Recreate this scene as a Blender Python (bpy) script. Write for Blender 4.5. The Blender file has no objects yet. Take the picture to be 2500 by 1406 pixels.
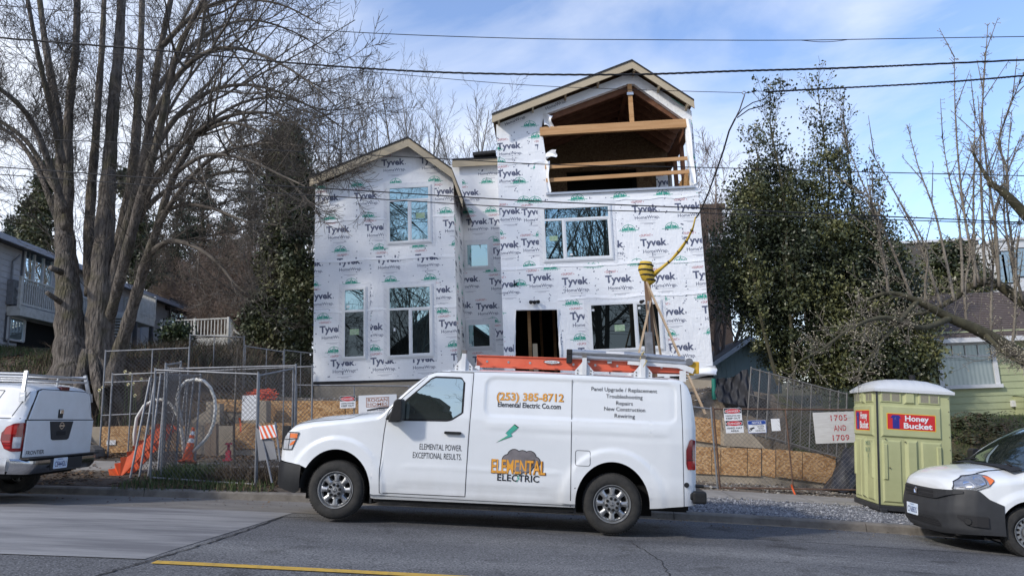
import bpy, bmesh, math, random
from mathutils import Vector, Matrix, noise
from mathutils.geometry import tessellate_polygon
import numpy as np

SC = bpy.context.scene
COL = SC.collection
R = math.radians

# ---------------------------------------------------------------- camera
PITCH, ROLL, YAW = R(9.875), R(2.086), R(2.377)
FPX = 1733.0
CAM = Vector((0, 0, 1.6))
FW = Vector((-math.sin(YAW) * math.cos(PITCH), math.cos(YAW) * math.cos(PITCH), math.sin(PITCH)))
_r0 = Vector((math.cos(YAW), math.sin(YAW), 0))
_u0 = _r0.cross(FW)
UP = math.cos(ROLL) * _u0 + math.sin(ROLL) * _r0
RT = math.cos(ROLL) * _r0 - math.sin(ROLL) * _u0
cam = bpy.data.cameras.new('camera')
cam_ob = bpy.data.objects.new('camera', cam)
COL.objects.link(cam_ob)
_m = Matrix((RT, UP, -FW)).transposed().to_4x4()
_m.translation = CAM
cam_ob.matrix_world = _m
cam.sensor_width = 36.0
cam.lens = 36.0 * FPX / 2500.0
cam.clip_start = 0.1
cam.clip_end = 4000
SC.camera = cam_ob

# ---------------------------------------------------------------- world, sun, exposure
SUN_AZ = Vector((-0.80, -0.62))
SUN_EL = R(36)
w = bpy.data.worlds.new('World')
SC.world = w
w.use_nodes = True
nt = w.node_tree
nt.nodes.clear()
out = nt.nodes.new('ShaderNodeOutputWorld')
bg = nt.nodes.new('ShaderNodeBackground')
sky = nt.nodes.new('ShaderNodeTexSky')
sky.sky_type = 'NISHITA'
sky.sun_disc = False
sky.sun_elevation = SUN_EL
sky.sun_rotation = math.atan2(SUN_AZ.x, SUN_AZ.y)
sky.air_density = 1.0
sky.dust_density = 0.6
sky.ozone_density = 2.2
tc = nt.nodes.new('ShaderNodeTexCoord')
mp = nt.nodes.new('ShaderNodeMapping')
mp.inputs['Scale'].default_value = (1.5, 1.5, 3.6)
mp.inputs['Rotation'].default_value = (0.0, R(24), 0.0)
mp.inputs['Location'].default_value = (3.35, 0.6, 0.2)
nz = nt.nodes.new('ShaderNodeTexNoise')
nz.inputs['Scale'].default_value = 1.15
nz.inputs['Detail'].default_value = 7
nz.inputs['Roughness'].default_value = 0.55
nz.inputs['Distortion'].default_value = 0.6
cr = nt.nodes.new('ShaderNodeValToRGB')
cr.color_ramp.elements[0].position = 0.38
cr.color_ramp.elements[0].color = (0.0, 0.0, 0.0, 1)
cr.color_ramp.elements[1].position = 0.68
cr.color_ramp.elements[1].color = (1, 1, 1, 1)
# thicker, whiter cloud towards the left of the street and low down, open blue to the upper right
sep = nt.nodes.new('ShaderNodeSeparateXYZ')
def wmath(op, a, b=None, c=None):
    n = nt.nodes.new('ShaderNodeMath'); n.operation = op
    for i, v in enumerate((a, b, c)):
        if v is None: continue
        if isinstance(v, (int, float)): n.inputs[i].default_value = v
        else: nt.links.new(v, n.inputs[i])
    return n.outputs[0]
nt.links.new(tc.outputs['Generated'], sep.inputs[0])
nt.links.new(tc.outputs['Generated'], mp.inputs[0])
nt.links.new(mp.outputs[0], nz.inputs['Vector'])
bias = wmath('MULTIPLY_ADD', sep.outputs['X'], -0.24, 0.075)
low = wmath('MULTIPLY_ADD', sep.outputs['Z'], -0.50, 0.165)
nv = wmath('ADD', wmath('ADD', nz.outputs['Fac'], bias), low)
nt.links.new(nv, cr.inputs[0])
mix = nt.nodes.new('ShaderNodeMix'); mix.data_type = 'RGBA'
nt.links.new(wmath('MULTIPLY_ADD', cr.outputs[0], 0.88, 0.05), mix.inputs[0])
tint = nt.nodes.new('ShaderNodeMix'); tint.data_type = 'RGBA'; tint.blend_type = 'MULTIPLY'
tint.inputs[0].default_value = 1.0
tint.inputs[7].default_value = (1.9, 1.95, 2.15, 1)
nt.links.new(sky.outputs[0], tint.inputs[6])
nt.links.new(tint.outputs[2], mix.inputs[6])
mix.inputs[7].default_value = (8.0, 8.5, 9.5, 1)
nt.links.new(mix.outputs[2], bg.inputs[0])
bg.inputs[1].default_value = 0.10
nt.links.new(bg.outputs[0], out.inputs[0])

sun = bpy.data.lights.new('sun', 'SUN')
sun.energy = 2.4
sun.angle = R(4.0)
sun.color = (1.0, 0.94, 0.85)
sun_ob = bpy.data.objects.new('sun', sun)
COL.objects.link(sun_ob)
_d = Vector((SUN_AZ.x, SUN_AZ.y, 0)).normalized() * math.cos(SUN_EL) + Vector((0, 0, math.sin(SUN_EL)))
sun_ob.rotation_euler = _d.to_track_quat('Z', 'Y').to_euler()
sun_ob.location = (-10, -10, 20)

SC.view_settings.view_transform = 'Standard'
SC.view_settings.look = 'None'
SC.view_settings.gamma = 1.0
SC.view_settings.exposure = 0.36
SC.cycles.max_bounces = 6
SC.cycles.transparent_max_bounces = 24
SC.cycles.use_denoising = True

# ---------------------------------------------------------------- helpers
def ray(px, py):
    return FW + RT * ((px - 1250) / FPX) - UP * ((py - 703) / FPX)
def at(px, py, Y):
    d = ray(px, py); return CAM + d * (Y / d.y)
def on_plane(px, py, o, n):
    d = ray(px, py); return CAM + d * ((Vector(o) - CAM).dot(n) / d.dot(n))

def hexlin(h):
    c = [int(h[i:i+2], 16) / 255 for i in (0, 2, 4)]
    return tuple((x / 12.92 if x <= .04045 else ((x + .055) / 1.055) ** 2.4) for x in c) + (1,)

MATS = {}
def M(name, col, col2=None, rough=.6, metal=0.0, spec=.5, vs=4.0, bump=0.0, bs=30.0, stretch=(1, 1, 1), coat=0.0, lo=.35, hi=.65, detail=6, bdist=.02):
    """Principled material: two colours mixed by noise, plus noise bump."""
    if name in MATS: return MATS[name]
    m = bpy.data.materials.new(name); m.use_nodes = True
    t = m.node_tree; p = t.nodes['Principled BSDF']
    p.inputs['Roughness'].default_value = rough
    p.inputs['Metallic'].default_value = metal
    p.inputs['Specular IOR Level'].default_value = spec
    p.inputs['Coat Weight'].default_value = coat
    p.inputs['Coat Roughness'].default_value = .06
    if len(col) == 3: col = tuple(col) + (1,)
    p.inputs['Base Color'].default_value = col
    co = t.nodes.new('ShaderNodeTexCoord'); ma = t.nodes.new('ShaderNodeMapping')
    ma.inputs['Scale'].default_value = stretch
    t.links.new(co.outputs['Object'], ma.inputs[0])
    if col2 is not None:
        if len(col2) == 3: col2 = tuple(col2) + (1,)
        n = t.nodes.new('ShaderNodeTexNoise'); n.inputs['Scale'].default_value = vs; n.inputs['Detail'].default_value = detail
        n.inputs['Roughness'].default_value = .65
        t.links.new(ma.outputs[0], n.inputs['Vector'])
        r = t.nodes.new('ShaderNodeValToRGB'); r.color_ramp.elements[0].position = lo; r.color_ramp.elements[1].position = hi
        r.color_ramp.elements[0].color = col; r.color_ramp.elements[1].color = col2
        t.links.new(n.outputs['Fac'], r.inputs[0]); t.links.new(r.outputs[0], p.inputs['Base Color'])
    if bump:
        n = t.nodes.new('ShaderNodeTexNoise'); n.inputs['Scale'].default_value = bs; n.inputs['Detail'].default_value = 5
        t.links.new(ma.outputs[0], n.inputs['Vector'])
        b = t.nodes.new('ShaderNodeBump'); b.inputs['Strength'].default_value = bump; b.inputs['Distance'].default_value = bdist
        t.links.new(n.outputs['Fac'], b.inputs['Height']); t.links.new(b.outputs[0], p.inputs['Normal'])
    MATS[name] = m
    return m

def glass(name, dark, refl, tint=(.75, .88, .92)):
    """window glass that mirrors the street over a dark room"""
    if name in MATS: return MATS[name]
    m = bpy.data.materials.new(name); m.use_nodes = True
    t = m.node_tree; t.nodes.clear()
    o = t.nodes.new('ShaderNodeOutputMaterial'); mx = t.nodes.new('ShaderNodeMixShader')
    d = t.nodes.new('ShaderNodeBsdfDiffuse'); d.inputs[0].default_value = (*dark, 1)
    g = t.nodes.new('ShaderNodeBsdfGlossy'); g.inputs[0].default_value = (*tint, 1); g.inputs['Roughness'].default_value = .0
    f = t.nodes.new('ShaderNodeFresnel'); f.inputs[0].default_value = 1.5
    a = t.nodes.new('ShaderNodeMath'); a.operation = 'MULTIPLY_ADD'; a.use_clamp = True
    a.inputs[1].default_value = 1.0; a.inputs[2].default_value = refl
    t.links.new(f.outputs[0], a.inputs[0]); t.links.new(a.outputs[0], mx.inputs[0])
    t.links.new(d.outputs[0], mx.inputs[1]); t.links.new(g.outputs[0], mx.inputs[2]); t.links.new(mx.outputs[0], o.inputs[0])
    MATS[name] = m
    return m

WM = {}          # world matrices kept by hand (no depsgraph update needed)
def tag(o, label=None, cat=None, group=None, kind=None):
    if label: o['label'] = label
    if cat: o['category'] = cat
    if group: o['group'] = group
    if kind: o['kind'] = kind
    return o
def thing(name, label, cat, loc=(0, 0, 0), group=None, mat=None):
    o = bpy.data.objects.new(name, None); COL.objects.link(o)
    o.empty_display_size = .2
    m = mat.copy() if mat is not None else Matrix.Translation(Vector(loc))
    o.matrix_basis = m; WM[o] = m
    return tag(o, label, cat, group)

class MB:
    """collects shapes into one mesh; points are world points unless built with local=True"""
    def __init__(self): self.v = []; self.f = []; self.m = []; self.cm = 0
    def mat(self, i): self.cm = i; return self
    def quad(self, a, b, c, d): return self.poly((a, b, c, d))
    def poly(self, pts):
        n = len(self.v); self.v.extend([tuple(p) for p in pts]); self.f.append(tuple(range(n, n + len(pts)))); self.m.append(self.cm); return self
    def add(self, vs, fs):
        n = len(self.v); self.v.extend([tuple(p) for p in vs]); self.f.extend([tuple(i + n for i in f) for f in fs]); self.m.extend([self.cm] * len(fs)); return self
    def box(self, x0, x1, y0, y1, z0, z1):
        vs = [(x, y, z) for z in (z0, z1) for y in (y0, y1) for x in (x0, x1)]
        return self.add(vs, [(0, 2, 3, 1), (4, 5, 7, 6), (0, 1, 5, 4), (2, 6, 7, 3), (0, 4, 6, 2), (1, 3, 7, 5)])
    def obox(self, a, b, w, h, up=(0, 0, 1)):
        """bar from a to b, w wide sideways, h along up"""
        a = Vector(a); b = Vector(b); d = (b - a).normalized(); s = d.cross(Vector(up))
        if s.length < 1e-5: s = d.cross(Vector((0, 1, 0)))
        s.normalize(); u = s.cross(d); s *= w / 2; u *= h / 2
        vs = [a - s - u, a + s - u, a + s + u, a - s + u, b - s - u, b + s - u, b + s + u, b - s + u]
        return self.add(vs, [(3, 2, 1, 0), (4, 5, 6, 7), (0, 1, 5, 4), (1, 2, 6, 5), (2, 3, 7, 6), (3, 0, 4, 7)])
    def tube(self, pts, rad, n=6, cap=True):
        pts = [Vector(p) for p in pts]
        if len(pts) < 2: return self
        if not hasattr(rad, '__len__'): rad = [rad] * len(pts)
        base = len(self.v); k = len(pts)
        d = (pts[1] - pts[0]).normalized()
        s = d.orthogonal().normalized()
        for i, p in enumerate(pts):
            if 0 < i < k - 1: d = (pts[i + 1] - pts[i - 1]).normalized()
            elif i == k - 1: d = (pts[i] - pts[i - 1]).normalized()
            s = (s - d * s.dot(d))
            if s.length < 1e-6: s = d.orthogonal()
            s.normalize(); q = d.cross(s)
            for j in range(n):
                a = 2 * math.pi * j / n
                o = p + (s * math.cos(a) + q * math.sin(a)) * rad[i]
                self.v.append((o.x, o.y, o.z))
        for i in range(k - 1):
            for j in range(n):
                a = base + i * n + j; b = base + i * n + (j + 1) % n
                self.f.append((a, b, b + n, a + n)); self.m.append(self.cm)
        if cap and n > 2:
            self.f.append(tuple(base + j for j in reversed(range(n)))); self.m.append(self.cm)
            self.f.append(tuple(base + (k - 1) * n + j for j in range(n))); self.m.append(self.cm)
        return self
    def prism(self, poly, o, ux, uy, d):
        """2D polygon swept along vector d; o + x*ux + y*uy"""
        o = Vector(o); ux = Vector(ux); uy = Vector(uy); d = Vector(d); n = len(poly)
        vs = [o + ux * x + uy * y for x, y in poly]; vs += [p + d for p in vs]
        fs = [tuple(t) for t in tessellate_polygon([[Vector((x, y, 0)) for x, y in poly]])]
        fs += [tuple(i + n for i in reversed(t)) for t in fs]
        fs += [(i, (i + 1) % n, (i + 1) % n + n, i + n) for i in range(n)]
        return self.add(vs, fs)
    def grid(self, fn, nu, nv):
        vs = [fn(i / nu, j / nv) for j in range(nv + 1) for i in range(nu + 1)]
        w_ = nu + 1
        return self.add(vs, [(j * w_ + i, j * w_ + i + 1, (j + 1) * w_ + i + 1, (j + 1) * w_ + i) for j in range(nv) for i in range(nu)])
    def lathe(self, prof, n=24, o=(0, 0, 0), ax=(0, 0, 1), cap=False):
        o = Vector(o); ax = Vector(ax).normalized(); s = ax.orthogonal().normalized(); q = ax.cross(s)
        vs = []
        for r_, h in prof:
            for j in range(n):
                a = 2 * math.pi * j / n
                vs.append(o + ax * h + (s * math.cos(a) + q * math.sin(a)) * r_)
        fs = [(i * n + j, i * n + (j + 1) % n, (i + 1) * n + (j + 1) % n, (i + 1) * n + j) for i in range(len(prof) - 1) for j in range(n)]
        if cap: fs += [tuple(reversed(range(n))), tuple((len(prof) - 1) * n + j for j in range(n))]
        return self.add(vs, fs)
    def build(self, name, mats, parent=None, local=False, smooth=False, recalc=True, angle=None):
        me = bpy.data.meshes.new(name)
        v = self.v
        if parent is not None and not local:
            inv = WM[parent].inverted(); a = np.array(v, dtype=np.float64)
            a = a @ np.array(inv.to_3x3()).T + np.array(inv.translation); v = a.tolist()
        me.from_pydata(v, [], self.f)
        if not isinstance(mats, (list, tuple)): mats = [mats]
        for m in mats: me.materials.append(m)
        if len(mats) > 1: me.polygons.foreach_set('material_index', self.m)
        if recalc and len(self.f) < 60000:
            b = bmesh.new(); b.from_mesh(me); bmesh.ops.recalc_face_normals(b, faces=b.faces); b.to_mesh(me); b.free()
        if smooth:
            me.polygons.foreach_set('use_smooth', [True] * len(me.polygons))
            if angle: me.set_sharp_from_angle(angle=R(angle))
        me.update()
        o = bpy.data.objects.new(name, me); COL.objects.link(o)
        if parent is not None: o.parent = parent; WM[o] = WM[parent]
        else: WM[o] = Matrix()
        return o
def bevel(o, wd=.01, seg=2):
    md = o.modifiers.new('bevel', 'BEVEL'); md.width = wd; md.segments = seg; md.limit_method = 'ANGLE'; md.angle_limit = R(35)
    return o
def copy_tree(o, mat, label=None, group=None, parent=None):
    c = o.copy(); COL.objects.link(c)
    if parent is None: c.matrix_basis = mat; WM[c] = mat
    else: c.parent = parent; WM[c] = WM[parent]
    if label: c['label'] = label
    if group: c['group'] = group
    for ch in list(o.children): copy_tree(ch, None, parent=c)
    return c

_txt = {}
def text_mesh(s, size=1.0, bold=0.0, spacing=1.0, res=3, sx=1.0):
    """(verts2d, faces) of a line of lettering, centred at x=0, baseline y=0; cap height about 0.73*size"""
    key = (s, bold, spacing, res)
    if key not in _txt:
        c = bpy.data.curves.new('lettering', 'FONT'); c.body = s; c.size = 1.0; c.align_x = 'CENTER'
        c.offset = bold; c.space_character = spacing; c.resolution_u = res; c.fill_mode = 'FRONT'
        ob = bpy.data.objects.new('lettering', c); COL.objects.link(ob)
        dg = bpy.context.evaluated_depsgraph_get(); dg.update()
        me = bpy.data.meshes.new_from_object(ob.evaluated_get(dg))
        _txt[key] = ([(v.co.x, v.co.y) for v in me.vertices], [tuple(p.vertices) for p in me.polygons])
        bpy.data.objects.remove(ob); bpy.data.curves.remove(c); bpy.data.meshes.remove(me)
    v, f = _txt[key]
    return [(x * size * sx, y * size) for x, y in v], f
def put_text(mb, s, fn, x, y, size, bold=0.0, spacing=1.0, width=None, sx=1.0, res=3, align='C', slope=0.0):
    """write s with fn(x2d, y2d) -> 3D; width fits the line to that width"""
    v, f = text_mesh(s, size, bold, spacing, res, sx)
    x0 = min(p[0] for p in v); x1 = max(p[0] for p in v)
    k = width / (x1 - x0) if width else 1.0
    cx = (x0 + x1) / 2
    if align == 'L': cx = x0
    if align == 'R': cx = x1
    mb.add([fn(x + (p[0] - cx) * k, y + p[1] + slope * (p[0] - cx) * k) for p in v], f)

# street profile ------------------------------------------------------
def gut(x):
    c = max(-14.0, min(12.0, x))
    z = -.07 - .0745 * c - .0014 * c * c
    if x < -14: z += -(-.0745 + .0392) * (-14 - x) * 1.0
    if x > 12: z += (-.0745 - .0336) * (x - 12)
    return z
def yk(x): return 12.15 - .03 * x
def road_z(x, y):
    k = yk(x); d = k - y
    if d < 5.4: return gut(x) + .033 * d
    return gut(x) + .033 * 5.4 - .025 * (d - 5.4)
def side_z(x, y): return gut(x) + .13 + .02 * (y - yk(x) - .16)
def sstep(a, b, t):
    t = max(0.0, min(1.0, (t - a) / (b - a))); return t * t * (3 - 2 * t)
def lerp(a, b, t): return a + (b - a) * t
def interp(x, xs, ys):
    return float(np.interp(x, xs, ys))
# ================================================================ setting
rng = random.Random(7)
def asphalt():
    m = bpy.data.materials.new('asphalt'); m.use_nodes = True
    t = m.node_tree; p = t.nodes['Principled BSDF']; p.inputs['Roughness'].default_value = .82; p.inputs['Specular IOR Level'].default_value = .3
    co = t.nodes.new('ShaderNodeTexCoord')
    def N(sc, det=6, st=(1, 1, 1)):
        mp_ = t.nodes.new('ShaderNodeMapping'); mp_.inputs['Scale'].default_value = st; t.links.new(co.outputs['Object'], mp_.inputs[0])
        n = t.nodes.new('ShaderNodeTexNoise'); n.inputs['Scale'].default_value = sc; n.inputs['Detail'].default_value = det; t.links.new(mp_.outputs[0], n.inputs['Vector']); return n.outputs['Fac']
    def ramp(f, a, b, pa, pb):
        r = t.nodes.new('ShaderNodeValToRGB'); r.color_ramp.elements[0].position = pa; r.color_ramp.elements[1].position = pb
        r.color_ramp.elements[0].color = (*a, 1); r.color_ramp.elements[1].color = (*b, 1); t.links.new(f, r.inputs[0]); return r.outputs[0]
    def mixc(kind, f, a, b):
        x = t.nodes.new('ShaderNodeMix'); x.data_type = 'RGBA'; x.blend_type = kind
        if isinstance(f, float): x.inputs[0].default_value = f
        else: t.links.new(f, x.inputs[0])
        t.links.new(a, x.inputs[6]); t.links.new(b, x.inputs[7]); return x.outputs[2]
    base = ramp(N(1.3, 8, (.35, 1, 1)), (.105, .106, .112), (.165, .166, .170), .35, .7)
    fine = ramp(N(48, 4), (.42, .42, .42), (1.4, 1.4, 1.4), .36, .64)
    v = t.nodes.new('ShaderNodeTexVoronoi'); v.inputs['Scale'].default_value = 30; t.links.new(co.outputs['Object'], v.inputs['Vector'])
    chips = t.nodes.new('ShaderNodeValToRGB'); chips.color_ramp.elements[0].position = .13; chips.color_ramp.elements[1].position = .2
    chips.color_ramp.elements[0].color = (1, 1, 1, 1); chips.color_ramp.elements[1].color = (0, 0, 0, 1); t.links.new(v.outputs['Distance'], chips.inputs[0])
    sel = ramp(N(19, 2), (0, 0, 0), (.95, .95, .95), .48, .58)
    c = mixc('MULTIPLY', 1.0, base, fine)
    c = mixc('MULTIPLY', 1.0, c, ramp(N(.8, 5, (.12, 1.1, 1)), (.78, .78, .79), (1.12, 1.11, 1.08), .36, .64))
    c = mixc('MULTIPLY', 1.0, c, ramp(N(1.7, 7, (1, 1, 1)), (.62, .61, .6), (1, 1, 1), .30, .40))
    rgb = t.nodes.new('ShaderNodeRGB'); rgb.outputs[0].default_value = (.40, .40, .41, 1)
    ml = t.nodes.new('ShaderNodeMath'); ml.operation = 'MULTIPLY'; t.links.new(chips.outputs[0], ml.inputs[0]); t.links.new(sel, ml.inputs[1])
    c = mixc('MIX', ml.outputs[0], c, rgb.outputs[0])
    t.links.new(c, p.inputs['Base Color'])
    b = t.nodes.new('ShaderNodeBump'); b.inputs['Strength'].default_value = .55; b.inputs['Distance'].default_value = .012
    t.links.new(N(60, 3), b.inputs['Height']); t.links.new(b.outputs[0], p.inputs['Normal'])
    return m
ASPH = asphalt()
CONC_R = M('worn concrete', (.135, .133, .138), (.29, .285, .28), rough=.85, vs=1.3, stretch=(.22, 1.5, 1), bump=.3, bs=45, lo=.40, hi=.62, detail=10)
GUTTER = M('gutter concrete', (.125, .115, .105), (.20, .185, .165), rough=.9, vs=2.2, stretch=(.5, 1.5, 1), bump=.3, bs=40)
KERB = M('kerb concrete', (.11, .098, .085), (.20, .18, .155), rough=.9, vs=3.5, bump=.3, bs=30)
CRACK = M('crack tar', (.018, .018, .02), rough=.9)
YELL = M('yellow road paint', (.52, .32, .045), (.30, .2, .06), rough=.8, vs=14, lo=.45, hi=.75)
CHALK = M('faded white paint', (.42, .42, .43), (.22, .22, .23), rough=.9, vs=20)
WALK = M('pavement concrete', (.22, .205, .185), (.31, .29, .265), rough=.9, vs=2.5, bump=.2, bs=40)
DIRT = M('dark soil', (.045, .034, .025), (.105, .082, .06), rough=1, vs=3.0, bump=.8, bs=12, bdist=.05)
GRASSG = M('grassy soil', (.052, .062, .022), (.085, .065, .04), rough=1, vs=1.6, bump=.8, bs=14, bdist=.06)
GRAVG = M('gravel bed', (.12, .122, .13), (.27, .27, .275), rough=1, vs=38, bump=1, bs=40, bdist=.03)
SITE = M('excavated earth', (.095, .075, .055), (.19, .155, .12), rough=1, vs=3, bump=.9, bs=16, bdist=.06)

def sidewalk_slope(x): return lerp(.085, .022, sstep(-7.5, 1.0, x))
def side_z(x, y): return gut(x) + .13 + sidewalk_slope(x) * max(0, min(y, 15.4) - yk(x) - .16)
def T1(x): return interp(x, [-13, -11, -7, 3.4, 6.4, 9], [1.75, 1.62, 1.52, .63, .36, .1])
def T2(x): return interp(x, [-11, -8.5, -3.5, 3.6, 6, 9], [2.35, 2.15, 1.95, 1.3, 1.05, .8])
def ground_z(x, y):
    s = side_z(x, y)
    if y < 15.4: return s
    # building lot with its two low retaining walls
    lot = s + .03 if y < 16.86 else (T1(x) - .04 if y < 17.86 else T2(x) - .04)
    top = interp(x, [-8, -6, 0, 4.5, 6], [2.3, 2.12, 2.1, 2.02, 1.8])
    if y > 17.86: lot = lerp(lot, top, sstep(17.9, 18.9, y))
    # bank up to the grey house on the left
    bank = lerp(s, 3.35, sstep(15.5, 18.6, y) ** .8) + .10 * max(0, min(y, 24) - 18.2) + .10 * max(0, min(6, -13 - x)) * sstep(16, 20, y) + .03 * math.sin(x * 1.7 + y * 2.3)
    # lawn up to the green house on the right
    lawn = lerp(s, 1.0, sstep(15.6, 19.5, y))
    z = lot
    if x < -7.4: z = lerp(lot, bank, sstep(-10.9, -11.7, x) if y < 17.86 else lerp(sstep(-8.6, -11.4, x), sstep(-7.4, -10.5, x), sstep(17.9, 18.6, y)))
    elif x > 5.6: z = lerp(lot, lawn, sstep(5.9, 7.6, x))
    if y > 25:
        z += interp(y, [25, 34, 60, 120, 400], [0, .1, 2.0, 5, 8]) * lerp(1, .75, sstep(0, 25, x))
    return z

# road, kerb, gutter
xs = [-60 + 2 * i for i in range(23)] + [-14 + .5 * i for i in range(57)] + [15 + 2.5 * i for i in range(19)]
def strip(mb, ya, yb, zf, n, xl=None):
    """strip along the street between two y(x) functions"""
    X = xl or xs
    for j in range(n):
        for i in range(len(X) - 1):
            q = []
            for (x, t) in ((X[i], j / n), (X[i + 1], j / n), (X[i + 1], (j + 1) / n), (X[i], (j + 1) / n)):
                y = lerp(ya(x), yb(x), t); q.append((x, y, zf(x, y)))
            mb.poly(q)
road = MB()
strip(road, lambda x: -40, lambda x: -6, road_z, 3)
strip(road, lambda x: -6, lambda x: yk(x), road_z, 24)
road.mat(1)
def crack(pts, wd=.012, seed=0, lift=.003):
    r = random.Random(seed); P = []
    for i in range(len(pts) - 1):
        for k in range(14):
            t = k / 14; P.append((lerp(pts[i][0], pts[i + 1][0], t) + r.uniform(-.02, .02), lerp(pts[i][1], pts[i + 1][1], t) + r.uniform(-.02, .02)))
    P.append(pts[-1])
    for (x0, y0), (x1, y1) in zip(P, P[1:]):
        L = math.hypot(x1 - x0, y1 - y0) or 1; nx, ny = -(y1 - y0) / L * wd * r.uniform(.5, 1.3), (x1 - x0) / L * wd * r.uniform(.5, 1.3)
        road.poly([(x, y, road_z(x, y) + lift) for x, y in ((x0 - nx, y0 - ny), (x1 - nx, y1 - ny), (x1 + nx, y1 + ny), (x0 + nx, y0 + ny))])
crack([(-3.78, 10.25), (-3.66, 8.4), (-3.70, 6.85), (-3.9, 6.0)], .014, 1, .007)
crack([(-3.3, 10.3), (-3.8, 10.25)], .012, 2)
crack([(1.0, 9.2), (1.15, 8.0), (1.05, 6.4)], .008, 3)
crack([(-2.4, 10.45), (2.0, 10.3), (7, 10.1), (11, 9.95)], .009, 5)
crack([(2.2, 8.4), (5.5, 8.1), (8, 7.9)], .006, 6)
tag(road.build('road', [ASPH, CRACK], recalc=False, smooth=True), kind='structure')
g = MB()
strip(g, lambda x: yk(x) - 1.55, lambda x: yk(x) - .0, lambda x, y: road_z(x, y) + .005, 4, [x for x in xs if -16 <= x <= -3.6] + [-3.3])
tag(g.build('gutter_pavement', GUTTER, recalc=False), kind='structure')
pad = MB()
px_ = [-60 + 4 * i for i in range(12)] + [-14 + .5 * i for i in range(21)] + [-3.80]
strip(pad, lambda x: 6.78, lambda x: yk(x) - 1.56 - .02 * (x + 3.8), lambda x, y: road_z(x, y) + .005, 8, px_)
tag(pad.build('concrete_road_slab', CONC_R, recalc=False), kind='structure')
yl = MB()
strip(yl, lambda x: 6.62 - .02 * (x + 3), lambda x: 6.73 - .02 * (x + 3), lambda x, y: road_z(x, y) + .006, 1, [-3.66 + .35 * i for i in range(60)])
tag(yl.build('road_marking', YELL, recalc=False), kind='structure')
ck = MB()
for pts in ([(3.05, 9.05), (3.3, 9.12), (3.55, 9.08)], [(3.6, 9.05), (3.75, 8.85), (4.05, 8.72), (4.3, 8.74)], [(4.35, 8.75), (4.5, 8.82)]):
    for a_, b_ in zip(pts, pts[1:]):
        ck.poly([(x, y, road_z(x, y) + .005) for x, y in ((a_[0], a_[1]), (b_[0], b_[1]), (b_[0], b_[1] + .022), (a_[0], a_[1] + .022))])
tag(ck.build('utility_marking', CHALK, recalc=False), kind='structure')
kb = MB()
for i in range(len(xs) - 1):
    a_, b_ = xs[i], xs[i + 1] - (.012 if -16 < xs[i] < 16 and i % 6 == 0 else 0)
    pr = [(0.0, -.06), (.02, .105), (.045, .13), (.16, .135), (.16, -.1)]
    A = [(a_, yk(a_) + y, gut(a_) + z) for y, z in pr]; B = [(b_, yk(b_) + y, gut(b_) + z) for y, z in pr]
    for k in range(4): kb.quad(A[k], B[k], B[k + 1], A[k + 1])
    kb.poly(A); kb.poly(B[::-1])
tag(kb.build('kerb', KERB), kind='structure')

# ground sheet
gx = [-130 + 8 * i for i in range(13)] + [-30 + 1 * i for i in range(13)] + [-17.5 + .3 * i for i in range(96)] + [12 + 1.2 * i for i in range(12)] + [27 + 9 * i for i in range(13)]
gy = [12.33 + .2 * i for i in range(15)] + [15.35, 15.5, 15.8, 16.2, 16.6, 16.84, 16.88, 17.2, 17.6, 17.84, 17.88] + [18 + .3 * i for i in range(26)] + [26 + 1.5 * i for i in range(14)] + [48 + 8 * i for i in range(10)] + [140, 200, 300, 480]
gm = MB(); W_ = len(gx)
vs = []
for j, y in enumerate(gy):
    for x in gx:
        yy = yk(x) + .155 if j == 0 else y
        n_ = noise.noise(Vector((x * .9, y * .9, 0))) * .05 + noise.noise(Vector((x * 3, y * 3, 4))) * .02
        vs.append((x, yy, ground_z(x, yy) + (n_ if yy > 15.3 else n_ * .35 * min(1, (yy - yk(x) - .155) * 2)) - (.012 if 14.0 < yy < 15.32 else 0)))
fs, mi = [], []
for j in range(len(gy) - 1):
    for i in range(W_ - 1):
        fs.append((j * W_ + i, j * W_ + i + 1, (j + 1) * W_ + i + 1, (j + 1) * W_ + i))
        x, y = (gx[i] + gx[i + 1]) / 2, (gy[j] + gy[j + 1]) / 2
        if y < 14.2: k = 2 if x > .6 else 0
        elif y < 17.86 and -8.5 < x < 7: k = 3
        elif y < 24 and -7.4 < x < 6: k = 3
        elif x < -7.4: k = 1 if (y > 18.6 or x < -14.5) else 0
        else: k = 1
        mi.append(k)
gm.v, gm.f, gm.m = vs, fs, mi
tag(gm.build('ground', [DIRT, GRASSG, GRAVG, SITE], recalc=False, smooth=True), kind='structure')
sw = MB()
for i, x in enumerate([-40 + 1.5 * k for k in range(54)]):
    x1 = x + 1.488
    for (ya, yb) in ((14.12, 15.22),):
        t0 = [(x, ya, side_z(x, ya) + .012), (x1, ya, side_z(x1, ya) + .012), (x1, yb, side_z(x1, yb) + .012), (x, yb, side_z(x, yb) + .012)]
        sw.poly(t0)
        sw.quad(t0[0], t0[1], (x1, ya, t0[1][2] - .1), (x, ya, t0[0][2] - .1)); sw.quad(t0[1], t0[2], (x1, yb, t0[2][2] - .1), (x1, ya, t0[1][2] - .1))
tag(sw.build('pavement', WALK), kind='structure')

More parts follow.
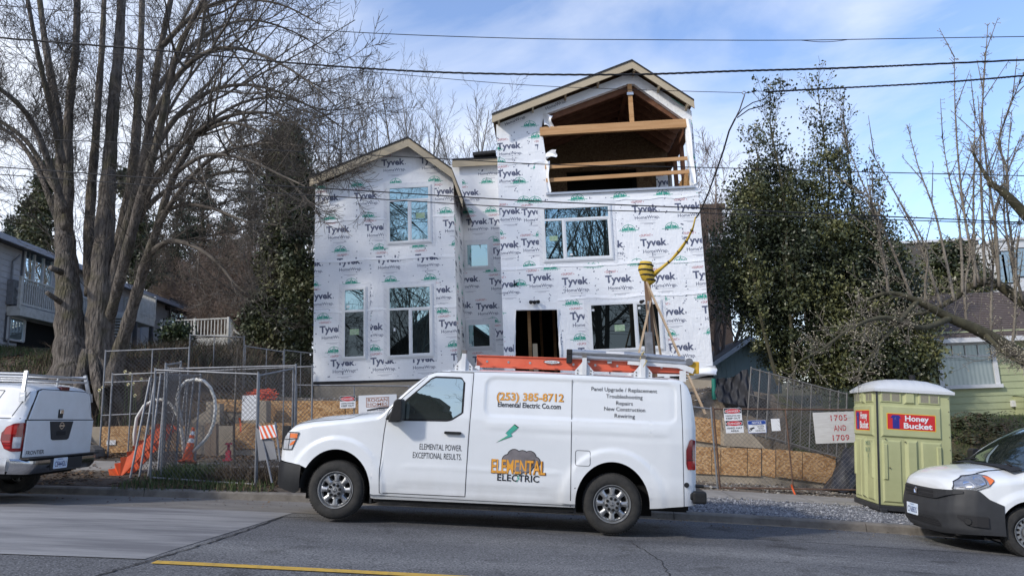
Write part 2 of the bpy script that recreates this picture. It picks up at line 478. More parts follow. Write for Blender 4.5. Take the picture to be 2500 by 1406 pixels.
# loose gravel on the verge, leaf litter and grass (uncountable)
def rocks(name, n, xr, yr, sz, mats, seed, dens=None):
    r = random.Random(seed); b = MB()
    for _ in range(n):
        x = r.uniform(*xr); y = r.uniform(*yr)
        if dens and r.random() > dens(x, y): continue
        z = (ground_z(x, y) if y > yk(x) + .155 else road_z(x, y)); s = r.uniform(*sz) * (.6 + .8 * r.random() ** 3)
        a = r.random() * 6.28; e = [s * r.uniform(.6, 1.2) for _ in range(3)]; ca, sa = math.cos(a), math.sin(a)
        P = [(1, 0, -.2), (0, 1, .1), (-1, 0, -.1), (0, -1, .2), (.1, .1, 1), (0, 0, -.8)]
        vv = []
        for px_, py_, pz_ in P:
            px2, py2 = px_ * e[0], py_ * e[1]
            vv.append((x + px2 * ca - py2 * sa, y + px2 * sa + py2 * ca, z + s * .25 + pz_ * e[2] * .7))
        b.mat(r.randrange(len(mats))).add(vv, [(0, 1, 4), (1, 2, 4), (2, 3, 4), (3, 0, 4), (1, 0, 5), (2, 1, 5), (3, 2, 5), (0, 3, 5)])
    return tag(b.build(name, mats, recalc=False), kind='stuff')
ST = [M('stone grey %d' % i, c, rough=.9) for i, c in enumerate([(.14, .145, .16), (.23, .235, .25), (.34, .34, .35), (.09, .095, .11)])]
rocks('gravel', 15000, (.4, 9.5), (12.2, 14.25), (.012, .026), ST, 3, lambda x, y: 1 if y > yk(x) + .17 else .12)
SB = [M('rubble brown %d' % i, c, rough=.95) for i, c in enumerate([(.16, .13, .10), (.25, .22, .18), (.10, .08, .06), (.3, .28, .25)])]
rocks('rubble', 3600, (-6.5, 7.2), (15.25, 16.8), (.015, .05), SB, 4)
rocks('site_gravel', 3500, (-6.4, 5.4), (17.95, 20.2), (.02, .05), ST + SB, 5)
rocks('street_debris', 420, (-9, 9), (10.9, 12.2), (.004, .016), SB, 6)
def blades(name, n, xr, yr, hr, mats, seed, dens=None, lean=.5, wd=.006):
    r = random.Random(seed); b = MB()
    for _ in range(n):
        x = r.uniform(*xr); y = r.uniform(*yr)
        if dens and r.random() > dens(x, y): continue
        z = ground_z(x, y); h = r.uniform(*hr); a = r.random() * 6.28; l = r.uniform(.1, lean) * h; w2 = wd * r.uniform(.6, 1.5)
        dx, dy = math.cos(a) * l, math.sin(a) * l; sx, sy = math.cos(a + 1.6 + r.uniform(-1, 1)) * w2, math.sin(a + 1.6) * w2
        b.mat(r.randrange(len(mats)))
        b.add([(x - sx, y - sy, z - .01), (x + sx, y + sy, z - .01), (x + dx * .4 + sx * .8, y + dy * .4 + sy * .8, z + h * .6), (x + dx * .4 - sx * .8, y + dy * .4 - sy * .8, z + h * .6), (x + dx, y + dy, z + h * .95)], [(0, 1, 2, 3), (3, 2, 4)])
    return tag(b.build(name, mats, recalc=False), kind='stuff')
GR = [M('grass green %d' % i, c, rough=.8) for i, c in enumerate([(.05, .085, .02), (.075, .10, .03), (.035, .06, .018), (.12, .10, .05)])]
DG = [M('dry stalk %d' % i, c, rough=.9) for i, c in enumerate([(.13, .095, .06), (.085, .06, .04), (.19, .15, .10), (.05, .035, .025)])]
LF = [M('fallen leaf %d' % i, c, rough=.9) for i, c in enumerate([(.14, .075, .035), (.08, .045, .025), (.2, .125, .065), (.05, .03, .02)])]
pn = lambda x, y: noise.noise(Vector((x * .8, y * .8, 2))) * 1.6 + .5
blades('verge_grass', 9000, (-8.6, -2.6), (12.35, 14.1), (.05, .16), GR + GR[:2] + DG[:1], 11, lambda x, y: pn(x, y) - (.35 if x < -7.6 else 0))
blades('tall_grass', 1300, (-7.4, -6.3), (13.2, 14.2), (.10, .30), GR[:3], 12, lean=.9)
blades('bank_grass', 24000, (-19, -11.5), (15.6, 22), (.06, .2), GR + GR[1:2] + DG[:1], 13, lambda x, y: pn(x, y) + .25 - (.75 if (y < 17.3 and x > -15) else 0))
blades('dry_weeds', 3200, (-6.3, -4.2), (13.0, 14.3), (.12, .38), DG, 14, lean=1.6, wd=.004)
blades('bank_brush', 8200, (-13.4, -7.6), (16.0, 27), (.15, .65), DG + DG + GR[2:3], 15, lambda x, y: 0 if (y < 16.9 and x > -11.2) else 1, lean=2.2, wd=.007)
blades('lawn_grass', 9000, (6.8, 14), (15.6, 19.6), (.04, .12), GR[:3], 16)
def litter(name, n, xr, yr, mats, seed, dens=None, sz=(.02, .05)):
    r = random.Random(seed); b = MB()
    for _ in range(n):
        x = r.uniform(*xr); y = r.uniform(*yr)
        if dens and r.random() > dens(x, y): continue
        z = (ground_z(x, y) if y > yk(x) + .155 else road_z(x, y)) + .008; s = r.uniform(*sz); a = r.random() * 6.28
        c, q = math.cos(a) * s, math.sin(a) * s; t = [r.uniform(0, s * .8) for _ in range(4)]
        b.mat(r.randrange(len(mats))).add([(x + c, y + q, z + t[0]), (x - q * .6, y + c * .6, z + t[1]), (x - c, y - q, z + t[2]), (x + q * .6, y - c * .6, z + t[3])], [(0, 1, 2, 3)])
    return tag(b.build(name, mats, recalc=False), kind='stuff')
litter('leaf_litter', 11000, (-12.5, -3.2), (12.4, 17.2), LF, 21, lambda x, y: (.12 if 14 < y < 15.3 else .75) * (pn(x, y) + .4))
litter('street_leaves', 260, (-9, 8), (11.2, 12.15), LF, 22, sz=(.01, .03))
litter('bank_litter', 6000, (-15, -8), (15.4, 19.5), LF, 23)
# ================================================================ vehicles
WHITE = M('white vehicle paint', (.70, .725, .745), (.75, .77, .785), rough=.25, spec=.5, coat=.8, vs=1.2)
WHITE2 = M('slightly dusty white paint', (.70, .72, .74), (.64, .65, .66), rough=.34, vs=3, coat=.5)
SEAM = M('panel gap black', (.012, .012, .014), rough=.8)
BLKP = M('textured black plastic', (.011, .0115, .0125), (.016, .0165, .018), rough=.5, vs=30, spec=.35)
DGREY = M('dark grey bumper plastic', (.026, .0275, .031), (.034, .0355, .039), rough=.55, vs=8, spec=.4)
RUB = M('tyre rubber', (.018, .018, .018), (.04, .038, .035), rough=.9, vs=9, bump=.3, bs=60)
STEEL = M('painted steel wheel', (.42, .43, .44), (.30, .30, .30), rough=.38, metal=.75, vs=6)
CHROME = M('chrome', (.8, .8, .82), rough=.12, metal=1)
ALU = M('brushed aluminium', (.62, .63, .65), (.48, .49, .5), rough=.35, metal=.85, vs=8, stretch=(1, 8, 8))
CARGL = glass('vehicle side glass', (.035, .045, .043), .42, (.82, .95, .92))
WSGL = glass('windscreen glass', (.012, .016, .016), .16, (.8, .92, .92))
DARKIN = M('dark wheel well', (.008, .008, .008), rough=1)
RED = M('red lens', (.20, .004, .006), rough=.12, coat=1)
REDL = M('bright red lens', (.42, .012, .01), rough=.12, coat=1)
REDD = M('dark red lens', (.10, .004, .006), rough=.12, coat=1)
AMB = M('amber lens', (.75, .17, .03), rough=.15, coat=1)
CLEAR = M('clear lamp lens', (.55, .57, .6), (.35, .36, .38), rough=.08, vs=12, coat=1)
INK = M('black vinyl lettering', (.012, .013, .016), rough=.5)
GOLD = M('gold vinyl lettering', (.74, .34, .045), rough=.45)
GOLDD = M('brown lettering outline', (.16, .06, .015), rough=.5)
TEAL = M('teal vinyl', (.05, .36, .32), (.10, .45, .18), rough=.45, vs=2)
SMOKE = M('grey smoke vinyl', (.13, .12, .125), (.24, .22, .23), rough=.5, vs=4)
PLATE = M('licence plate white', (.72, .76, .82), (.55, .68, .86), rough=.4, vs=7)
PLBLUE = M('licence plate blue', (.02, .04, .16), rough=.5)

def grimy():
    """white paint with road film splashed over the lowest part of the flanks"""
    m = WHITE.copy(); m.name = 'white paint with road film'; t = m.node_tree; p = t.nodes['Principled BSDF']; src = p.inputs['Base Color'].links[0].from_socket
    co = t.nodes.new('ShaderNodeTexCoord'); s_ = t.nodes.new('ShaderNodeSeparateXYZ'); t.links.new(co.outputs['Object'], s_.inputs[0]); mr = t.nodes.new('ShaderNodeMapRange')
    for k, v in zip(('From Min', 'From Max', 'To Min', 'To Max'), (.28, .75, .85, .0)): mr.inputs[k].default_value = v
    t.links.new(s_.outputs[2], mr.inputs['Value']); n = t.nodes.new('ShaderNodeTexNoise'); n.inputs['Scale'].default_value = 3.5; n.inputs['Detail'].default_value = 8; mp_ = t.nodes.new('ShaderNodeMapping'); mp_.inputs['Scale'].default_value = (1, 1, .5); t.links.new(co.outputs['Object'], mp_.inputs[0]); t.links.new(mp_.outputs[0], n.inputs['Vector'])
    a = t.nodes.new('ShaderNodeMath'); a.operation = 'MULTIPLY'; a.use_clamp = True; t.links.new(mr.outputs[0], a.inputs[0]); t.links.new(n.outputs['Fac'], a.inputs[1])
    x = t.nodes.new('ShaderNodeMix'); x.data_type = 'RGBA'; t.links.new(a.outputs[0], x.inputs[0]); t.links.new(src, x.inputs[6]); x.inputs[7].default_value = (.36, .34, .31, 1); t.links.new(x.outputs[2], p.inputs['Base Color']); return m
GRIMY = grimy()
class Shell:
    """car body from a side profile: section at x runs up the flank and curves over to the centre line"""
    def __init__(s, top, bot, plan, flank, T=.14, n=3.0, bumps=None):
        s.top, s.bot, s.plan, s.flank, s.T, s.n, s.bumps = top, bot, plan, flank, T, n, bumps
    def y(s, x, z):
        zt = s.top(x); T = s.T(x) if callable(s.T) else s.T
        u = (z - (zt - T)) / T
        e = 1.0 if u <= 0 else max(0.0, 1 - min(1, u) ** s.n) ** (1 / s.n)
        yy = s.plan(x) * s.flank(z) * e
        if s.bumps and u < .6: yy += s.bumps(x, z)
        return yy
    def mesh(s, xs_, nz=40, na=12):
        mb = MB(); rows = []
        for x in xs_:
            zt = s.top(x); T = s.T(x) if callable(s.T) else s.T; zb = min(s.bot(x), zt - T - .02); zs = zt - T
            row = [(x, s.y(x, lerp(zb, zs, k / nz)), lerp(zb, zs, k / nz)) for k in range(nz)]
            for k in range(na + 1):
                a = k / na * math.pi / 2
                z = zs + T * math.sin(a) ** (2 / s.n)
                yy = s.y(x, z)
                if k == na: yy = 0
                else:
                    yy = s.plan(x) * s.flank(z) * math.cos(a) ** (2 / s.n) + (s.bumps(x, z) if s.bumps and k < na * .4 else 0)
                row.append((x, yy, z))
            rows.append(row)
        m = nz + na + 1
        for sg in (-1, 1):
            vs_ = [(x, yy * sg, z) for r_ in rows for x, yy, z in r_]
            fs_ = []
            for i in range(len(rows) - 1):
                for k in range(m - 1):
                    q = (i * m + k, (i + 1) * m + k, (i + 1) * m + k + 1, i * m + k + 1)
                    fs_.append(q if sg < 0 else q[::-1])
            mb.add(vs_, fs_)
        s.rows = rows
        for r_ in (rows[0], rows[-1]):      # end caps
            k = len(r_)
            for j in range(k - 1):
                a_, b_ = r_[j], r_[j + 1]
                mb.poly([(a_[0], -a_[1], a_[2]), (b_[0], -b_[1], b_[2]), (b_[0], b_[1], b_[2]), (a_[0], a_[1], a_[2])])
        return mb
def merge_weld(o, d=.0015):
    b = bmesh.new(); b.from_mesh(o.data); bmesh.ops.remove_doubles(b, verts=b.verts, dist=d); bmesh.ops.recalc_face_normals(b, faces=b.faces); b.to_mesh(o.data); b.free(); o.data.update()
    o.data.polygons.foreach_set('use_smooth', [True] * len(o.data.polygons)); o.data.set_sharp_from_angle(angle=R(38)); return o
def skin_panel(mb, sh, lo, hi, x0, x1, nx=24, nz=10, off=.006, side=-1):
    """panel hugging the flank between z=lo(x) and z=hi(x)"""
    def fn(u, v):
        x = lerp(x0, x1, u); z = lerp(lo(x), hi(x), v); return (x, side * (sh.y(x, z) + off), z)
    mb.grid(fn, nx, nz)
def seam(mb, sh, pts, wd=.007, off=.0022, side=-1, sub=10):
    P = []
    for a_, b_ in zip(pts, pts[1:]):
        for k in range(sub): P.append((lerp(a_[0], b_[0], k / sub), lerp(a_[1], b_[1], k / sub)))
    P.append(pts[-1])
    for (x0, z0), (x1, z1) in zip(P, P[1:]):
        L = math.hypot(x1 - x0, z1 - z0) or 1; nx, nz = -(z1 - z0) / L * wd / 2, (x1 - x0) / L * wd / 2
        mb.poly([(x, side * (sh.y(x, z) + off), z) for x, z in ((x0 - nx, z0 - nz), (x1 - nx, z1 - nz), (x1 + nx, z1 + nz), (x0 + nx, z0 + nz))])
def rrect(x0, z0, x1, z1, r, n=6):
    P = []
    for cx, cz, a0 in ((x1 - r, z1 - r, 0), (x0 + r, z1 - r, 90), (x0 + r, z0 + r, 180), (x1 - r, z0 + r, 270)):
        for k in range(n + 1):
            a = R(a0 + 90 * k / n); P.append((cx + r * math.cos(a), cz + r * math.sin(a)))
    return P
def tyre_wheel(root, x, yo, r, wd, side, style, rimr, name='wheel'):
    """wheel on the y=yo outer plane; side -1 faces the camera"""
    ax = (0, side, 0); o = (x, yo, r)
    b = MB(); h = wd
    b.lathe([(rimr * .98, -.02), (rimr + .02, .0), (r * .80, .004), (r * .93, -.008), (r * .985, -.035), (r, -.06), (r, -h + .06), (r * .985, -h + .03), (r * .9, -h), (rimr, -h)], 56, o, ax)
    # tread blocks
    for k in range(64):
        a = 2 * math.pi * k / 64
        for (h0, h1) in ((-.03, -.075), (-.09, -.14), (-.155, -.20)):
            if h1 < -h + .03: continue
            cs = []
            for (rr, hh, aa) in ((r - .004, h0, a), (r - .004, h0, a + .06), (r - .004, h1, a + .075), (r - .004, h1, a + .015)):
                cs.append((rr, hh, aa))
            pts = []
            s_ = Vector(ax).orthogonal().normalized(); q_ = Vector(ax).cross(s_)
            for ex in (0, .009):
                for rr, hh, aa in cs: pts.append(Vector(o) + Vector(ax) * hh + (s_ * math.cos(aa) + q_ * math.sin(aa)) * (rr + ex))
            b.add(pts, [(4, 5, 6, 7), (0, 1, 5, 4), (1, 2, 6, 5), (2, 3, 7, 6), (3, 0, 4, 7)])
    wh = b.build(name, RUB, root, local=True, smooth=True, angle=40); wh['label'] = 'black rubber tyre with block tread'
    rb = MB(); nr, na = 30, 168
    s_ = Vector(ax).orthogonal().normalized(); q_ = Vector(ax).cross(s_); o_ = Vector(o)
    def hgt(t, a):
        """height of the rim face at t=r/rimr, and whether it is an opening"""
        if style == 'cargo':
            hole = False
            k = (a / (2 * math.pi) * 8) % 1 - .5
            if .52 < t < .80 and abs(k) < .24 * (1 if t > .6 else .8): hole = True
            hh = -.012
            if t > .93: hh = .0 if t > .96 else -.02
            elif t > .82: hh = -.045 + (.82 < t < .9) * .015
            elif t > .46: hh = -.028 + .012 * math.cos(k * 2 * math.pi + math.pi)
            elif t > .36: hh = -.04
            else: hh = .012
            return (-.085 if hole else hh), hole
        k = (a / (2 * math.pi) * 16) % 1 - .5
        hole = ((t - .74) / .075) ** 2 + (k / .26) ** 2 < 1
        hh = .005 if t > .95 else (-.03 if t > .86 else (-.018 if t > .6 else (-.05 if t > .42 else -.02)))
        return (-.09 if hole else hh), hole
    vs_, fs_, ms_ = [], [], []
    for i in range(nr + 1):
        t = .03 + .97 * i / nr
        for j in range(na):
            a = 2 * math.pi * j / na; hh, _ = hgt(t, a)
            vs_.append(o_ + Vector(ax) * hh + (s_ * math.cos(a) + q_ * math.sin(a)) * rimr * t)
    for i in range(nr):
        for j in range(na):
            fs_.append((i * na + j, i * na + (j + 1) % na, (i + 1) * na + (j + 1) % na, (i + 1) * na + j))
            hl = [hgt(.03 + .97 * ii / nr, 2 * math.pi * jj / na)[1] for ii in (i, i + 1) for jj in (j, j + 1)]
            ms_.append(1 if all(hl) else 0)
    rb.add(vs_, fs_); rb.m = ms_
    rb.mat(0)
    if style == 'cargo':
        rb.lathe([(rimr * .36, .012), (rimr * .34, .025), (rimr * .2, .03), (.001, .03)], 32, o, ax)
        rb.mat(1)
        for k in range(8):
            a = 2 * math.pi * k / 8 + .2; c_ = o_ + (s_ * math.cos(a) + q_ * math.sin(a)) * rimr * .30 + Vector(ax) * .022
            rb.lathe([(.020, 0), (.019, .02), (.012, .026), (.001, .026)], 10, c_, ax)
        rb.lathe([(rimr * .12, .031), (rimr * .10, .036), (.001, .036)], 24, o, ax)
        rb.mat(0); rb.lathe([(rimr * .10, .037), (rimr * .075, .039)], 24, o, ax); rb.box(x - rimr * .1, x + rimr * .1, yo + side * .039 - .002, yo + side * .039 + .002, r - .007, r + .007)
    else:
        rb.mat(0); rb.lathe([(rimr * .2, -.01), (rimr * .16, .005), (.001, .01)], 24, o, ax)
    rim = rb.build('rim', [STEEL, DARKIN], wh, local=True, smooth=True, angle=35)
    return wh
def pose(o, ex, up=None):
    ex = Vector(ex).normalized(); ez = ex.cross(Vector((0, 1, 0))).normalized(); ey = ez.cross(ex)
    m = Matrix((ex, ey, ez)).transposed().to_4x4(); m.translation = Vector(o); return m
def writing_on(sh, off=.005, side=-1):
    return lambda x, z: (x, side * (sh.y(x, z) + off), z)

# ---------------------------------------------------------------- the white high-nosed cargo van in the middle
def white_van():
    Pf, Pr = Vector((-2.909, 9.838, .255)), Vector((.789, 9.727, -.026))
    m = pose(Pf, Pr - Pf)
    W = 1.0
    m.translation = m.translation + m.to_3x3() @ Vector((0, W - .045, 0))      # tyre face sits just inside the flank
    root = thing('cargo_van', 'long white electrician van with a tall square body, gold phone number and a ladder rack', 'van', mat=m)
    TOP = ([-.93, -.90, -.86, -.80, -.72, -.60, -.39, .06, .25, .50, .56, .72, .90, 1.04, 1.13, 1.24, 1.40, 1.6, 2.45, 3.2, 4.5, 4.60, 4.66, 4.70, 4.74, 4.78, 4.80],
           [.80, 1.00, 1.12, 1.20, 1.275, 1.315, 1.36, 1.415, 1.44, 1.478, 1.50, 1.67, 1.85, 1.965, 2.03, 2.075, 2.095, 2.105, 2.115, 2.105, 2.09, 2.075, 2.045, 1.99, 1.88, 1.66, 1.5])
    top = lambda x: interp(x, *TOP)
    def bot(x):
        z = interp(x, [-.93, -.75, -.56, .5, 3.2, 4.24, 4.8], [.74, .72, .70, .30, .32, .36, .42])
        for cx, a, b_ in ((-.03, .495, .545), (3.70, .485, .545)):
            if abs(x - cx) < a: z = max(z, .385 + b_ * math.sqrt(1 - ((x - cx) / a) ** 2) * 1.0 if abs(x - cx) < a else 0)
        return z
    plan = lambda x: interp(x, [-.93, -.88, -.8, -.66, -.45, -.1, .3, 3.9, 4.45, 4.66, 4.74, 4.80], [.70, .80, .875, .93, .965, .99, 1, 1, .992, .97, .93, .86])
    flank = lambda z: interp(z, [.28, .36, .5, .62, .75, .95, 1.20, 1.40, 1.5, 1.75, 2.0, 2.12], [.955, .985, 1.0, 1.0, .997, 1.0, 1.003, .998, .985, .955, .915, .89])
    def bumps(x, z):
        d = 0.0
        for cx in (-.03, 3.70):                    # swollen arch lips
            r_ = math.hypot((x - cx) / .97, z - .385)
            if z > .35: d += .022 * sstep(.74, .66, r_) * (1 if r_ > .5 else 1)
        # pressed panel behind the door
        def ins(a0, b0, a1, b1, rr, f_):
            qx = max(a0 - x, x - a1, 0) if False else None
            cx, cz = (a0 + a1) / 2, (b0 + b1) / 2; dx, dz = abs(x - cx) - (a1 - a0) / 2 + rr, abs(z - cz) - (b1 - b0) / 2 + rr
            dist = math.hypot(max(dx, 0), max(dz, 0)) + min(max(dx, dz), 0) - rr
            return sstep(f_, -f_, dist)
        if x > 1.8: d -= .014 * ins(1.97, 1.46, 4.53, 1.975, .11, .014)
        # belt line and door creases
        if .62 < x: d += .006 * sstep(.70, .74, z) * sstep(.80, .75, z) * sstep(.8, 1.0, x) * sstep(3.1, 2.9, x)
        d -= .008 * sstep(.56, .51, z) * sstep(.40, .46, z) * sstep(.75, .95, x) * sstep(3.0, 2.8, x)
        d += .008 * sstep(1.25, 1.32, z) * sstep(1.42, 1.36, z) * sstep(1.9, 2.1, x) * sstep(4.5, 4.3, x)
        return d
    T = lambda x: interp(x, [-.93, -.7, .5, .62, 1.2, 1.5], [.10, .16, .14, .10, .10, .075])
    sh = Shell(top, bot, plan, flank, T, 2.6, bumps)
    X = sorted(set([round(-.93 + .022 * i, 3) for i in range(20)] + [round(-.5 + .045 * i, 3) for i in range(118)] + [4.7, 4.72, 4.74, 4.755, 4.77, 4.785, 4.80] +
                   [c + sg * a * math.cos(R(d_)) for c, a in ((-.03, .4949), (3.70, .4849)) for sg in (-1, 1) for d_ in (0.5, 4, 8, 13, 20, 28, 36, 45)] +
                   [.4651, -.5251, 3.2149, 4.1851, 1.955, 1.985, 4.515, 4.545]))
    X = [x for x in X if -.9301 < x < 4.801]
    bo = sh.mesh(X, 74, 12).build('body', [GRIMY], root, local=True); merge_weld(bo)
    # black under-tray and wheel wells
    b = MB(); b.box(-.6, 4.7, -.72, .72, .30, .62)
    for cx in (-.03, 3.70):
        for sg in (-1, 1):
            b.grid(lambda u, v: (cx + .5 * math.cos(math.pi * u), sg * lerp(.985, .5, v), .385 + .548 * math.sin(math.pi * u)), 18, 2)
            b.quad((cx - .56, sg * .52, .2), (cx + .56, sg * .52, .2), (cx + .56, sg * .52, .95), (cx - .56, sg * .52, .95))
            b.box(cx - .56, cx - .49, sg * .95 - .03, sg * .95 + .03, .32, .6) if False else None
    b.box(.5, 3.2, -.93, .93, .26, .33); b.box(4.2, 4.7, -.86, .86, .34, .45)
    b.tube([(.6, -.5, .27), (3.2, -.5, .25)], .05, 8); b.tube([(3.7, -.8, .38), (3.7, .8, .38)], .06, 8); b.tube([(-.03, -.8, .36), (-.03, .8, .36)], .05, 8)
    b.build('underbody', DARKIN, root, local=True)
    # front bumper in black plastic
    b = MB()
    def bp(u, v):
        x = lerp(-.955, -.535, u); z0 = interp(x, [-.955, -.88, -.60, -.53], [.40, .375, .315, .36]); z1 = interp(x, [-.955, -.5], [.725, .690])
        z = lerp(z0, z1, v); return (x, -(plan(max(x, -.92)) * .995 + .01 + (.02 * math.sin(v * 3.1)) - (.06 if u == 0 else 0)), z)
    b.grid(bp, 14, 10); b.grid(lambda u, v: (lambda p: (p[0], -p[1], p[2]))(bp(u, v)), 14, 10)
    b.grid(lambda u, v: (-.955 - .05 * math.sin(math.pi * u), lerp(-.67, .67, u), lerp(.40, .725, v)), 12, 4)
    b.box(-.95, -.5, -.7, .7, .40, .70)
    b.build('front_bumper', BLKP, root, local=True, smooth=True, angle=40)
    # grille on the nose (edge-on)
    b = MB()
    b.grid(lambda u, v: (-.945 + .06 * v, lerp(-.62, .62, u), lerp(.83, 1.16, v)), 8, 6); b.box(-.94, -.86, -.70, -.60, .86, 1.2); b.box(-.94, -.86, .60, .70, .86, 1.2)
    b.build('grille', SEAM, root, local=True)
    # headlamp: clear lens with amber corner
    for sg in (-1, 1):
        b = MB()
        lo = lambda x: interp(x, [-.862, -.70, -.60], [.885, .895, 1.10]); hi = lambda x: interp(x, [-.862, -.82, -.60], [.99, 1.12, 1.125])
        skin_panel(b, sh, lo, hi, -.862, -.605, 16, 8, .010, sg)
        b.mat(1); skin_panel(b, sh, lambda x: max(lo(x) + .02, interp(x, [-.78, -.615], [.925, .99])), lambda x: interp(x, [-.78, -.7, -.615], [.93, 1.0, 1.04]), -.735, -.64, 8, 3, .014, sg)
        skin_panel(b, sh, lambda x: 1.05, lambda x: 1.112, -.745, -.625, 8, 3, .014, sg)
        b.mat(2); seam(b, sh, [(-.862, .885), (-.70, .893), (-.602, 1.125), (-.82, 1.124), (-.862, .99), (-.862, .885)], .012, .012, sg)
        seam(b, sh, [(-.84, 1.02), (-.62, 1.045)], .010, .0145, sg); seam(b, sh, [(-.76, .9), (-.745, 1.115)], .008, .0145, sg)
        b.build('headlight', [CLEAR, AMB, SEAM], root, local=True)
    # front door: a panel of its own, and the shut lines
    for sg in (-1, 1):
        b = MB(); skin_panel(b, sh, lambda x: .386, lambda x: interp(x, [.585, .625, .66, 1.19, 1.27, 1.776], [.80, 1.40, 1.50, 2.005, 2.03, 2.034]), .592, 1.755, 60, 60, .0018, sg)
        b.build('door', [GRIMY], root, local=True, smooth=True)
    def gap(*pts, wd=.007, sub=10):
        for sg in (-1, 1):
            b = MB(); seam(b, sh, pts, wd, .0034, sg, sub); b.build('panel_joint', SEAM, root, local=True, recalc=False)
    gap((.595, .385), (.575, .70), (.60, 1.15), (.625, 1.40), (.66, 1.50), (1.19, 2.01), (1.27, 2.03), (1.782, 2.035), (1.775, 1.5), (1.757, .8), (1.752, .39), (.595, .385), wd=.009)
    gap((3.137, 2.07), (3.145, 1.2), (3.155, .33), wd=.008)
    gap((4.59, 2.03), (4.605, 1.5), (4.63, .40))
    gap((-.80, 1.14), (-.70, 1.235), (-.4, 1.29), (.0, 1.335), (.12, 1.36), (.24, 1.42))
    gap((1.3, 2.045), (3, 2.065), (4.58, 2.04), wd=.006)
    gap((.60, .345), (3.19, .345), wd=.006)
    P = rrect(3.205, .862, 3.40, 1.058, .03); gap(*(P + [P[0]]), wd=.006, sub=2)
    # door glass with black surround
    for sg in (-1, 1):
        lo = lambda x: interp(x, [.70, .86, 1.46, 1.52, 1.655, 1.66], [1.38, 1.36, 1.375, 1.39, 1.48, 1.50])
        hi = lambda x: interp(x, [.70, .80, 1.20, 1.26, 1.60, 1.64, 1.66], [1.44, 1.55, 1.93, 1.955, 1.955, 1.94, 1.88])
        b = MB(); skin_panel(b, sh, lambda x: lo(x) - .014, lambda x: hi(x) + .014, .70, 1.675, 40, 10, .004, sg)
        fr = b.build('door_window', SEAM, root, local=True)
        b = MB(); skin_panel(b, sh, lambda x: lo(x) + .012, lambda x: hi(x) - .012, .83, 1.648, 40, 10, .0075, sg)
        gl = b.build('pane', CARGL, fr, local=True, smooth=True)
    # handle
    for sg in (-1, 1):
        b = MB(); y0 = sg * (sh.y(1.55, 1.21) + .028)
        b.prism(rrect(1.435, 1.196, 1.668, 1.232, .016), (0, y0 - .012 * sg, 0), (1, 0, 0), (0, 0, 1), (0, .024 * sg, 0))
        b.box(1.45, 1.48, min(y0, y0 - sg * .03), max(y0, y0 - sg * .03), 1.20, 1.228); b.box(1.62, 1.66, min(y0, y0 - sg * .03), max(y0, y0 - sg * .03), 1.20, 1.228)
        b.build('door_handle', BLKP, root, local=True)
        b = MB(); c_ = rrect(1.49, 1.165, 1.60, 1.262, .045)
        b.poly([(x, sg * (sh.y(x, z) + .0016), z) for x, z in c_]); b.build('handle_recess', WHITE2, root, local=True)
    # mirror: tall black housing on an arm
    for sg in (-1, 1):
        b = MB(); y0 = sg * sh.y(.8, 1.45)
        P = [(.70, 1.325), (.83, 1.33), (.885, 1.36), (.88, 1.60), (.865, 1.64), (.80, 1.635), (.765, 1.60), (.735, 1.46)]
        b.prism(P, (0, y0 + sg * .05, 0), (1, 0, 0), (0, 0, 1), (0, sg * .20, 0))
        b.prism([(.62, 1.36), (.72, 1.335), (.84, 1.34), (.80, 1.44), (.70, 1.47)], (0, y0 - sg * .02, 0), (1, 0, 0), (0, 0, 1), (0, sg * .12, 0))
        mi_ = bevel(b.build('wing_mirror', BLKP, root, local=True), .025, 3)
    # tail lights
    for sg in (-1, 1):
        b = MB(); lo = lambda x: interp(x, [4.655, 4.67, 4.775], [.95, .88, .865]); hi = lambda x: interp(x, [4.655, 4.70, 4.73, 4.775], [1.12, 1.24, 1.265, 1.25])
        skin_panel(b, sh, lo, hi, 4.655, 4.790, 12, 14, .010, sg)
        b.mat(1); skin_panel(b, sh, lambda x: .985, lambda x: 1.00, 4.66, 4.789, 8, 1, .013, sg)
        skin_panel(b, sh, lambda x: 1.02, lambda x: 1.12, 4.735, 4.789, 6, 3, .0125, sg)
        b.mat(2); skin_panel(b, sh, lambda x: .87, lambda x: .98, 4.68, 4.789, 6, 3, .0125, sg)
        b.build('tail_light', [RED, REDD, REDL], root, local=True, smooth=True)
    # rear bumper, towing step, plug
    b = MB(); b.box(4.745, 4.925, -.965, .965, .44, .60); b.box(4.70, 4.80, -.95, .95, .48, .58); bevel(b.build('rear_bumper', BLKP, root, local=True), .03, 3)
    b = MB(); b.lathe([(.034, 0), (.03, .012), (.001, .014)], 16, (4.663, -sh.y(4.663, .675) - .001, .675), (0, -1, 0))
    b.build('body_plug', BLKP, root, local=True); b = MB()
    b.lathe([(.025, 0), (.02, .10), (.001, .10)], 12, (4.80, -.86, .66), (1, 0, 0)); b.build('door_bumper', BLKP, root, local=True)
    # wheels
    for x in (-.03, 3.70):
        for sg in (-1, 1): tyre_wheel(root, x, sg * .955, .387, .25, sg, 'cargo', .245)
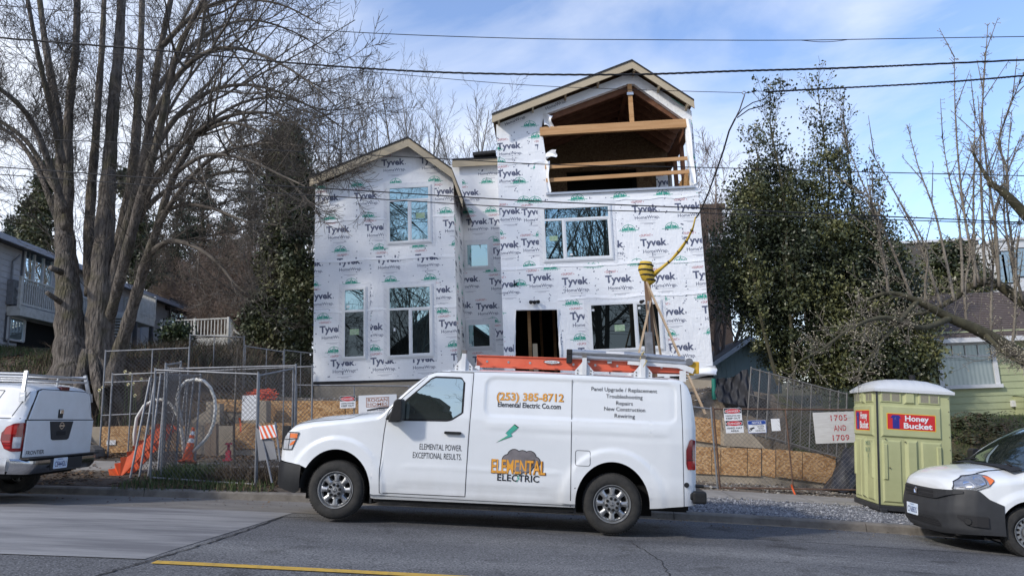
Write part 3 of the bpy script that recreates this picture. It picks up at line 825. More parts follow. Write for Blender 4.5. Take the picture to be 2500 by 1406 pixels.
    # rack uprights: white pentagon feet with posts
    for x, h in ((1.62, 2.36), (3.30, 2.36), (4.10, 2.37)):
        zt = 2.05
        for sg in (-1, 1):
            b = MB(); yy = sg * .80
            zf = zt
            P = [(x - .125, zf), (x + .125, zf), (x + .125, zf + .075), (x + .045, zf + .17), (x + .028, zf + .20), (x + .028, h - .05), (x - .028, h - .05), (x - .028, zf + .20), (x - .045, zf + .17), (x - .125, zf + .075)]
            b.prism(P, (0, yy - .012, 0), (1, 0, 0), (0, 0, 1), (0, .024, 0)); b.box(x - .03, x + .03, yy - .05, yy + .05, zf, h - .06)
            b.mat(1); b.box(x - .031, x + .031, yy - .051, yy + .051, h - .06, h - .01)
            for dx in (-.09, .09):
                for dz in (.035, .075): b.lathe([(.011, 0), (.009, .008), (.001, .008)], 8, (x + dx, yy + sg * .012, zf + dz), (0, sg, 0))
            b.build('rack_upright', [WHITE2, M('rack grey cap', (.15, .14, .13), rough=.7)], root, local=True)
        b = MB(); b.box(x - .025, x + .025, -.80, .80, 2.135, 2.165); b.build('rack_crossbar', ALU, root, local=True)
    for y_ in (-.82, .76):
        b = MB(); b.box(4.60, 4.68, y_, y_ + .06, 2.02, 2.17); b.build('rack_rear_post', WHITE2, root, local=True)
    # lettering (one part per line of the sign work)
    wf = writing_on(sh, .0045); wf2 = writing_on(sh, .0060); wf3 = writing_on(sh, .0075)
    b = MB(); b.mat(1); put_text(b, '(253) 385-8712', wf, 2.575, 1.683, .146, .028, 1.02, .915, slope=.01)
    b.mat(0); put_text(b, '(253) 385-8712', wf2, 2.575, 1.683, .146, .016, 1.02, .900, slope=.01)
    b.build('phone_number', [GOLD, GOLDD], root, local=True, recalc=False)
    def line(s_, x0, z0, size, bold, wd_, align='C'):
        b = MB(); put_text(b, s_, wf, x0, z0, size, bold, 1.0, wd_, align=align); b.build('lettering', INK, root, local=True, recalc=False)
    line('Elemental Electric Co.com', 2.565, 1.588, .098, .016, .855)
    for s_, x0, z0, wd_ in (('Panel Upgrade / Replacement', 3.84, 1.852, .88), ('Troubleshooting', 3.843, 1.762, .485), ('Repairs', 3.845, 1.674, .222), ('New Construction', 3.847, 1.594, .545), ('Rewiring', 3.849, 1.507, .270)):
        line(s_, x0, z0, .074, .003, wd_)
    line('ELEMENTAL POWER.', 1.684, .978, .112, .0, .58, 'R'); line('EXCEPTIONAL RESULTS.', 1.684, .862, .112, .0, .665, 'R')
    # emblem: lightning bolt over a smoke cloud and the company name
    b = MB()
    C_ = [(2.31, .885, .075), (2.39, .945, .085), (2.50, .93, .09), (2.60, .935, .08), (2.67, .88, .065), (2.45, .86, .11), (2.55, .84, .10), (2.46, .79, .07)]
    for k, (gx_, of) in enumerate(((.011, .0046), (0, .0056))):
        b.mat(0 if k == 0 else 1)
        for cx, cz, rr in C_:
            b.poly([(cx + (rr + gx_) * math.cos(a_ * .2618), -(sh.y(cx + rr * math.cos(a_ * .2618), cz + rr * math.sin(a_ * .2618)) + of), cz + (rr + gx_) * math.sin(a_ * .2618)) for a_ in range(24)])
    bolt = [(2.150, 1.118), (2.295, 1.215), (2.265, 1.240), (2.375, 1.355), (2.43, 1.318), (2.335, 1.235), (2.355, 1.205), (2.25, 1.165)]
    cx = sum(p[0] for p in bolt) / 8; cz = sum(p[1] for p in bolt) / 8
    for sc_, of, mi_ in ((1.09, .0046, 0), (1.0, .006, 2)):
        vv = [(cx + (x - cx) * sc_, cz + (z - cz) * sc_) for x, z in bolt]
        b.mat(mi_); tr = tessellate_polygon([[Vector((x, z, 0)) for x, z in vv]]); b.add([(x, -(sh.y(x, z) + of), z) for x, z in vv], [tuple(t) for t in tr])
    b.mat(4); put_text(b, 'ELEMENTAL', lambda x, z: wf2(x, z), 2.455, .719, .248, .030, 1.0, .735)
    b.mat(3); put_text(b, 'ELEMENTAL', lambda x, z: wf3(x - .004, z + .004), 2.455, .719, .248, .018, 1.0, .715)
    b.mat(0); put_text(b, 'ELECTRIC', wf2, 2.455, .622, .120, .016, 1.04, .56)
    b.mat(2); bb = [(2.42, .60), (2.475, .665), (2.455, .67), (2.48, .73), (2.435, .665), (2.455, .66)]
    b.add([(x, -(sh.y(x, z) + .009), z) for x, z in bb], [tuple(t) for t in tessellate_polygon([[Vector((x, z, 0)) for x, z in bb]])])
    b.build('emblem', [INK, SMOKE, TEAL, GOLD, GOLDD], root, local=True, recalc=False)
    # mud flap, exhaust, wiper, aerial base
    for x_ in (.44, 3.2):
        b = MB(); b.box(x_, x_ + .03, -.92, -.72, .23, .47); b.build('mud_flap', BLKP, root, local=True)
    b = MB(); b.tube([(.22, -.55, 1.46), (.40, -.6, 1.50), (.52, -.5, 1.515)], .012, 6); b.build('wiper', SEAM, root, local=True)
    # windscreen and far glass
    b = MB(); b.grid(lambda u, v: (lerp(.60, 1.16, v) - .0 + .0 * u, lerp(-.74, .74, u), top(lerp(.60, 1.16, v)) + .006 - .03 * (2 * u - 1) ** 4), 12, 8)
    b.build('windscreen', WSGL, root, local=True, smooth=True)
    return root, m, sh
VAN, VANM, VSH = white_van()

# ---------------------------------------------------------------- pickup with a white canopy on the left
def pickup():
    m = pose((-7.84, 10.4, .4935), (1, .02, -.0549))
    m.translation = m.translation + m.to_3x3() @ Vector((0, .85, 0))
    root = thing('pickup_truck', 'white pickup seen from behind, with a white canopy and metal roof rack', 'pickup truck', mat=m)
    top = lambda x: interp(x, [-5.1, -4.9, -3.9, -3.5, -2.7, -2.4, -1.95, -1.9, -1.6, -.35, -.2, -.1, -.02, .0], [.8, 1.02, 1.10, 1.14, 1.70, 1.74, 1.74, 1.78, 1.80, 1.815, 1.80, 1.775, 1.735, 1.70])
    def bot(x):
        z = .50
        for cx in (-4.3, -1.15):
            if abs(x - cx) < .47: z = max(z, .38 + .47 * math.sqrt(1 - ((x - cx) / .47) ** 2))
        return z
    plan = lambda x: interp(x, [-5.1, -5.0, -4.6, -4, -.4, -.12, -.04, 0], [.6, .78, .95, 1, 1, .985, .95, .90])
    flank = lambda z: interp(z, [.45, .6, .9, 1.15, 1.25, 1.27, 1.30, 1.72, 1.83], [.86, .90, .925, .92, .905, .87, .855, .72, .70])
    sh = Shell(top, bot, plan, flank, .10, 2.6)
    X = sorted(set([round(-5.1 + .06 * i, 3) for i in range(86)] + [-.08, -.05, -.03, -.015, 0, -1.615, -.685, -4.765, -3.835]))
    X = [x for x in X if x <= 0]
    merge_weld(sh.mesh(X, 50, 10).build('body', [WHITE2], root, local=True))
    b = MB(); b.box(-4.9, -.2, -.72, .72, .38, .60); b.box(-.5, -.05, -.6, .6, .42, .6)
    for cx in (-4.3, -1.15): b.tube([(cx, -.7, .38), (cx, .7, .38)], .06, 8)
    b.build('underbody', DARKIN, root, local=True)
    F = lambda y, z, dx=0.0: (dx + .004, y - .85, z)
    # canopy hatch and tailgate on the rear face
    b = MB(); hatch = [(.115, 1.265), (1.555, 1.205), (1.385, 1.64), (1.34, 1.66), (.36, 1.70), (.30, 1.68)]
    hatch = [(.06, 1.255), (1.60, 1.235), (1.42, 1.665), (1.36, 1.69), (.30, 1.705), (.22, 1.68)]
    def face_panel(name, pts, mat, d0, d1, bev=.012, parent=None):
        b = MB(); b.prism([(y, z) for y, z in pts], F(0, 0, d0), (0, 1, 0), (0, 0, 1), (d1 - d0, 0, 0)); o = b.build(name, mat, parent or root, local=True)
        return bevel(o, bev, 3) if bev else o
    face_panel('panel_joint', [(.045, 1.262), (1.615, 1.242), (1.43, 1.675), (1.36, 1.702), (.30, 1.717), (.21, 1.69)], SEAM, -.01, .008, 0); face_panel('panel_joint', [(.018, .685), (1.672, .665), (1.667, 1.236), (.023, 1.256)], SEAM, -.01, .0085, 0)
    h = face_panel('canopy_hatch', hatch, WHITE2, -.01, .022)
    face_panel('hatch_handle', [(.71, 1.27), (.82, 1.268), (.82, 1.405), (.71, 1.408)], DGREY, .02, .034, .006, h)
    face_panel('latch', [(.725, 1.335), (.805, 1.334), (.805, 1.40), (.725, 1.40)], CHROME, .03, .05, .008, h)
    tg = face_panel('tailgate', [(.03, .70), (1.66, .68), (1.655, 1.222), (.035, 1.242)], WHITE2, -.01, .026)
    face_panel('tailgate_handle', [(.60, .95), (.645, .93), (.99, .925), (1.03, .945), (1.10, 1.215), (.53, 1.222)], DGREY, .02, .036, .006, tg)
    face_panel('handle_grip', [(.70, 1.0), (.93, .998), (.93, 1.065), (.70, 1.068)], SEAM, .03, .039, .003, tg)
    b = MB(); c_ = F(.81, 1.15, .034)
    b.lathe([(.055, 0), (.055, .008), (.042, .008), (.042, 0)], 24, c_, (1, 0, 0)); b.box(c_[0], c_[0] + .011, c_[1] - .065, c_[1] + .065, c_[2] - .012, c_[2] + .012)
    b.build('badge', CHROME, tg, local=True)
    b = MB(); put_text(b, 'FRONTIER', lambda x, z: F(.28 + x, z + .735, .028), 0, 0, .085, .014, 1.0, .40); b.build('lettering', DGREY, tg, local=True, recalc=False)
    b = MB(); b.box(-.055, .03, -.13, .07, 1.705, 1.765); bevel(b.build('brake_lamp', REDD, root, local=True), .01)
    # tail lamps wrap the corner
    for sg in (-1, 1):
        b = MB(); lo = lambda x: interp(x, [-.26, -.20, -.10, 0], [.95, .83, .79, .79]); hi = lambda x: interp(x, [-.26, -.20, -.1, 0], [1.06, 1.15, 1.20, 1.21])
        skin_panel(b, sh, lo, hi, -.265, -.004, 12, 12, .012, sg)
        y0 = sg * (sh.y(-.004, 1.0) + .011); y1 = sg * .80
        b.quad((.0, y0, .795), (.024, y1, .80), (.024, y1, 1.205), (.0, y0, 1.205))
        b.mat(1)
        for z0, z1 in ((.83, .865), (.885, .905), (.925, .945)): skin_panel(b, sh, lambda x: max(z0, lo(x)), lambda x: max(lo(x), z1), -.235, -.11, 8, 2, .0145, sg)
        skin_panel(b, sh, lambda x: 1.04, lambda x: min(1.17, hi(x)), -.22, -.06, 8, 3, .0145, sg)
        b.mat(2); skin_panel(b, sh, lambda x: .84, lambda x: 1.0, -.09, -.006, 6, 4, .0145, sg)
        b.build('tail_light', [RED, REDL, CLEAR], root, local=True, smooth=True)
    # chrome step bumper with dark top pad
    b = MB(); n = 24
    prof = [(0.0, .675), (.10, .672), (.145, .65), (.15, .59), (.12, .52), (.06, .455), (0, .45)]
    def bp(u, v):
        y = lerp(-.93, .93, u); k = min(len(prof) - 1.001, v * (len(prof) - 1)); i = int(k); px_, pz_ = [lerp(prof[i][q], prof[i + 1][q], k - i) for q in (0, 1)]
        e = 1 - max(0, (abs(y) - .72) / .21) ** 2; return (px_ * (.35 + .65 * e) - .16 * max(0, (abs(y) - .72) / .21) ** 1.5 + .03, y, pz_ + (.02 * max(0, (abs(y) - .78) / .2)))
    b.grid(bp, 40, 12)
    for sg in (-1, 1): b.grid(lambda u, v: (lerp(-.13, -.40, u), sg * (.93 + .012 * math.sin(3 * v)), lerp(.69, .47, v)), 4, 4)
    bu = b.build('rear_bumper', M('polished bumper', (.55, .55, .56), (.4, .4, .41), rough=.2, metal=1, vs=5), root, local=True, smooth=True, angle=40)
    b = MB(); b.box(.0, .155, -.86, .86, .672, .692); bevel(b.build('step_pad', BLKP, bu, local=True), .006)
    b = MB(); b.box(.17, .184, -.40, .36, .49, .655); b.build('plate_recess', DGREY, bu, local=True)
    b = MB(); b.prism(rrect(-.345, .505, -.02, .665, .012), (.186, 0, 0), (0, 1, 0), (0, 0, 1), (.006, 0, 0))
    pf = lambda x, z: (.1935, x, z)
    b.mat(1); put_text(b, 'C84442U', pf, -.183, .535, .115, .012, 1.0, .27); put_text(b, 'WASHINGTON', pf, -.2, .637, .025, .004, 1.0, .12)
    b.build('licence_plate', [PLATE, PLBLUE], root, local=True)
    # wheels
    for x in (-4.3, -1.15):
        for sg in (-1, 1): tyre_wheel(root, x, sg * .87, .37, .24, sg, 'cargo', .22)
    # side window of the canopy
    for sg in (-1, 1):
        b = MB(); skin_panel(b, sh, lambda x: 1.315, lambda x: 1.665, -1.65, -.62, 10, 6, .006, sg); b.build('canopy_window', WHITE2, root, local=True)
        b = MB(); seam(b, sh, [(-.585, 1.30), (-.44, 1.68), (-1.7, 1.685), (-1.75, 1.30), (-.585, 1.30)], .010, .004, sg); seam(b, sh, [(-.06, 1.27), (-1.8, 1.27)], .012, .004, sg); seam(b, sh, [(-.2, 1.30), (-.05, 1.70)], .010, .004, sg)
        b.build('panel_joint', SEAM, root, local=True, recalc=False)
    # ladder rack: rear uprights, cross rail, side rails
    for sg in (-1, 1):
        b = MB(); b.obox((-.10, sg * .815, 1.60), (-.16, sg * .72, 1.98), .05, .035, (0, 1, 0)); b.obox((-.09, sg * .825, 1.52), (-.105, sg * .81, 1.66), .09, .03, (0, 1, 0)); b.build('rack_upright', ALU, root, local=True)
        b = MB(); b.tube([(-.14, sg * .72, 1.935), (-2.2, sg * .72, 1.945), (-3.6, sg * .70, 1.94)], .019, 10); b.build('rack_rail', ALU, root, local=True)
        b = MB(); b.tube([(-.16, sg * .72, 1.855), (-2.2, sg * .72, 1.865)], .017, 10); b.build('rack_rail', ALU, root, local=True)
        b = MB(); b.obox((-2.1, sg * .80, 1.55), (-2.1, sg * .72, 1.97), .05, .035, (0, 1, 0)); b.build('rack_upright', ALU, root, local=True)
    for z in (1.92, 1.85):
        b = MB(); b.tube([(-.15, -.72, z), (-.15, .72, z)], .019, 10); b.build('rack_crossbar', ALU, root, local=True)
    b = MB(); b.box(-.16, -.14, .0, .03, 1.79, 1.92); b.build('rack_strut', ALU, root, local=True)
    return root
pickup()

# ---------------------------------------------------------------- compact delivery van on the right
def compact_van():
    m = pose((5.4, 11.05, -.482), (1, -.03, -.0905))
    root = thing('compact_van', 'small white delivery van with a dark grey plastic front bumper, nose towards the toilet', 'van', mat=m)
    top = lambda x: interp(x, [.02, .05, .10, .2, .35, .6, .85, 1.0, 1.25, 1.5, 1.75, 2.0, 2.4, 4.4, 4.6, 4.7], [.84, .92, .98, 1.045, 1.09, 1.13, 1.16, 1.20, 1.42, 1.60, 1.74, 1.80, 1.84, 1.84, 1.80, 1.5])
    def bot(x):
        z = interp(x, [0, .55, 4.7], [.30, .28, .30])
        for cx in (.94, 4.05):
            if abs(x - cx) < .40: z = max(z, .34 + .41 * math.sqrt(1 - ((x - cx) / .40) ** 2))
        return z
    PX, PW = [0, .02, .05, .1, .18, .3, .45, .7, 4.2, 4.6, 4.7], [.50, .56, .63, .70, .77, .84, .885, .915, .915, .89, .8]
    plan = lambda x: interp(x, PX, PW)
    flank = lambda z: interp(z, [.28, .4, .7, 1.0, 1.2, 1.7, 1.9], [.97, .99, 1, .995, .97, .84, .8])
    def bumps(x, z):
        d = .025 * sstep(.56, .46, math.hypot(x - .94, z - .34)) if z > .3 else 0
        return d - .012 * sstep(.82, .90, z) * sstep(1.05, .98, z) * sstep(.7, 1.0, x)
    sh = Shell(top, bot, plan, flank, lambda x: interp(x, [0, .2, .85, 1.3, 2], [.12, .22, .20, .12, .14]), 2.3, bumps)
    X = sorted(set([.02, .03, .04, .05, .065, .08] + [round(.1 + .03 * i, 3) for i in range(60)] + [1.95 + .15 * i for i in range(18)] + [.5405, 1.3395, 3.651, 4.449, 4.6, 4.7]))
    merge_weld(sh.mesh(X, 46, 14).build('body', [WHITE], root, local=True))
    # wrap-round grey bumper following the plan of the nose
    plan_pts = [(.60, -.935), (.45, -.905), (.30, -.862), (.18, -.79), (.10, -.72), (.045, -.63), (.01, -.5), (-.015, -.3), (-.025, 0)]
    full = plan_pts + [(x, -y) for x, y in plan_pts[-2::-1]]
    L = [0]
    for a_, b_ in zip(full, full[1:]): L.append(L[-1] + math.hypot(b_[0] - a_[0], b_[1] - a_[1]))
    def curve(t):
        s_ = t * L[-1]; return (interp(s_, L, [p[0] for p in full]), interp(s_, L, [p[1] for p in full]))
    def wrap(y):          # x of the bumper skin at lateral y, on the front
        return interp(abs(y), [0, .3, .5, .63, .72, .79, .862, .905, .935], [-.025, -.015, .01, .045, .10, .18, .30, .45, .60])
    def bt(t):
        x, y = curve(t); return interp(x, [-.03, .03, .08, .20, .31, .36, .43, .60], [.795, .80, .832, .842, .842, .80, .735, .665])
    ZP = [(0, .045), (.10, .0), (.28, -.012), (.45, -.03), (.62, -.02), (.78, .0), (.9, .012), (1, .03)]
    def bp(u, v):
        x, y = curve(u); z0 = interp(abs(y), [0, .5, .8, .94], [.20, .22, .255, .28]); z1 = bt(u); z = lerp(z0, z1, v)
        o = interp(v, [p[0] for p in ZP], [p[1] for p in ZP]); n = 1 - o
        k = interp(x, [0, .35, .6], [1, .6, .1])
        return (x + (o - .02) * k, y * (1 - (o - .06) * .25 * k), z)
    b = MB(); b.grid(bp, 90, 24); b.build('front_bumper', DGREY, root, local=True, smooth=True)
    fx = lambda y, d=0.0: wrap(y) - d - .022
    # grille openings, lower intake, slots, fog-lamp pockets (all hug the bumper)
    def patch(name, y0, y1, lo, hi, mat, d, ny=16, nz=4, parent=None):
        b = MB(); b.grid(lambda u, v: (lambda y: (fx(y, d), y, lerp(lo(y), hi(y), v)))(lerp(y0, y1, u)), ny, nz); return b.build(name, mat, parent or root, local=True)
    cst = lambda c: (lambda y: c)
    g = patch('grille', -.80, .47, lambda y: interp(y, [-.8, -.45, .47], [.79, .675, .66]), lambda y: interp(y, [-.8, -.45, .47], [.825, .805, .785]), M('grille plastic', (.03, .031, .034), rough=.45), .022)
    for y0, y1 in ((-.40, -.04), (.06, .42)):
        for z0 in (.685, .738): patch('grille_opening', y0, y1, cst(z0), cst(z0 + .036), SEAM, .027, 6, 2, g)
    patch('air_slot', -.26, .44, cst(.575), cst(.60), SEAM, .012, 10, 2)
    li = patch('lower_intake', -.52, .52, lambda y: .30, lambda y: interp(abs(y), [0, .36, .52], [.455, .45, .34]), SEAM, .012, 20, 3)
    b = MB()
    for k in range(5):
        z0 = .315 + .03 * k; yl = interp(z0, [.30, .34, .45], [.52, .5, .36])
        b.grid(lambda u, v: (lambda y: (fx(y, .018), y, z0 + .012 * v + .006 * math.sin(y * 60)))(lerp(-yl, yl, u)), 60, 1)
    b.build('intake_grid', BLKP, li, local=True)
    for sg in (-1, 1):
        b = MB()
        b.grid(lambda u, v: (lambda x: (x - .045, sg * (interp(x, [.1, .18, .3, .45, .6], [.72, .79, .862, .905, .935]) + .028), lerp(interp(x, [.12, .25, .44], [.47, .375, .37]), interp(x, [.12, .44], [.50, .51]), v)))(lerp(.12, .44, u)), 12, 4)
        fg = b.build('fog_lamp_pocket', SEAM, root, local=True)
        b = MB(); b.lathe([(.05, 0), (.04, .02), (.001, .02)], 16, (.18, sg * .835, .43), (-.6, sg * .8, 0)); b.build('fog_lamp_blank', BLKP, fg, local=True)
    b = MB(); b.lathe([(.026, 0), (.045, .012), (.05, .02)], 5, (fx(.03, .03), .02, .735), (-1, 0, .2)); b.prism([(-.035, .03), (.035, .03), (.028, -.02), (0, -.055), (-.028, -.02)], (fx(.02, .032), .02, .735), (0, 1, 0), (0, 0, 1), (-.012, 0, 0))
    bevel(b.build('badge', CHROME, root, local=True), .004)
    b = MB(); ty = 0.18; pz = .455; tl = -.03
    b.prism(rrect(-.165, -.08, .165, .08, .01), (fx(ty, .03), ty, pz), (0, -1, .0), (0, 0, 1), (-.008, 0, 0))
    pf = lambda x, z: (fx(ty, .0395), ty - x, pz + z)
    b.mat(1); put_text(b, 'C76883S', pf, 0, -.05, .115, .012, 1.0, .28); put_text(b, 'WASHINGTON', pf, 0, .052, .022, .004, 1.0, .12)
    b.build('licence_plate', [PLATE, PLBLUE], root, local=True)
    # headlamps
    for sg in (-1, 1):
        lo = lambda x: interp(x, [.075, .30, .44, .53], [.828, .835, .90, .97]); hi = lambda x: interp(x, [.075, .12, .25, .42, .50, .53], [.84, .93, 1.015, 1.055, 1.04, 1.0])
        b = MB(); skin_panel(b, sh, lo, hi, .075, .53, 26, 10, .007, sg)
        b.mat(1); skin_panel(b, sh, lambda x: interp(x, [.45, .525], [.925, .975]), lambda x: interp(x, [.45, .5, .525], [1.035, 1.03, 1.0]), .452, .524, 6, 4, .011, sg)
        b.mat(2)
        for cx, cz, r_ in ((.235, .90, .05), (.36, .965, .05)):
            b.poly([(cx + r_ * math.cos(a_ * .3927), sg * (sh.y(cx + r_ * math.cos(a_ * .3927), cz + r_ * math.sin(a_ * .3927)) + .011), cz + r_ * math.sin(a_ * .3927)) for a_ in range(16)])
        b.mat(3); seam(b, sh, [(.08, .835), (.12, .925), (.25, 1.01), (.42, 1.05), (.5, 1.04), (.53, .99), (.44, .90), (.30, .837), (.08, .83)], .006, .012, sg, 4); seam(b, sh, [(.14, .865), (.30, .865), (.42, .93), (.44, 1.03)], .006, .012, sg, 5)
        b.build('headlight', [M('lamp reflector grey', (.22, .23, .25), (.42, .43, .45), rough=.15, metal=.5, vs=14, coat=1), AMB, CHROME, SEAM], root, local=True)
    # windscreen, wipers, bonnet seam, mirror, side glass
    b = MB()
    def wsf(u, v):
        x = lerp(.93, 1.80, v); hw = lerp(.80, .66, v); y = lerp(-hw, hw, u); return (x + .10 * (abs(y) / hw) ** 2 - .08, y, top(x) + .004 - .05 * (abs(y) / hw) ** 2.5)
    b.grid(wsf, 16, 10); b.build('windscreen', WSGL, root, local=True, smooth=True)
    b = MB(); b.grid(lambda u, v: (lerp(.80, .97, v) - .02, lerp(-.82, .82, u), 1.168 + .04 * v - .05 * abs(2 * u - 1) ** 2.5), 14, 2); b.build('cowl', SEAM, root, local=True)
    for y0, y1 in ((-.62, -.05), (.1, .65)):
        b = MB(); b.tube([(.90, y0, 1.185), (.98, lerp(y0, y1, .5), 1.225), (.96, y1, 1.21)], .010, 6); b.build('wiper', SEAM, root, local=True)
    for sg in (-1, 1):
        b = MB(); seam(b, sh, [(.43, 1.055), (.6, 1.095), (.9, 1.135)], .008, .003, sg); seam(b, sh, [(1.30, .45), (1.30, 1.1)], .008, .003, sg); b.build('panel_joint', SEAM, root, local=True, recalc=False)
        b = MB(); skin_panel(b, sh, lambda x: interp(x, [1.15, 1.4], [1.16, 1.14]), lambda x: interp(x, [1.15, 1.9, 2.2], [1.2, 1.66, 1.68]), 1.2, 2.2, 14, 6, .006, sg); b.build('door_window', CARGL, root, local=True)
        b = MB(); b.prism(rrect(1.22, 1.12, 1.40, 1.36, .05), (0, sg * 1.0 - .07, 0), (1, 0, 0), (0, 0, 1), (0, .16, 0)); b.box(1.25, 1.35, sg * .96 - .08, sg * .96 + .08, 1.10, 1.17); bevel(b.build('wing_mirror', BLKP, root, local=True), .02)
    b = MB(); b.box(.1, 4.5, -.7, .7, .22, .5); b.box(.12, .5, -.6, .6, .17, .3)
    for sg in (-1, 1):
        b.quad((.50, sg * .62, .2), (1.4, sg * .62, .2), (1.4, sg * .62, .8), (.50, sg * .62, .8)); b.grid(lambda u, v: (.94 + .41 * math.cos(math.pi * u), sg * lerp(.91, .6, v), .34 + .42 * math.sin(math.pi * u)), 16, 2)
    b.build('underbody', DARKIN, root, local=True)
    b = MB(); b.quad((.35, -.85, .245), (.62, -.80, .15), (.70, -.62, .16), (.45, -.62, .24)); b.build('loose_undertray', BLKP, root, local=True)
    for x in (.94, 4.05):
        for sg in (-1, 1): tyre_wheel(root, x, sg * .90, .335, .21, sg, 'steel', .215)
    return root
compact_van()
# ================================================================ the unfinished house in its white wrap
def wrap_mat():
    m = M('white house wrap', (.81, .83, .86), (.85, .865, .885), rough=.5, vs=1.6, spec=.4)
    t = m.node_tree; p = t.nodes['Principled BSDF']; co = t.nodes.new('ShaderNodeTexCoord')
    def nz_(sc, st, rot, det=4, dist=0):
        mp_ = t.nodes.new('ShaderNodeMapping'); mp_.inputs['Scale'].default_value = st; mp_.inputs['Rotation'].default_value = (0, rot, 0)
        t.links.new(co.outputs['Object'], mp_.inputs[0]); n = t.nodes.new('ShaderNodeTexNoise'); n.inputs['Scale'].default_value = sc; n.inputs['Detail'].default_value = det; n.inputs['Distortion'].default_value = dist
        t.links.new(mp_.outputs[0], n.inputs['Vector']); return n.outputs['Fac']
    a = t.nodes.new('ShaderNodeMath'); a.operation = 'ADD'; b_ = t.nodes.new('ShaderNodeMath'); b_.operation = 'ADD'
    t.links.new(nz_(2.2, (1, 1, 2.6), .5, 2.5, 1.2), a.inputs[0]); t.links.new(nz_(5.5, (2.5, 1, .7), .9, 3, .8), a.inputs[1])
    t.links.new(a.outputs[0], b_.inputs[0]); t.links.new(nz_(1.1, (1, 1, 1), 0, 2), b_.inputs[1])
    bp = t.nodes.new('ShaderNodeBump'); bp.inputs['Strength'].default_value = .36; bp.inputs['Distance'].default_value = .035
    t.links.new(b_.outputs[0], bp.inputs['Height']); t.links.new(bp.outputs[0], p.inputs['Normal'])
    return m
WRAP = wrap_mat()
SLATE = M('wrap print slate', (.085, .10, .17), (.11, .125, .195), rough=.6, vs=3)
PRED = M('wrap print red', (.46, .07, .08), rough=.6)
PGREEN = M('wrap print green', (.05, .36, .27), rough=.6)
PGREY = M('wrap print grey', (.46, .47, .52), rough=.6)
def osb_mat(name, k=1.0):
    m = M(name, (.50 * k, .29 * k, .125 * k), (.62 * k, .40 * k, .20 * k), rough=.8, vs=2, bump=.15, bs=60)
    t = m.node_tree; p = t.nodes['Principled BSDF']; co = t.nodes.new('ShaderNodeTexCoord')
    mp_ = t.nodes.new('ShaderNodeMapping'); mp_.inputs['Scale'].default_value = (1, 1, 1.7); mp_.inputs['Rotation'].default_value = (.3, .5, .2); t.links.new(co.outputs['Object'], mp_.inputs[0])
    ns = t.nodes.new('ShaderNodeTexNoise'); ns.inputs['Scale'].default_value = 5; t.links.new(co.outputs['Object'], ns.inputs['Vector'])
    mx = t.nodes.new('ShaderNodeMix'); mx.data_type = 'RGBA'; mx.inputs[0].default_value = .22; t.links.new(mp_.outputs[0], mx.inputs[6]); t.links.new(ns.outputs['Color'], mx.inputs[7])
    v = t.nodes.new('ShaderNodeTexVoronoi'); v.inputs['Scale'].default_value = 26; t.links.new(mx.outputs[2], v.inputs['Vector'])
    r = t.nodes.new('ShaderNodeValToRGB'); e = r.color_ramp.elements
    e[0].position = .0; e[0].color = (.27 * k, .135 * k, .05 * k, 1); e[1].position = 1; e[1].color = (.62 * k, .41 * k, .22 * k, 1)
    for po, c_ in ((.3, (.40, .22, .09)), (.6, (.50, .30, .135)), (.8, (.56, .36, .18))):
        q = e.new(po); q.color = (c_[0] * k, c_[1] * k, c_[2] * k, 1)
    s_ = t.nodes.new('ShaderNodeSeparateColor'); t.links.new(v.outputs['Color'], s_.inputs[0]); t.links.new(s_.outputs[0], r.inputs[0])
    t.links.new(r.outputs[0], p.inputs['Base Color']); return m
OSB = osb_mat('osb sheathing'); OSBD = osb_mat('shaded osb', .24)  # second one is a shaded copy: dimness under the roof put into its colour
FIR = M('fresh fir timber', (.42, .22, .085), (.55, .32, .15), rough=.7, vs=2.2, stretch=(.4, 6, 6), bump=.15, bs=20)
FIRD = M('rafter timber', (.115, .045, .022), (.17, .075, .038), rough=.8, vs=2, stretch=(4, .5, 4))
FASC = M('tan fascia board', (.42, .345, .235), (.46, .385, .27), rough=.7, vs=2, bump=.06, bs=20)
SHING = M('dark shingle', (.022, .022, .024), (.05, .05, .052), rough=.95, vs=14, bump=.6, bs=30)
FOUND = M('poured concrete', (.30, .255, .195), (.42, .365, .29), rough=.9, vs=1.6, bump=.25, bs=18)
VINYL = M('white vinyl frame', (.74, .76, .78), rough=.4)
TAPE = M('flashing tape', (.75, .77, .80), (.70, .72, .755), rough=.6, vs=6, bump=.3, bs=9)
HGL = glass('house glass', (.006, .009, .010), .50, (.52, .76, .82))
HGLD = glass('house glass dark room', (.004, .005, .005), .05, (.7, .85, .9))
STICK = M('window label green', (.22, .38, .20), (.42, .5, .38), rough=.6, vs=20)
WOODIN = M('shaded timber interior', (.02, .012, .008), rough=.9)  # darkness of the unlit entry room put into the colour

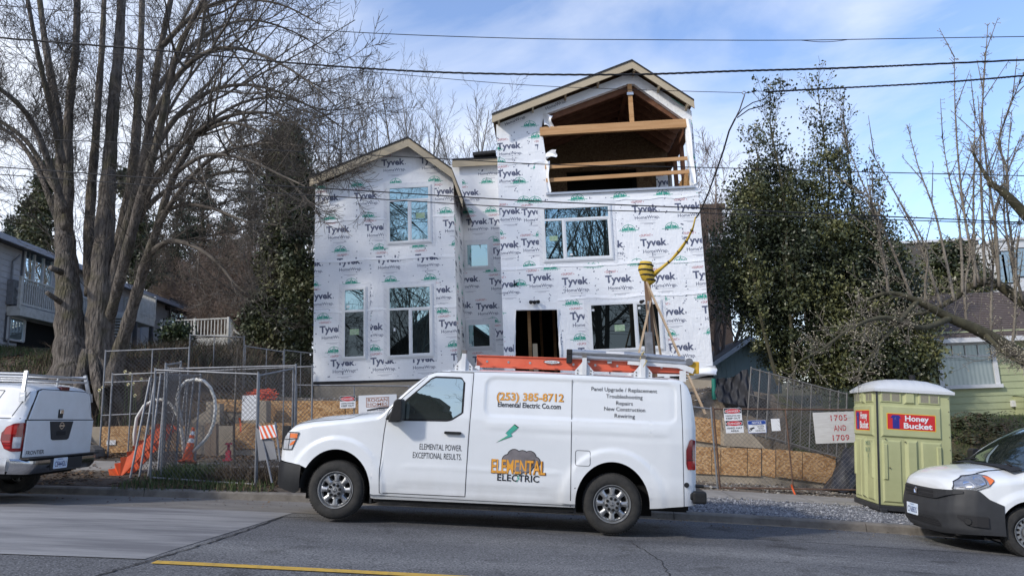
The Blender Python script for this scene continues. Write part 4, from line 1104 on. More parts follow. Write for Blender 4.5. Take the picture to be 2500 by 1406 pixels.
def clip(poly, reg):
    """convex clip of a 2D polygon; reg counter-clockwise"""
    out_ = poly
    for (ax, ay), (bx, by) in zip(reg, reg[1:] + reg[:1]):
        if not out_: return []
        src, out_ = out_, []
        for (px, py), (qx, qy) in zip(src, src[1:] + src[:1]):
            dp = (bx - ax) * (py - ay) - (by - ay) * (px - ax); dq = (bx - ax) * (qy - ay) - (by - ay) * (qx - ax)
            if dp >= 0: out_.append((px, py))
            if (dp >= 0) != (dq >= 0):
                t = dp / (dp - dq); out_.append((px + (qx - px) * t, py + (qy - py) * t))
    return out_
def stamp_polys():
    """one print repeat in metres: list of (material, polygon) about the middle of the big word"""
    P = []
    def tx(s, x, y, wd, size, bold, mi, align='C', sp=1.0):
        b = MB(); put_text(b, s, lambda a, c: (a, c, 0), x, y, size, bold, sp, wd, res=2, align=align)
        for f in b.f: P.append((mi, [(b.v[i][0], b.v[i][1]) for i in f]))
    tx('Tyvek', -.01, -.06, .63, .245, .034, 1); P.append((1, [(.32, -.06), (.34, -.06), (.34, -.035), (.32, -.035)]))
    tx('HomeWrap.', .03, -.235, .60, .120, .007, 1)
    P.append((4, [(-.20, -.275), (.24, -.275), (.24, -.268), (-.20, -.268)]))
    P.append((4, [(-.15, -.345), (.22, -.345), (.22, -.333), (-.15, -.333)])); P.append((4, [(-.06, -.372), (.14, -.372), (.14, -.360), (-.06, -.360)]))
    tx('DUPONT', -.175, .175, .235, .082, .006, 2)
    P.append((2, [(-.335, .20), (-.315, .182), (-.315, .218)])); P.append((2, [(-.015, .20), (-.035, .218), (-.035, .182)]))
    # skyline crest
    S = []
    cx, cz, r_ = -.25, .315, .165
    arc = [(cx + r_ * math.cos(R(a)), cz + .85 * r_ * math.sin(R(a))) for a in range(0, 181, 15)]; arc2 = [(cx + (r_ - .014) * math.cos(R(a)), cz + .85 * (r_ - .014) * math.sin(R(a))) for a in range(0, 181, 15)]
    for i in range(12): S.append((3, [arc[i], arc[i + 1], arc2[i + 1], arc2[i]]))
    S.append((3, [(cx - .24, cz - .012), (cx + .24, cz - .012), (cx + .24, cz), (cx - .24, cz)]))
    for bx, w_, h in ((-.13, .04, .04), (-.09, .035, .07), (-.06, .03, .05), (-.03, .03, .085), (.03, .035, .075), (.065, .03, .05), (.09, .04, .065), (.125, .03, .035)):
        S.append((3, [(cx + bx - w_ / 2, cz), (cx + bx + w_ / 2, cz), (cx + bx + w_ / 2, cz + h), (cx + bx - w_ / 2, cz + h)]))
    S.append((3, [(cx - .006, cz), (cx + .006, cz), (cx + .004, cz + .165), (cx - .004, cz + .165)])); S.append((3, [(cx - .022, cz + .095), (cx + .022, cz + .095), (cx + .014, cz + .108), (cx - .014, cz + .108)]))
    for k in range(9): S.append((3, [(cx - .17 + .04 * k, cz - .04), (cx - .15 + .04 * k, cz - .04), (cx - .145 + .04 * k, cz - .022), (cx - .165 + .04 * k, cz - .022)]))
    return P, S
PRINT, CREST = stamp_polys()
def stamp(mb, fn, x, z, regs, sc=1.0, ang=0.0, what=(True, True), crest=(0, 0)):
    c, s_ = math.cos(ang) * sc, math.sin(ang) * sc
    src = (PRINT if what[0] else []) + ([(k, [(px + crest[0], py + crest[1]) for px, py in p]) for k, p in CREST] if what[1] else [])
    for mi, p in src:
        q = [(x + px * c - py * s_, z + px * s_ + py * c) for px, py in p]
        a = sum(q[i - 1][0] * q[i][1] - q[i][0] * q[i - 1][1] for i in range(len(q)))
        if a < 0: q = q[::-1]
        for rg in regs:
            k = clip(q, rg)
            if len(k) >= 3: mb.mat(mi).poly([fn(*t) for t in k])
def staples(b, fn, x0, x1, z0, z1, n, seed, keep=None):
    """rows of staples and the lap lines of the sheets"""
    r = random.Random(seed)
    for _ in range(n):
        x, z = x0 + round(r.uniform(0, x1 - x0) / .41) * .41 + r.gauss(0, .03), r.uniform(z0, z1)
        if keep and not keep(x, z): continue
        s_ = r.uniform(.009, .016); b.mat(1).poly([fn(x - s_, z - s_), fn(x + s_, z - s_), fn(x + s_, z + s_), fn(x - s_, z + s_)])
def lap(b, fn, x0, x1, z, seed, d=.012):
    r = random.Random(seed); P = [(lerp(x0, x1, i / 30), z + r.gauss(0, .006) + .02 * math.sin(i * .5 + seed)) for i in range(31)]
    for (xa, za), (xb, zb) in zip(P, P[1:]): b.mat(0).poly([fn(xa, za, d), fn(xb, zb, d), fn(xb, zb + .09, 0), fn(xa, za + .09, 0)]); b.poly([fn(xa, za, 0), fn(xb, zb, 0), fn(xb, zb, d), fn(xa, za, d)])
def poly_wall(mb, outer, holes, fn, step=None):
    loops = [[Vector((x, z, 0)) for x, z in outer]] + [[Vector((x, z, 0)) for x, z in h] for h in holes]
    flat = [p for l in loops for p in l]
    mb.add([fn(p.x, p.y) for p in flat], [tuple(t) for t in tessellate_polygon(loops)])
    for h in holes:
        for (x0, z0), (x1, z1) in zip(h, h[1:] + h[:1]):
            a, b_ = Vector(fn(x0, z0)), Vector(fn(x1, z1)); d = Vector((0, .14, 0)); mb.quad(a, b_, b_ + d, a + d)

def window(parent, x0, x1, z0, z1, y, transom=0.0, split=None, dark=(), labels=(), fw=.055, gl=None):
    """white vinyl window set in a wrapped wall facing the street; flashing tape round it"""
    b = MB(); t = .13
    def bar(xa, xb, za, zb, ya=-.040, yb=.0): b.box(xa, xb, y + ya, y + yb, za, zb)
    bar(x0, x1, z0, z0 + fw); bar(x0, x1, z1 - fw, z1); bar(x0, x0 + fw, z0 + fw, z1 - fw); bar(x1 - fw, x1, z0 + fw, z1 - fw)
    b.box(x0 - .03, x1 + .03, y - .028, y, z0 - .03, z0 - .001); b.box(x0 - .03, x1 + .03, y - .028, y, z1 + .001, z1 + .03); b.box(x0 - .03, x0 - .001, y - .028, y, z0, z1); b.box(x1 + .001, x1 + .03, y - .028, y, z0, z1)
    zt = z1 - fw; panes = []
    if transom:
        zt = z1 - (z1 - z0) * transom; bar(x0 + fw, x1 - fw, zt - .03, zt + .03); panes.append((x0 + fw, x1 - fw, zt + .03, z1 - fw)); zt -= .03
    if split:
        xm = x0 + (x1 - x0) * split; bar(xm - .035, xm + .035, z0 + fw, zt)
        panes += [(x0 + fw, xm - .035, z0 + fw, zt), (xm + .035, x1 - fw, z0 + fw, zt)]
        k = panes[-1]; s_ = .03
        for q in ((k[0], k[1], k[2], k[2] + s_), (k[0], k[1], k[3] - s_, k[3]), (k[0], k[0] + s_, k[2] + s_, k[3] - s_), (k[1] - s_, k[1], k[2] + s_, k[3] - s_)): b.box(q[0], q[1], y - .03, y - .005, q[2], q[3])
    else: panes.append((x0 + fw, x1 - fw, z0 + fw, zt))
    w_ = b.build('window', VINYL, parent)
    for i, (a, c, d, e) in enumerate(panes):
        b = MB(); tl = .006 * math.sin(i * 2.1 + x0); b.quad((a, y - .012, d), (c, y - .012 + tl, d), (c, y - .012 + tl, e), (a, y - .012, e))
        p_ = b.build('pane', HGLD if i in dark else (gl or HGL), w_)
    for (lx, lz, lw, lh) in labels:
        b = MB(); X0 = x0 + (x1 - x0) * lx; Z0 = z0 + (z1 - z0) * lz; b.box(X0, X0 + lw, y - .020, y - .017, Z0, Z0 + lh); b.build('sticker', STICK if lw > .1 else VINYL, w_)
    b = MB(); yy = y - .006
    for q in ((x0 - t, x0 - .02, z0 - t, z1 + t), (x1 + .02, x1 + t, z0 - t, z1 + t), (x0 - .02, x1 + .02, z1 + .02, z1 + t * .9), (x0 - .02, x1 + .02, z0 - t * .6, z0 - .02)):
        b.quad((q[0], yy, q[2]), (q[1], yy, q[2]), (q[1], yy, q[3]), (q[0], yy, q[3]))
    b.mat(1); n = int((z1 - z0) / .17)
    for i in range(n):
        z = z0 + .05 + i * .17
        for xa in (x0 - t + .02, x1 + .035): b.quad((xa, yy - .001, z + .075), (xa + .006, yy - .001, z + .08), (xa + .076, yy - .001, z + .006), (xa + .07, yy - .001, z))
    for i in range(int((x1 - x0) / .17)):
        xa = x0 + i * .17; b.quad((xa, yy - .001, z1 + .045), (xa + .006, yy - .001, z1 + .045), (xa + .05, yy - .001, z1 + .10), (xa + .044, yy - .001, z1 + .10))
    b.build('flashing_tape', [TAPE, PGREY], w_)
    return w_

HOUSE = thing('unfinished_house', 'tall unfinished house in white printed house wrap with an open timber balcony', 'house', (-1, 19, 2.1))
YL, YR, YM = 20.2, 22.5, 19.0
def rakes(prof, y, lift): return [(x, y, z + lift) for x, z in prof]
def roof_part(prof, y0, y1, name_pref, th=.05):
    b = MB()
    for (xa, za), (xb, zb) in zip(prof, prof[1:]):
        b.add([(xa, y0, za), (xb, y0, zb), (xb, y1, zb), (xa, y1, za), (xa, y0, za - th), (xb, y0, zb - th), (xb, y1, zb - th), (xa, y1, za - th)], [(0, 1, 2, 3), (0, 4, 5, 1), (3, 2, 6, 7), (0, 3, 7, 4), (1, 5, 6, 2)])
        b.mat(1).quad((xa, y0 + .02, za - th - .001), (xb, y0 + .02, zb - th - .001), (xb, y1, zb - th - .001), (xa, y1, za - th - .001)).mat(0)
    return b.build('roof', [SHING, OSBD], HOUSE)
def fascia(prof, y, h, th=.04):
    for (xa, za), (xb, zb) in zip(prof, prof[1:]):
        b = MB(); b.add([(xa, y, za), (xb, y, zb), (xb, y, zb - h), (xa, y, za - h)] + [(xa, y + th, za), (xb, y + th, zb), (xb, y + th, zb - h), (xa, y + th, za - h)], [(0, 1, 2, 3), (7, 6, 5, 4), (0, 4, 5, 1), (3, 2, 6, 7), (0, 3, 7, 4), (1, 5, 6, 2)]); b.build('fascia', FASC, HOUSE)

# --- left wing
fl = lambda x, z: (x, YL, z)
Lout = [(-6.64, 2.65), (-2.47, 2.60), (-2.47, 8.47), (-3.80, 9.62), (-6.64, 8.43)]
b = MB(); poly_wall(b, Lout, [], fl)
flp = lambda x, z: (x, YL - .003, z)
u0 = at(948, 634.5, YL); rg = [Lout]
for r_ in range(-3, 5):
    for c_ in range(-5, 7):
        x = u0.x + c_ * 1.16 - r_ * .33; z = u0.z + .012 * c_ + r_ * (-.0) + r_ * .985
        if -7.1 < x < -2.0 and 2.4 < z < 10: stamp(b, flp, x, z, rg, 1.11, .02, crest=(.02, .0))
staples(b, lambda x, z: (x, YL - .004, z), -6.6, -2.5, 2.7, 8.3, 260, 3)
for z, k in ((4.62, 1), (6.12, 2), (7.35, 3)): lap(b, lambda x, z_, d: (x, YL - .0005 - d, z_), -6.63, -2.48, z, k)
side = lambda y, z: (-2.47, y, z)
poly_wall(b.mat(0), [(20.2, 2.6), (22.5, 2.6), (22.5, 8.4), (20.2, 8.4)], [], side)
sreg = [[(20.21, 2.65), (22.49, 2.65), (22.49, 8.3), (20.21, 8.3)]]
for r_ in range(6):
    for c_ in range(3): stamp(b, lambda y, z: (-2.467, y, z), 20.3 + c_ * 1.16 + .3 * (r_ % 3), 3.0 + r_ * .985, sreg, 1.0)
b.mat(0).quad((-6.64, YL, 2.65), (-6.64, 27, 2.65), (-6.64, 27, 8.43), (-6.64, YL, 8.43))
b.build('wrapped_wall', [WRAP, SLATE, PRED, PGREEN, PGREY], HOUSE, recalc=False)['label'] = 'printed white wrap on the lower left wing'
Lroof = [(-6.68, 8.655), (-3.745, 9.73), (-2.46, 8.69), (-2.17, 7.78)]
roof_part(Lroof, 19.78, 27, 'left'); fascia([(x, z - .05) for x, z in Lroof], 19.80, .25)
b = MB(); b.box(-6.61, -2.5, 20.23, 20.4, 2.15 - .3, 2.56); b.box(-6.61, -6.4, 20.4, 27, 1.8, 2.56); b.box(-2.7, -2.5, 20.4, 22.5, 1.8, 2.56); b.build('foundation', FOUND, HOUSE)
b = MB(); b.box(-6.63, -2.48, 20.215, 20.3, 2.56, 2.66); b.build('dark_gap_strip', SEAM, HOUSE)  # black strip painted in for the dark gap below the wrap
window(HOUSE, -4.44, -3.17, 6.60, 8.33, YL, .25, .5, labels=((.66, .42, .26, .16),))
window(HOUSE, -5.77, -5.11, 3.27, 5.32, YL, .33, None, dark=(1,), labels=((.3, .33, .27, .17), (.15, .72, .09, .06)))
window(HOUSE, -4.46, -3.17, 3.26, 5.32, YL, .33, .5, dark=(1,), labels=((.13, .36, .05, .09),))
# --- recess between the wings
b = MB(); poly_wall(b, [(-2.47, 2.6), (-1.0, 2.6), (-1.0, 9.75), (-2.9, 9.75), (-2.9, 8.3), (-2.47, 8.3)], [], lambda x, z: (x, YR, z))
rr_ = [[(-2.46, 2.7), (-1.02, 2.7), (-1.02, 9.55), (-2.46, 9.55)]]
for x, z, wt in ((-2.0, 7.75, (1, 1)), (-1.25, 7.75, (1, 1)), (-2.25, 8.75, (1, 1)), (-1.62, 9.62, (1, 1)), (-2.35, 5.85, (1, 1)), (-1.3, 5.75, (1, 1)), (-1.75, 4.95, (1, 0)), (-2.6, 5.0, (1, 0)), (-1.9, 3.25, (1, 1)), (-1.2, 6.75, (1, 1)), (-1.3, 4.1, (1, 1)), (-1.35, 8.75, (0, 1))):
    stamp(b, lambda x_, z_: (x_, YR - .003, z_), x, z, rr_, 1.12, .02, what=wt)
b.build('wrapped_wall', [WRAP, SLATE, PRED, PGREEN, PGREY], HOUSE, recalc=False)['label'] = 'printed white wrap in the narrow recess'
b = MB(); b.box(-2.75, -1.05, 22.3, 22.34, 9.62, 9.84); b.build('fascia', FASC, HOUSE)
b = MB(); b.box(-2.75, -1.05, 22.28, 27, 9.845, 9.90); b.build('roof', SHING, HOUSE)
b = MB(); b.obox((-2.05, 22.4, 9.99), (-1.3, 22.4, 10.03), .5, .09); b.build('roof_vent_strip', SHING, HOUSE)
window(HOUSE, -2.40, -1.63, 6.23, 7.05, YR, labels=((.08, .06, .07, .06),)); window(HOUSE, -2.42, -1.65, 3.63, 4.43, YR, labels=((.08, .1, .07, .06),))
# --- main tall wing
fm = lambda x, z: (x, YM, z); fmp = lambda x, z: (x, YM - .003, z)
Mout = [(-1.07, 2.37), (4.43, 2.37), (4.43, 9.72), (2.86, 10.98), (-1.07, 9.62)]
DECK = [(.31, 7.53), (4.24, 7.54), (4.22, 9.47), (2.88, 10.62), (2.69, 10.62), (.28, 9.84), (.21, 9.46), (.30, 8.53)]
DOOR = [(-.80, 2.45), (.42, 2.45), (.405, 4.27), (-.71, 4.30)]
b = MB(); poly_wall(b, Mout, [DECK, DOOR], fm)
R_low = [[(-1.06, 4.36), (4.42, 4.36), (4.42, 7.5), (-1.06, 7.5)], [(-1.06, 2.38), (-.83, 2.38), (-.76, 4.36), (-1.06, 4.36)], [(.45, 2.38), (4.42, 2.38), (4.42, 4.36), (.43, 4.36)]]
R_left = [[(-1.06, 7.5), (.27, 7.5), (.19, 9.46), (.26, 9.84), (.26, 10.0), (-1.06, 9.55)]]
R_right = [[(4.26, 7.55), (4.42, 7.55), (4.42, 9.6), (4.24, 9.5)]]
o_ = at(1618, 677, YM)
for r_ in range(-2, 4):
    for c_ in range(-6, 3):
        x = o_.x + c_ * 1.175 - .17 * r_; z = o_.z + r_ * .955 + .01 * c_
        if 2.2 < z < 8 and x > .1: stamp(b, fmp, x, z, R_low, 1.13, .015, crest=(-.33, .04) if r_ > -1 else (0, 0))
for x, z, wt in ((-.80, 7.05, (1, 0)), (-.10, 7.0, (1, 1)), (-.88, 6.1, (1, 1)), (-.15, 6.15, (1, 0)), (-.92, 5.0, (1, 0)), (-.02, 5.15, (1, 1)), (-.95, 3.9, (0, 1)), (-1.0, 3.25, (1, 1)), (-.3, 4.65, (0, 1))): stamp(b, fmp, x, z, R_low, 1.07, .015, what=wt)
for x, z, wt in ((-.72, 8.95, (1, 0)), (.35, 8.85, (1, 1)), (-.74, 8.15, (1, 1)), (.38, 7.95, (1, 1)), (-.2, 7.55, (0, 1)), (-.95, 9.35, (0, 1)), (.16, 9.2, (0, 1)), (-.85, 8.55, (0, 1))): stamp(b, fmp, x, z, R_left, 1.07, .02, what=wt)
band = [[(-1.05, 9.3), (-1.05, 9.62), (2.7, 10.92), (2.7, 10.66), (.2, 9.86), (-.2, 9.5)][::-1]]
band = [[(-1.05, 9.22), (.22, 9.83), (2.68, 10.64), (2.75, 10.94), (-1.05, 9.6)]]
for x, z in ((-.62, 9.90), (.55, 10.30), (1.85, 10.76)): stamp(b, fmp, x, z, band, 1.05, .34, what=(1, 0))
for x, z, a in ((2.45, 10.62, .35), (4.05, 9.62, -.72), (3.9, 9.7, -.72)): stamp(b, fmp, x, z, [Mout], .95, a, what=(0, 1)) if x != 3.9 else None
for z in (9.0, 8.0, 7.75): stamp(b, fmp, 4.55, z, R_right, 1.05)
staples(b, lambda x, z: (x, YM - .004, z), -1.0, 4.4, 4.4, 7.4, 300, 5); staples(b, lambda x, z: (x, YM - .004, z), -1.0, .15, 7.4, 9.4, 60, 6); staples(b, lambda x, z: (x, YM - .004, z), .5, 4.4, 2.5, 4.4, 120, 7)
for z, k, xa in ((5.42, 4, -1.06), (4.52, 5, .43), (7.22, 6, 2.15), (8.42, 7, None)): lap(b, lambda x, z_, d: (x, YM - .0005 - d, z_), -1.06 if xa is None else xa, .2 if xa is None else 4.42, z, k)
b.mat(0).quad((4.43, YM, 2.37), (4.43, 28, 2.37), (4.43, 28, 7.5), (4.43, YM, 7.5)); b.quad((4.43, 22.5, 7.5), (4.43, 28, 7.5), (4.43, 28, 9.7), (4.43, 22.5, 9.7)); b.quad((-1.07, YM, 2.37), (-1.07, 28, 2.37), (-1.07, 28, 9.6), (-1.07, YM, 9.6))
b.build('wrapped_wall', [WRAP, SLATE, PRED, PGREEN, PGREY], HOUSE, recalc=False)['label'] = 'printed white wrap on the tall wing'
Mroof = [(-1.16, 9.78), (2.81, 11.16), (4.43, 9.88)]
roof_part(Mroof, 18.58, 28, 'main'); fascia([(x, z - .05) for x, z in Mroof], 18.60, .21)
for t in (.03, .28, .52, .76):   # lookouts under the rake
    b = MB(); x, z = lerp(-1.1, 2.78, t), lerp(9.76, 11.08, t); b.obox((x, 18.64, z - .16), (x, 19.0, z - .16), .05, .12); b.build('lookout', FASC, HOUSE)
for t in (.02, .45, .93):
    b = MB(); x, z = lerp(2.84, 4.38, t), lerp(11.08, 9.86, t); b.obox((x, 18.64, z - .16), (x, 19.0, z - .16), .05, .12); b.build('lookout', FASC, HOUSE)
window(HOUSE, .125, 1.985, 5.60, 7.12, YM, .24, .30, labels=((.09, .37, .22, .14), (.38, .09, .07, .05)))
window(HOUSE, 1.265, 3.18, 3.10, 4.39, YM, 0, .635, dark=(0, 1), labels=((.34, .40, .27, .17), (.03, .84, .08, .05), (.68, .84, .07, .06)))
b = MB(); b.box(-1.03, 4.4, 19.03, 19.2, 1.75, 2.30); b.box(4.2, 4.4, 19.2, 26, 1.75, 2.3); b.box(-1.03, -.85, 19.2, 22.5, 1.75, 2.3); b.build('foundation', FOUND, HOUSE)
b = MB(); b.box(-1.06, 4.42, 19.015, 19.1, 2.30, 2.38); b.build('dark_gap_strip', SEAM, HOUSE)  # same black strip for the gap under the tall wing's wrap
# entry room behind the bare door opening
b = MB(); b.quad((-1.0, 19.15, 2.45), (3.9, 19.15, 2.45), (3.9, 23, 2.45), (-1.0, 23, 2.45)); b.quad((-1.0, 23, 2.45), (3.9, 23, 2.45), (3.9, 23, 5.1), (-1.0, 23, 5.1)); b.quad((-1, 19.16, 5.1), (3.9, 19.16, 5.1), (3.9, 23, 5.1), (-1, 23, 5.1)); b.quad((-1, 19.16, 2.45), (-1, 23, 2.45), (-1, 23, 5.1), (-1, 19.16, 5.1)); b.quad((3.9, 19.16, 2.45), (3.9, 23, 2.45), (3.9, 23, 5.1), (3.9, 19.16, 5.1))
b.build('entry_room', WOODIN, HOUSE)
for x, y in ((-.42, 19.75), (.3, 21.5), (-.1, 22.6)):
    b = MB(); b.box(x, x + .09, y, y + .05, 2.45, 5.1); b.build('stud', FIR, HOUSE)
b = MB(); b.box(-.30, -.17, 19.5, 19.6, 2.45, 3.42); b.build('newel_post', FASC, HOUSE)
# door-way wrap turned in at the edges
for xa, za, xb, zb in ((-.80, 2.45, -.71, 4.30), (.405, 4.27, .42, 2.45)):
    b = MB(); b.grid(lambda u, v: (lerp(xa, xb, v) + (.05 if xa > 0 else -.03) * u + .012 * math.sin(v * 21 + u), 18.985 - .02 * math.sin(u * 3.1 + v * 9) - .01, lerp(za, zb, v)), 3, 16); b.build('wrap_edge', WRAP, HOUSE, smooth=True)
# porch flood light
b = MB(); p0 = at(1305, 738, YM); b.lathe([(.05, 0), (.05, .05), (.001, .05)], 12, (p0.x, YM, p0.z), (0, -1, 0))
fl_ = b.build('flood_light', SEAM, HOUSE)
for sg in (-1, 1):
    b = MB(); b.lathe([(.025, 0), (.055, .09), (.05, .1), (.001, .1)], 12, (p0.x + sg * .05, YM - .06, p0.z + .02), (sg * .6, -.7, -.35)); b.build('lamp_head', [SEAM], fl_)
# --- timber balcony in the gable
b = MB()
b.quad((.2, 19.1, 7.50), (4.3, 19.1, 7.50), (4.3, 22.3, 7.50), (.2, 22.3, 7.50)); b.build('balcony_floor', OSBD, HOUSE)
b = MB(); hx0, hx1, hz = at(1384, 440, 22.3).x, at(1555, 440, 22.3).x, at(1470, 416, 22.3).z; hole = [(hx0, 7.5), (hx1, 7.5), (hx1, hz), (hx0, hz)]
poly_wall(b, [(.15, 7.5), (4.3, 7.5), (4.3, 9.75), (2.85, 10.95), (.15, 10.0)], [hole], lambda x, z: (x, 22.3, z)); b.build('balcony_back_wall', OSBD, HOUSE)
b = MB(); b.quad((hx0 - .1, 23.6, 7.4), (hx1 + .1, 23.6, 7.4), (hx1 + .1, 23.6, 10), (hx0 - .1, 23.6, 10)); b.quad((hx0, 22.44, 7.5), (hx0, 23.6, 7.5), (hx0, 23.6, hz), (hx0, 22.44, hz)); b.quad((hx1, 22.44, 7.5), (hx1, 23.6, 7.5), (hx1, 23.6, hz), (hx1, 22.44, hz)); b.quad((hx0, 22.44, hz), (hx1, 22.44, hz), (hx1, 23.6, hz), (hx0, 23.6, hz)); b.build('dark_doorway', DARKIN, HOUSE)  # faces coloured black, the doorway's darkness put into the colour
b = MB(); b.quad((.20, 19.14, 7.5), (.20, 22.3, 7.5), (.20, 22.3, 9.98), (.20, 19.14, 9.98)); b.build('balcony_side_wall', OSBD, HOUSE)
b = MB(); b.box(4.27, 4.40, 19.14, 22.3, 7.5, 8.15); b.build('balcony_half_wall', OSB, HOUSE)
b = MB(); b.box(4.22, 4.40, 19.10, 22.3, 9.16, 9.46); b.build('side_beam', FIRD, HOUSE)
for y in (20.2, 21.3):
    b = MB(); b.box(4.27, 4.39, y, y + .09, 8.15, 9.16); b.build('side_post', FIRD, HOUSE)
q0 = at(1601, 428, 22.28); b = MB(); b.poly([(q0.x, 22.28, 7.5), (4.26, 22.28, 7.5), (4.26, 22.28, q0.z), (q0.x, 22.28, q0.z)])
q1 = at(1622, 446, 22.27); stamp(b, lambda x, z: (x, 22.275, z), q1.x, q1.z, [[(q0.x, 7.5), (4.25, 7.5), (4.25, q0.z), (q0.x, q0.z)]], 1.2); b.build('loose_wrap', [WRAP, SLATE, PRED, PGREEN, PGREY], HOUSE, recalc=False)
b = MB(); b.obox((.16, 18.99, 9.33), (4.26, 18.99, 9.35), .10, .25); bevel(b.build('header_beam', FIR, HOUSE), .006, 1)
b = MB(); b.obox((2.755, 19.03, 9.46), (2.755, 19.03, 10.62), .085, .12, (1, 0, 0)); b.build('king_post', FIR, HOUSE)
b = MB(); b.box(2.66, 2.84, 18.955, 18.967, 10.28, 10.36); b.build('metal_strap', ALU, HOUSE)
for z, x0, x1 in ((8.30, .26, 4.20), (7.915, .27, 4.22)):
    b = MB(); b.obox((x0, 18.985, z - .02), (x1, 18.985, z + .03), .045, .105); b.build('guard_rail', FIR, HOUSE)
b = MB(); b.box(.25, 4.35, 18.94, 19.1, 7.47, 7.53); b.build('sill_flashing', ALU, HOUSE)
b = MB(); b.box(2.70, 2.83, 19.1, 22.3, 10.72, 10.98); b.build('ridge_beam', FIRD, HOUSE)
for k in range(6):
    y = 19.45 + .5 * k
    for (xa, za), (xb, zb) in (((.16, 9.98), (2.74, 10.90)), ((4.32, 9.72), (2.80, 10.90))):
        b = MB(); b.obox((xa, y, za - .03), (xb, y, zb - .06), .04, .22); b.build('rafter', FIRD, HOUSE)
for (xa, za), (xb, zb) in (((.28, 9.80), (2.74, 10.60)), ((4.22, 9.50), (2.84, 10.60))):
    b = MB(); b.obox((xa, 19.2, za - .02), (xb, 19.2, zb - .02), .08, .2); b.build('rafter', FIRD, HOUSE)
# torn wrap hanging into the opening, and blowing out at the lower corner
def flap(pts_u, pts_v, amp, seed):
    r = random.Random(seed); ph = r.random() * 6
    b = MB(); o_, e1, e2 = [Vector(p) for p in pts_u]
    b.grid(lambda u, v: o_ + e1 * u + e2 * v + Vector((amp * .5 * math.sin(v * 7 + ph) * u, -amp * math.sin(u * 4 + v * 5 + ph) - .03 * u, amp * .6 * math.sin(u * 5 + ph))), 10, 12)
    return b.build('torn_wrap', WRAP, HOUSE, smooth=True)
p0 = at(1330, 284, YM - .03)
flap(((p0.x - .03, p0.y, p0.z - .32), (.24, -.05, -.05), (-.02, -.02, .36)), 0, .07, 1)
flap(((.29, 18.97, 8.50), (.30, -.03, .06), (.0, 0, .20)), 0, .045, 2)
flap(((.27, 18.97, 7.55), (.10, -.04, .0), (.0, 0, .9)), 0, .05, 3)
flap(((4.22, 18.97, 7.6), (.14, -.03, 0), (.0, 0, 1.85)), 0, .05, 4)
flap(((3.6, 18.98, 2.30), (.9, -.02, .03), (.0, 0, .25)), 0, .06, 5)
flap(((-1.02, 18.985, 2.30), (2.4, -.01, 0), (0, 0, .2)), 0, .03, 6)
# cladding board sticking out at the right edge
# ================================================================ ladders on the van, power pole, fences, signs, toilet
FIBRE = M('orange fibreglass', (.62, .11, .055), (.70, .15, .08), rough=.45, vs=5)
ORANGE = M('orange plastic', (.80, .13, .03), (.66, .10, .03), rough=.5, vs=4)
YELP = M('yellow plastic', (.72, .40, .02), (.62, .36, .03), rough=.5, vs=6)
GALV = M('galvanised steel', (.19, .195, .205), (.28, .285, .30), rough=.5, metal=.45, vs=9)
GALVD = M('weathered galvanised wire', (.10, .10, .105), (.15, .14, .135), rough=.6, vs=.7)
RUST = M('rusty steel', (.075, .042, .03), (.14, .085, .06), rough=.85, vs=8)
PVC = M('white pvc pipe', (.66, .65, .60), (.74, .73, .70), rough=.45, vs=3)
SIGNW = M('sign white', (.74, .75, .77), rough=.45)
SIGNR = M('sign red', (.55, .012, .025), rough=.45)
SIGNB = M('sign blue', (.015, .06, .30), rough=.45)
SIGNK = M('sign black', (.012, .012, .013), rough=.5)

def van_pt(x, y, z): return VANM @ Vector((x, y, z))
# --- ladders lying on the roof rack
def extension_ladder(x0, x1, yc, z0, h, w, label, rail_m, foot=True, badge=False, group=None):
    t = thing('extension_ladder', label, 'ladder', van_pt(x0, yc, z0), group)
    for sg in (-1, 1):
        b = MB(); y = yc + sg * w / 2
        pr = [(-h / 2, -.015), (h / 2, -.015), (h / 2, .015), (h / 2 - .012, .015), (h / 2 - .012, -.006), (-h / 2 + .012, -.006), (-h / 2 + .012, .015), (-h / 2, .015)]
        for seg, dz in ((0, 0),):
            A = [van_pt(x0, y + sg * q, z0 + h / 2 + p) for p, q in pr]; B_ = [van_pt(x1, y + sg * q, z0 + h / 2 + p) for p, q in pr]
            n = len(pr); b.add(A + B_, [(i, (i + 1) % n, (i + 1) % n + n, i + n) for i in range(n)] + [tuple(range(n))[::-1], tuple(range(n, 2 * n))])
        b.build('side_rail', rail_m, t)
        if foot:
            b = MB(); b.obox(van_pt(x1, y, z0 + h / 2), van_pt(x1 + .14, y, z0 + h / 2), .05, h * 1.1, (0, 0, 1)); bevel(b.build('foot', YELP, t), .01)
    k = int((x1 - x0) / .305)
    for i in range(k):
        b = MB(); x = x0 + .15 + i * .305; b.tube([van_pt(x, yc - w / 2, z0 + h * .42), van_pt(x, yc + w / 2, z0 + h * .42)], .017, 8); b.build('rung', ALU, t)
    if badge:
        b = MB(); c_ = (x0 + 1.07, yc - w / 2 - .0175, z0 + h * .56)
        P = [(.12 * math.cos(R(a)), .026 * math.sin(R(a))) for a in range(0, 360, 20)]
        b.poly([van_pt(c_[0] + x, c_[1], c_[2] + z) for x, z in P]); b.mat(1).poly([van_pt(c_[0] + x * .9, c_[1] - .001, c_[2] + z * .8) for x, z in P])
        b.mat(0); put_text(b, 'WERNER', lambda x, z: van_pt(c_[0] + x, c_[1] - .002, c_[2] - .012 + z), 0, 0, .034, .004, 1.0, .16)
        b.build('badge', [SIGNK, SIGNW], t, recalc=False)
    return t
extension_ladder(1.78, 4.74, -.47, 2.150, .150, .05 + .36, 'orange fibreglass ladder with yellow feet under the aluminium ladder on the van roof', FIBRE, True, True)
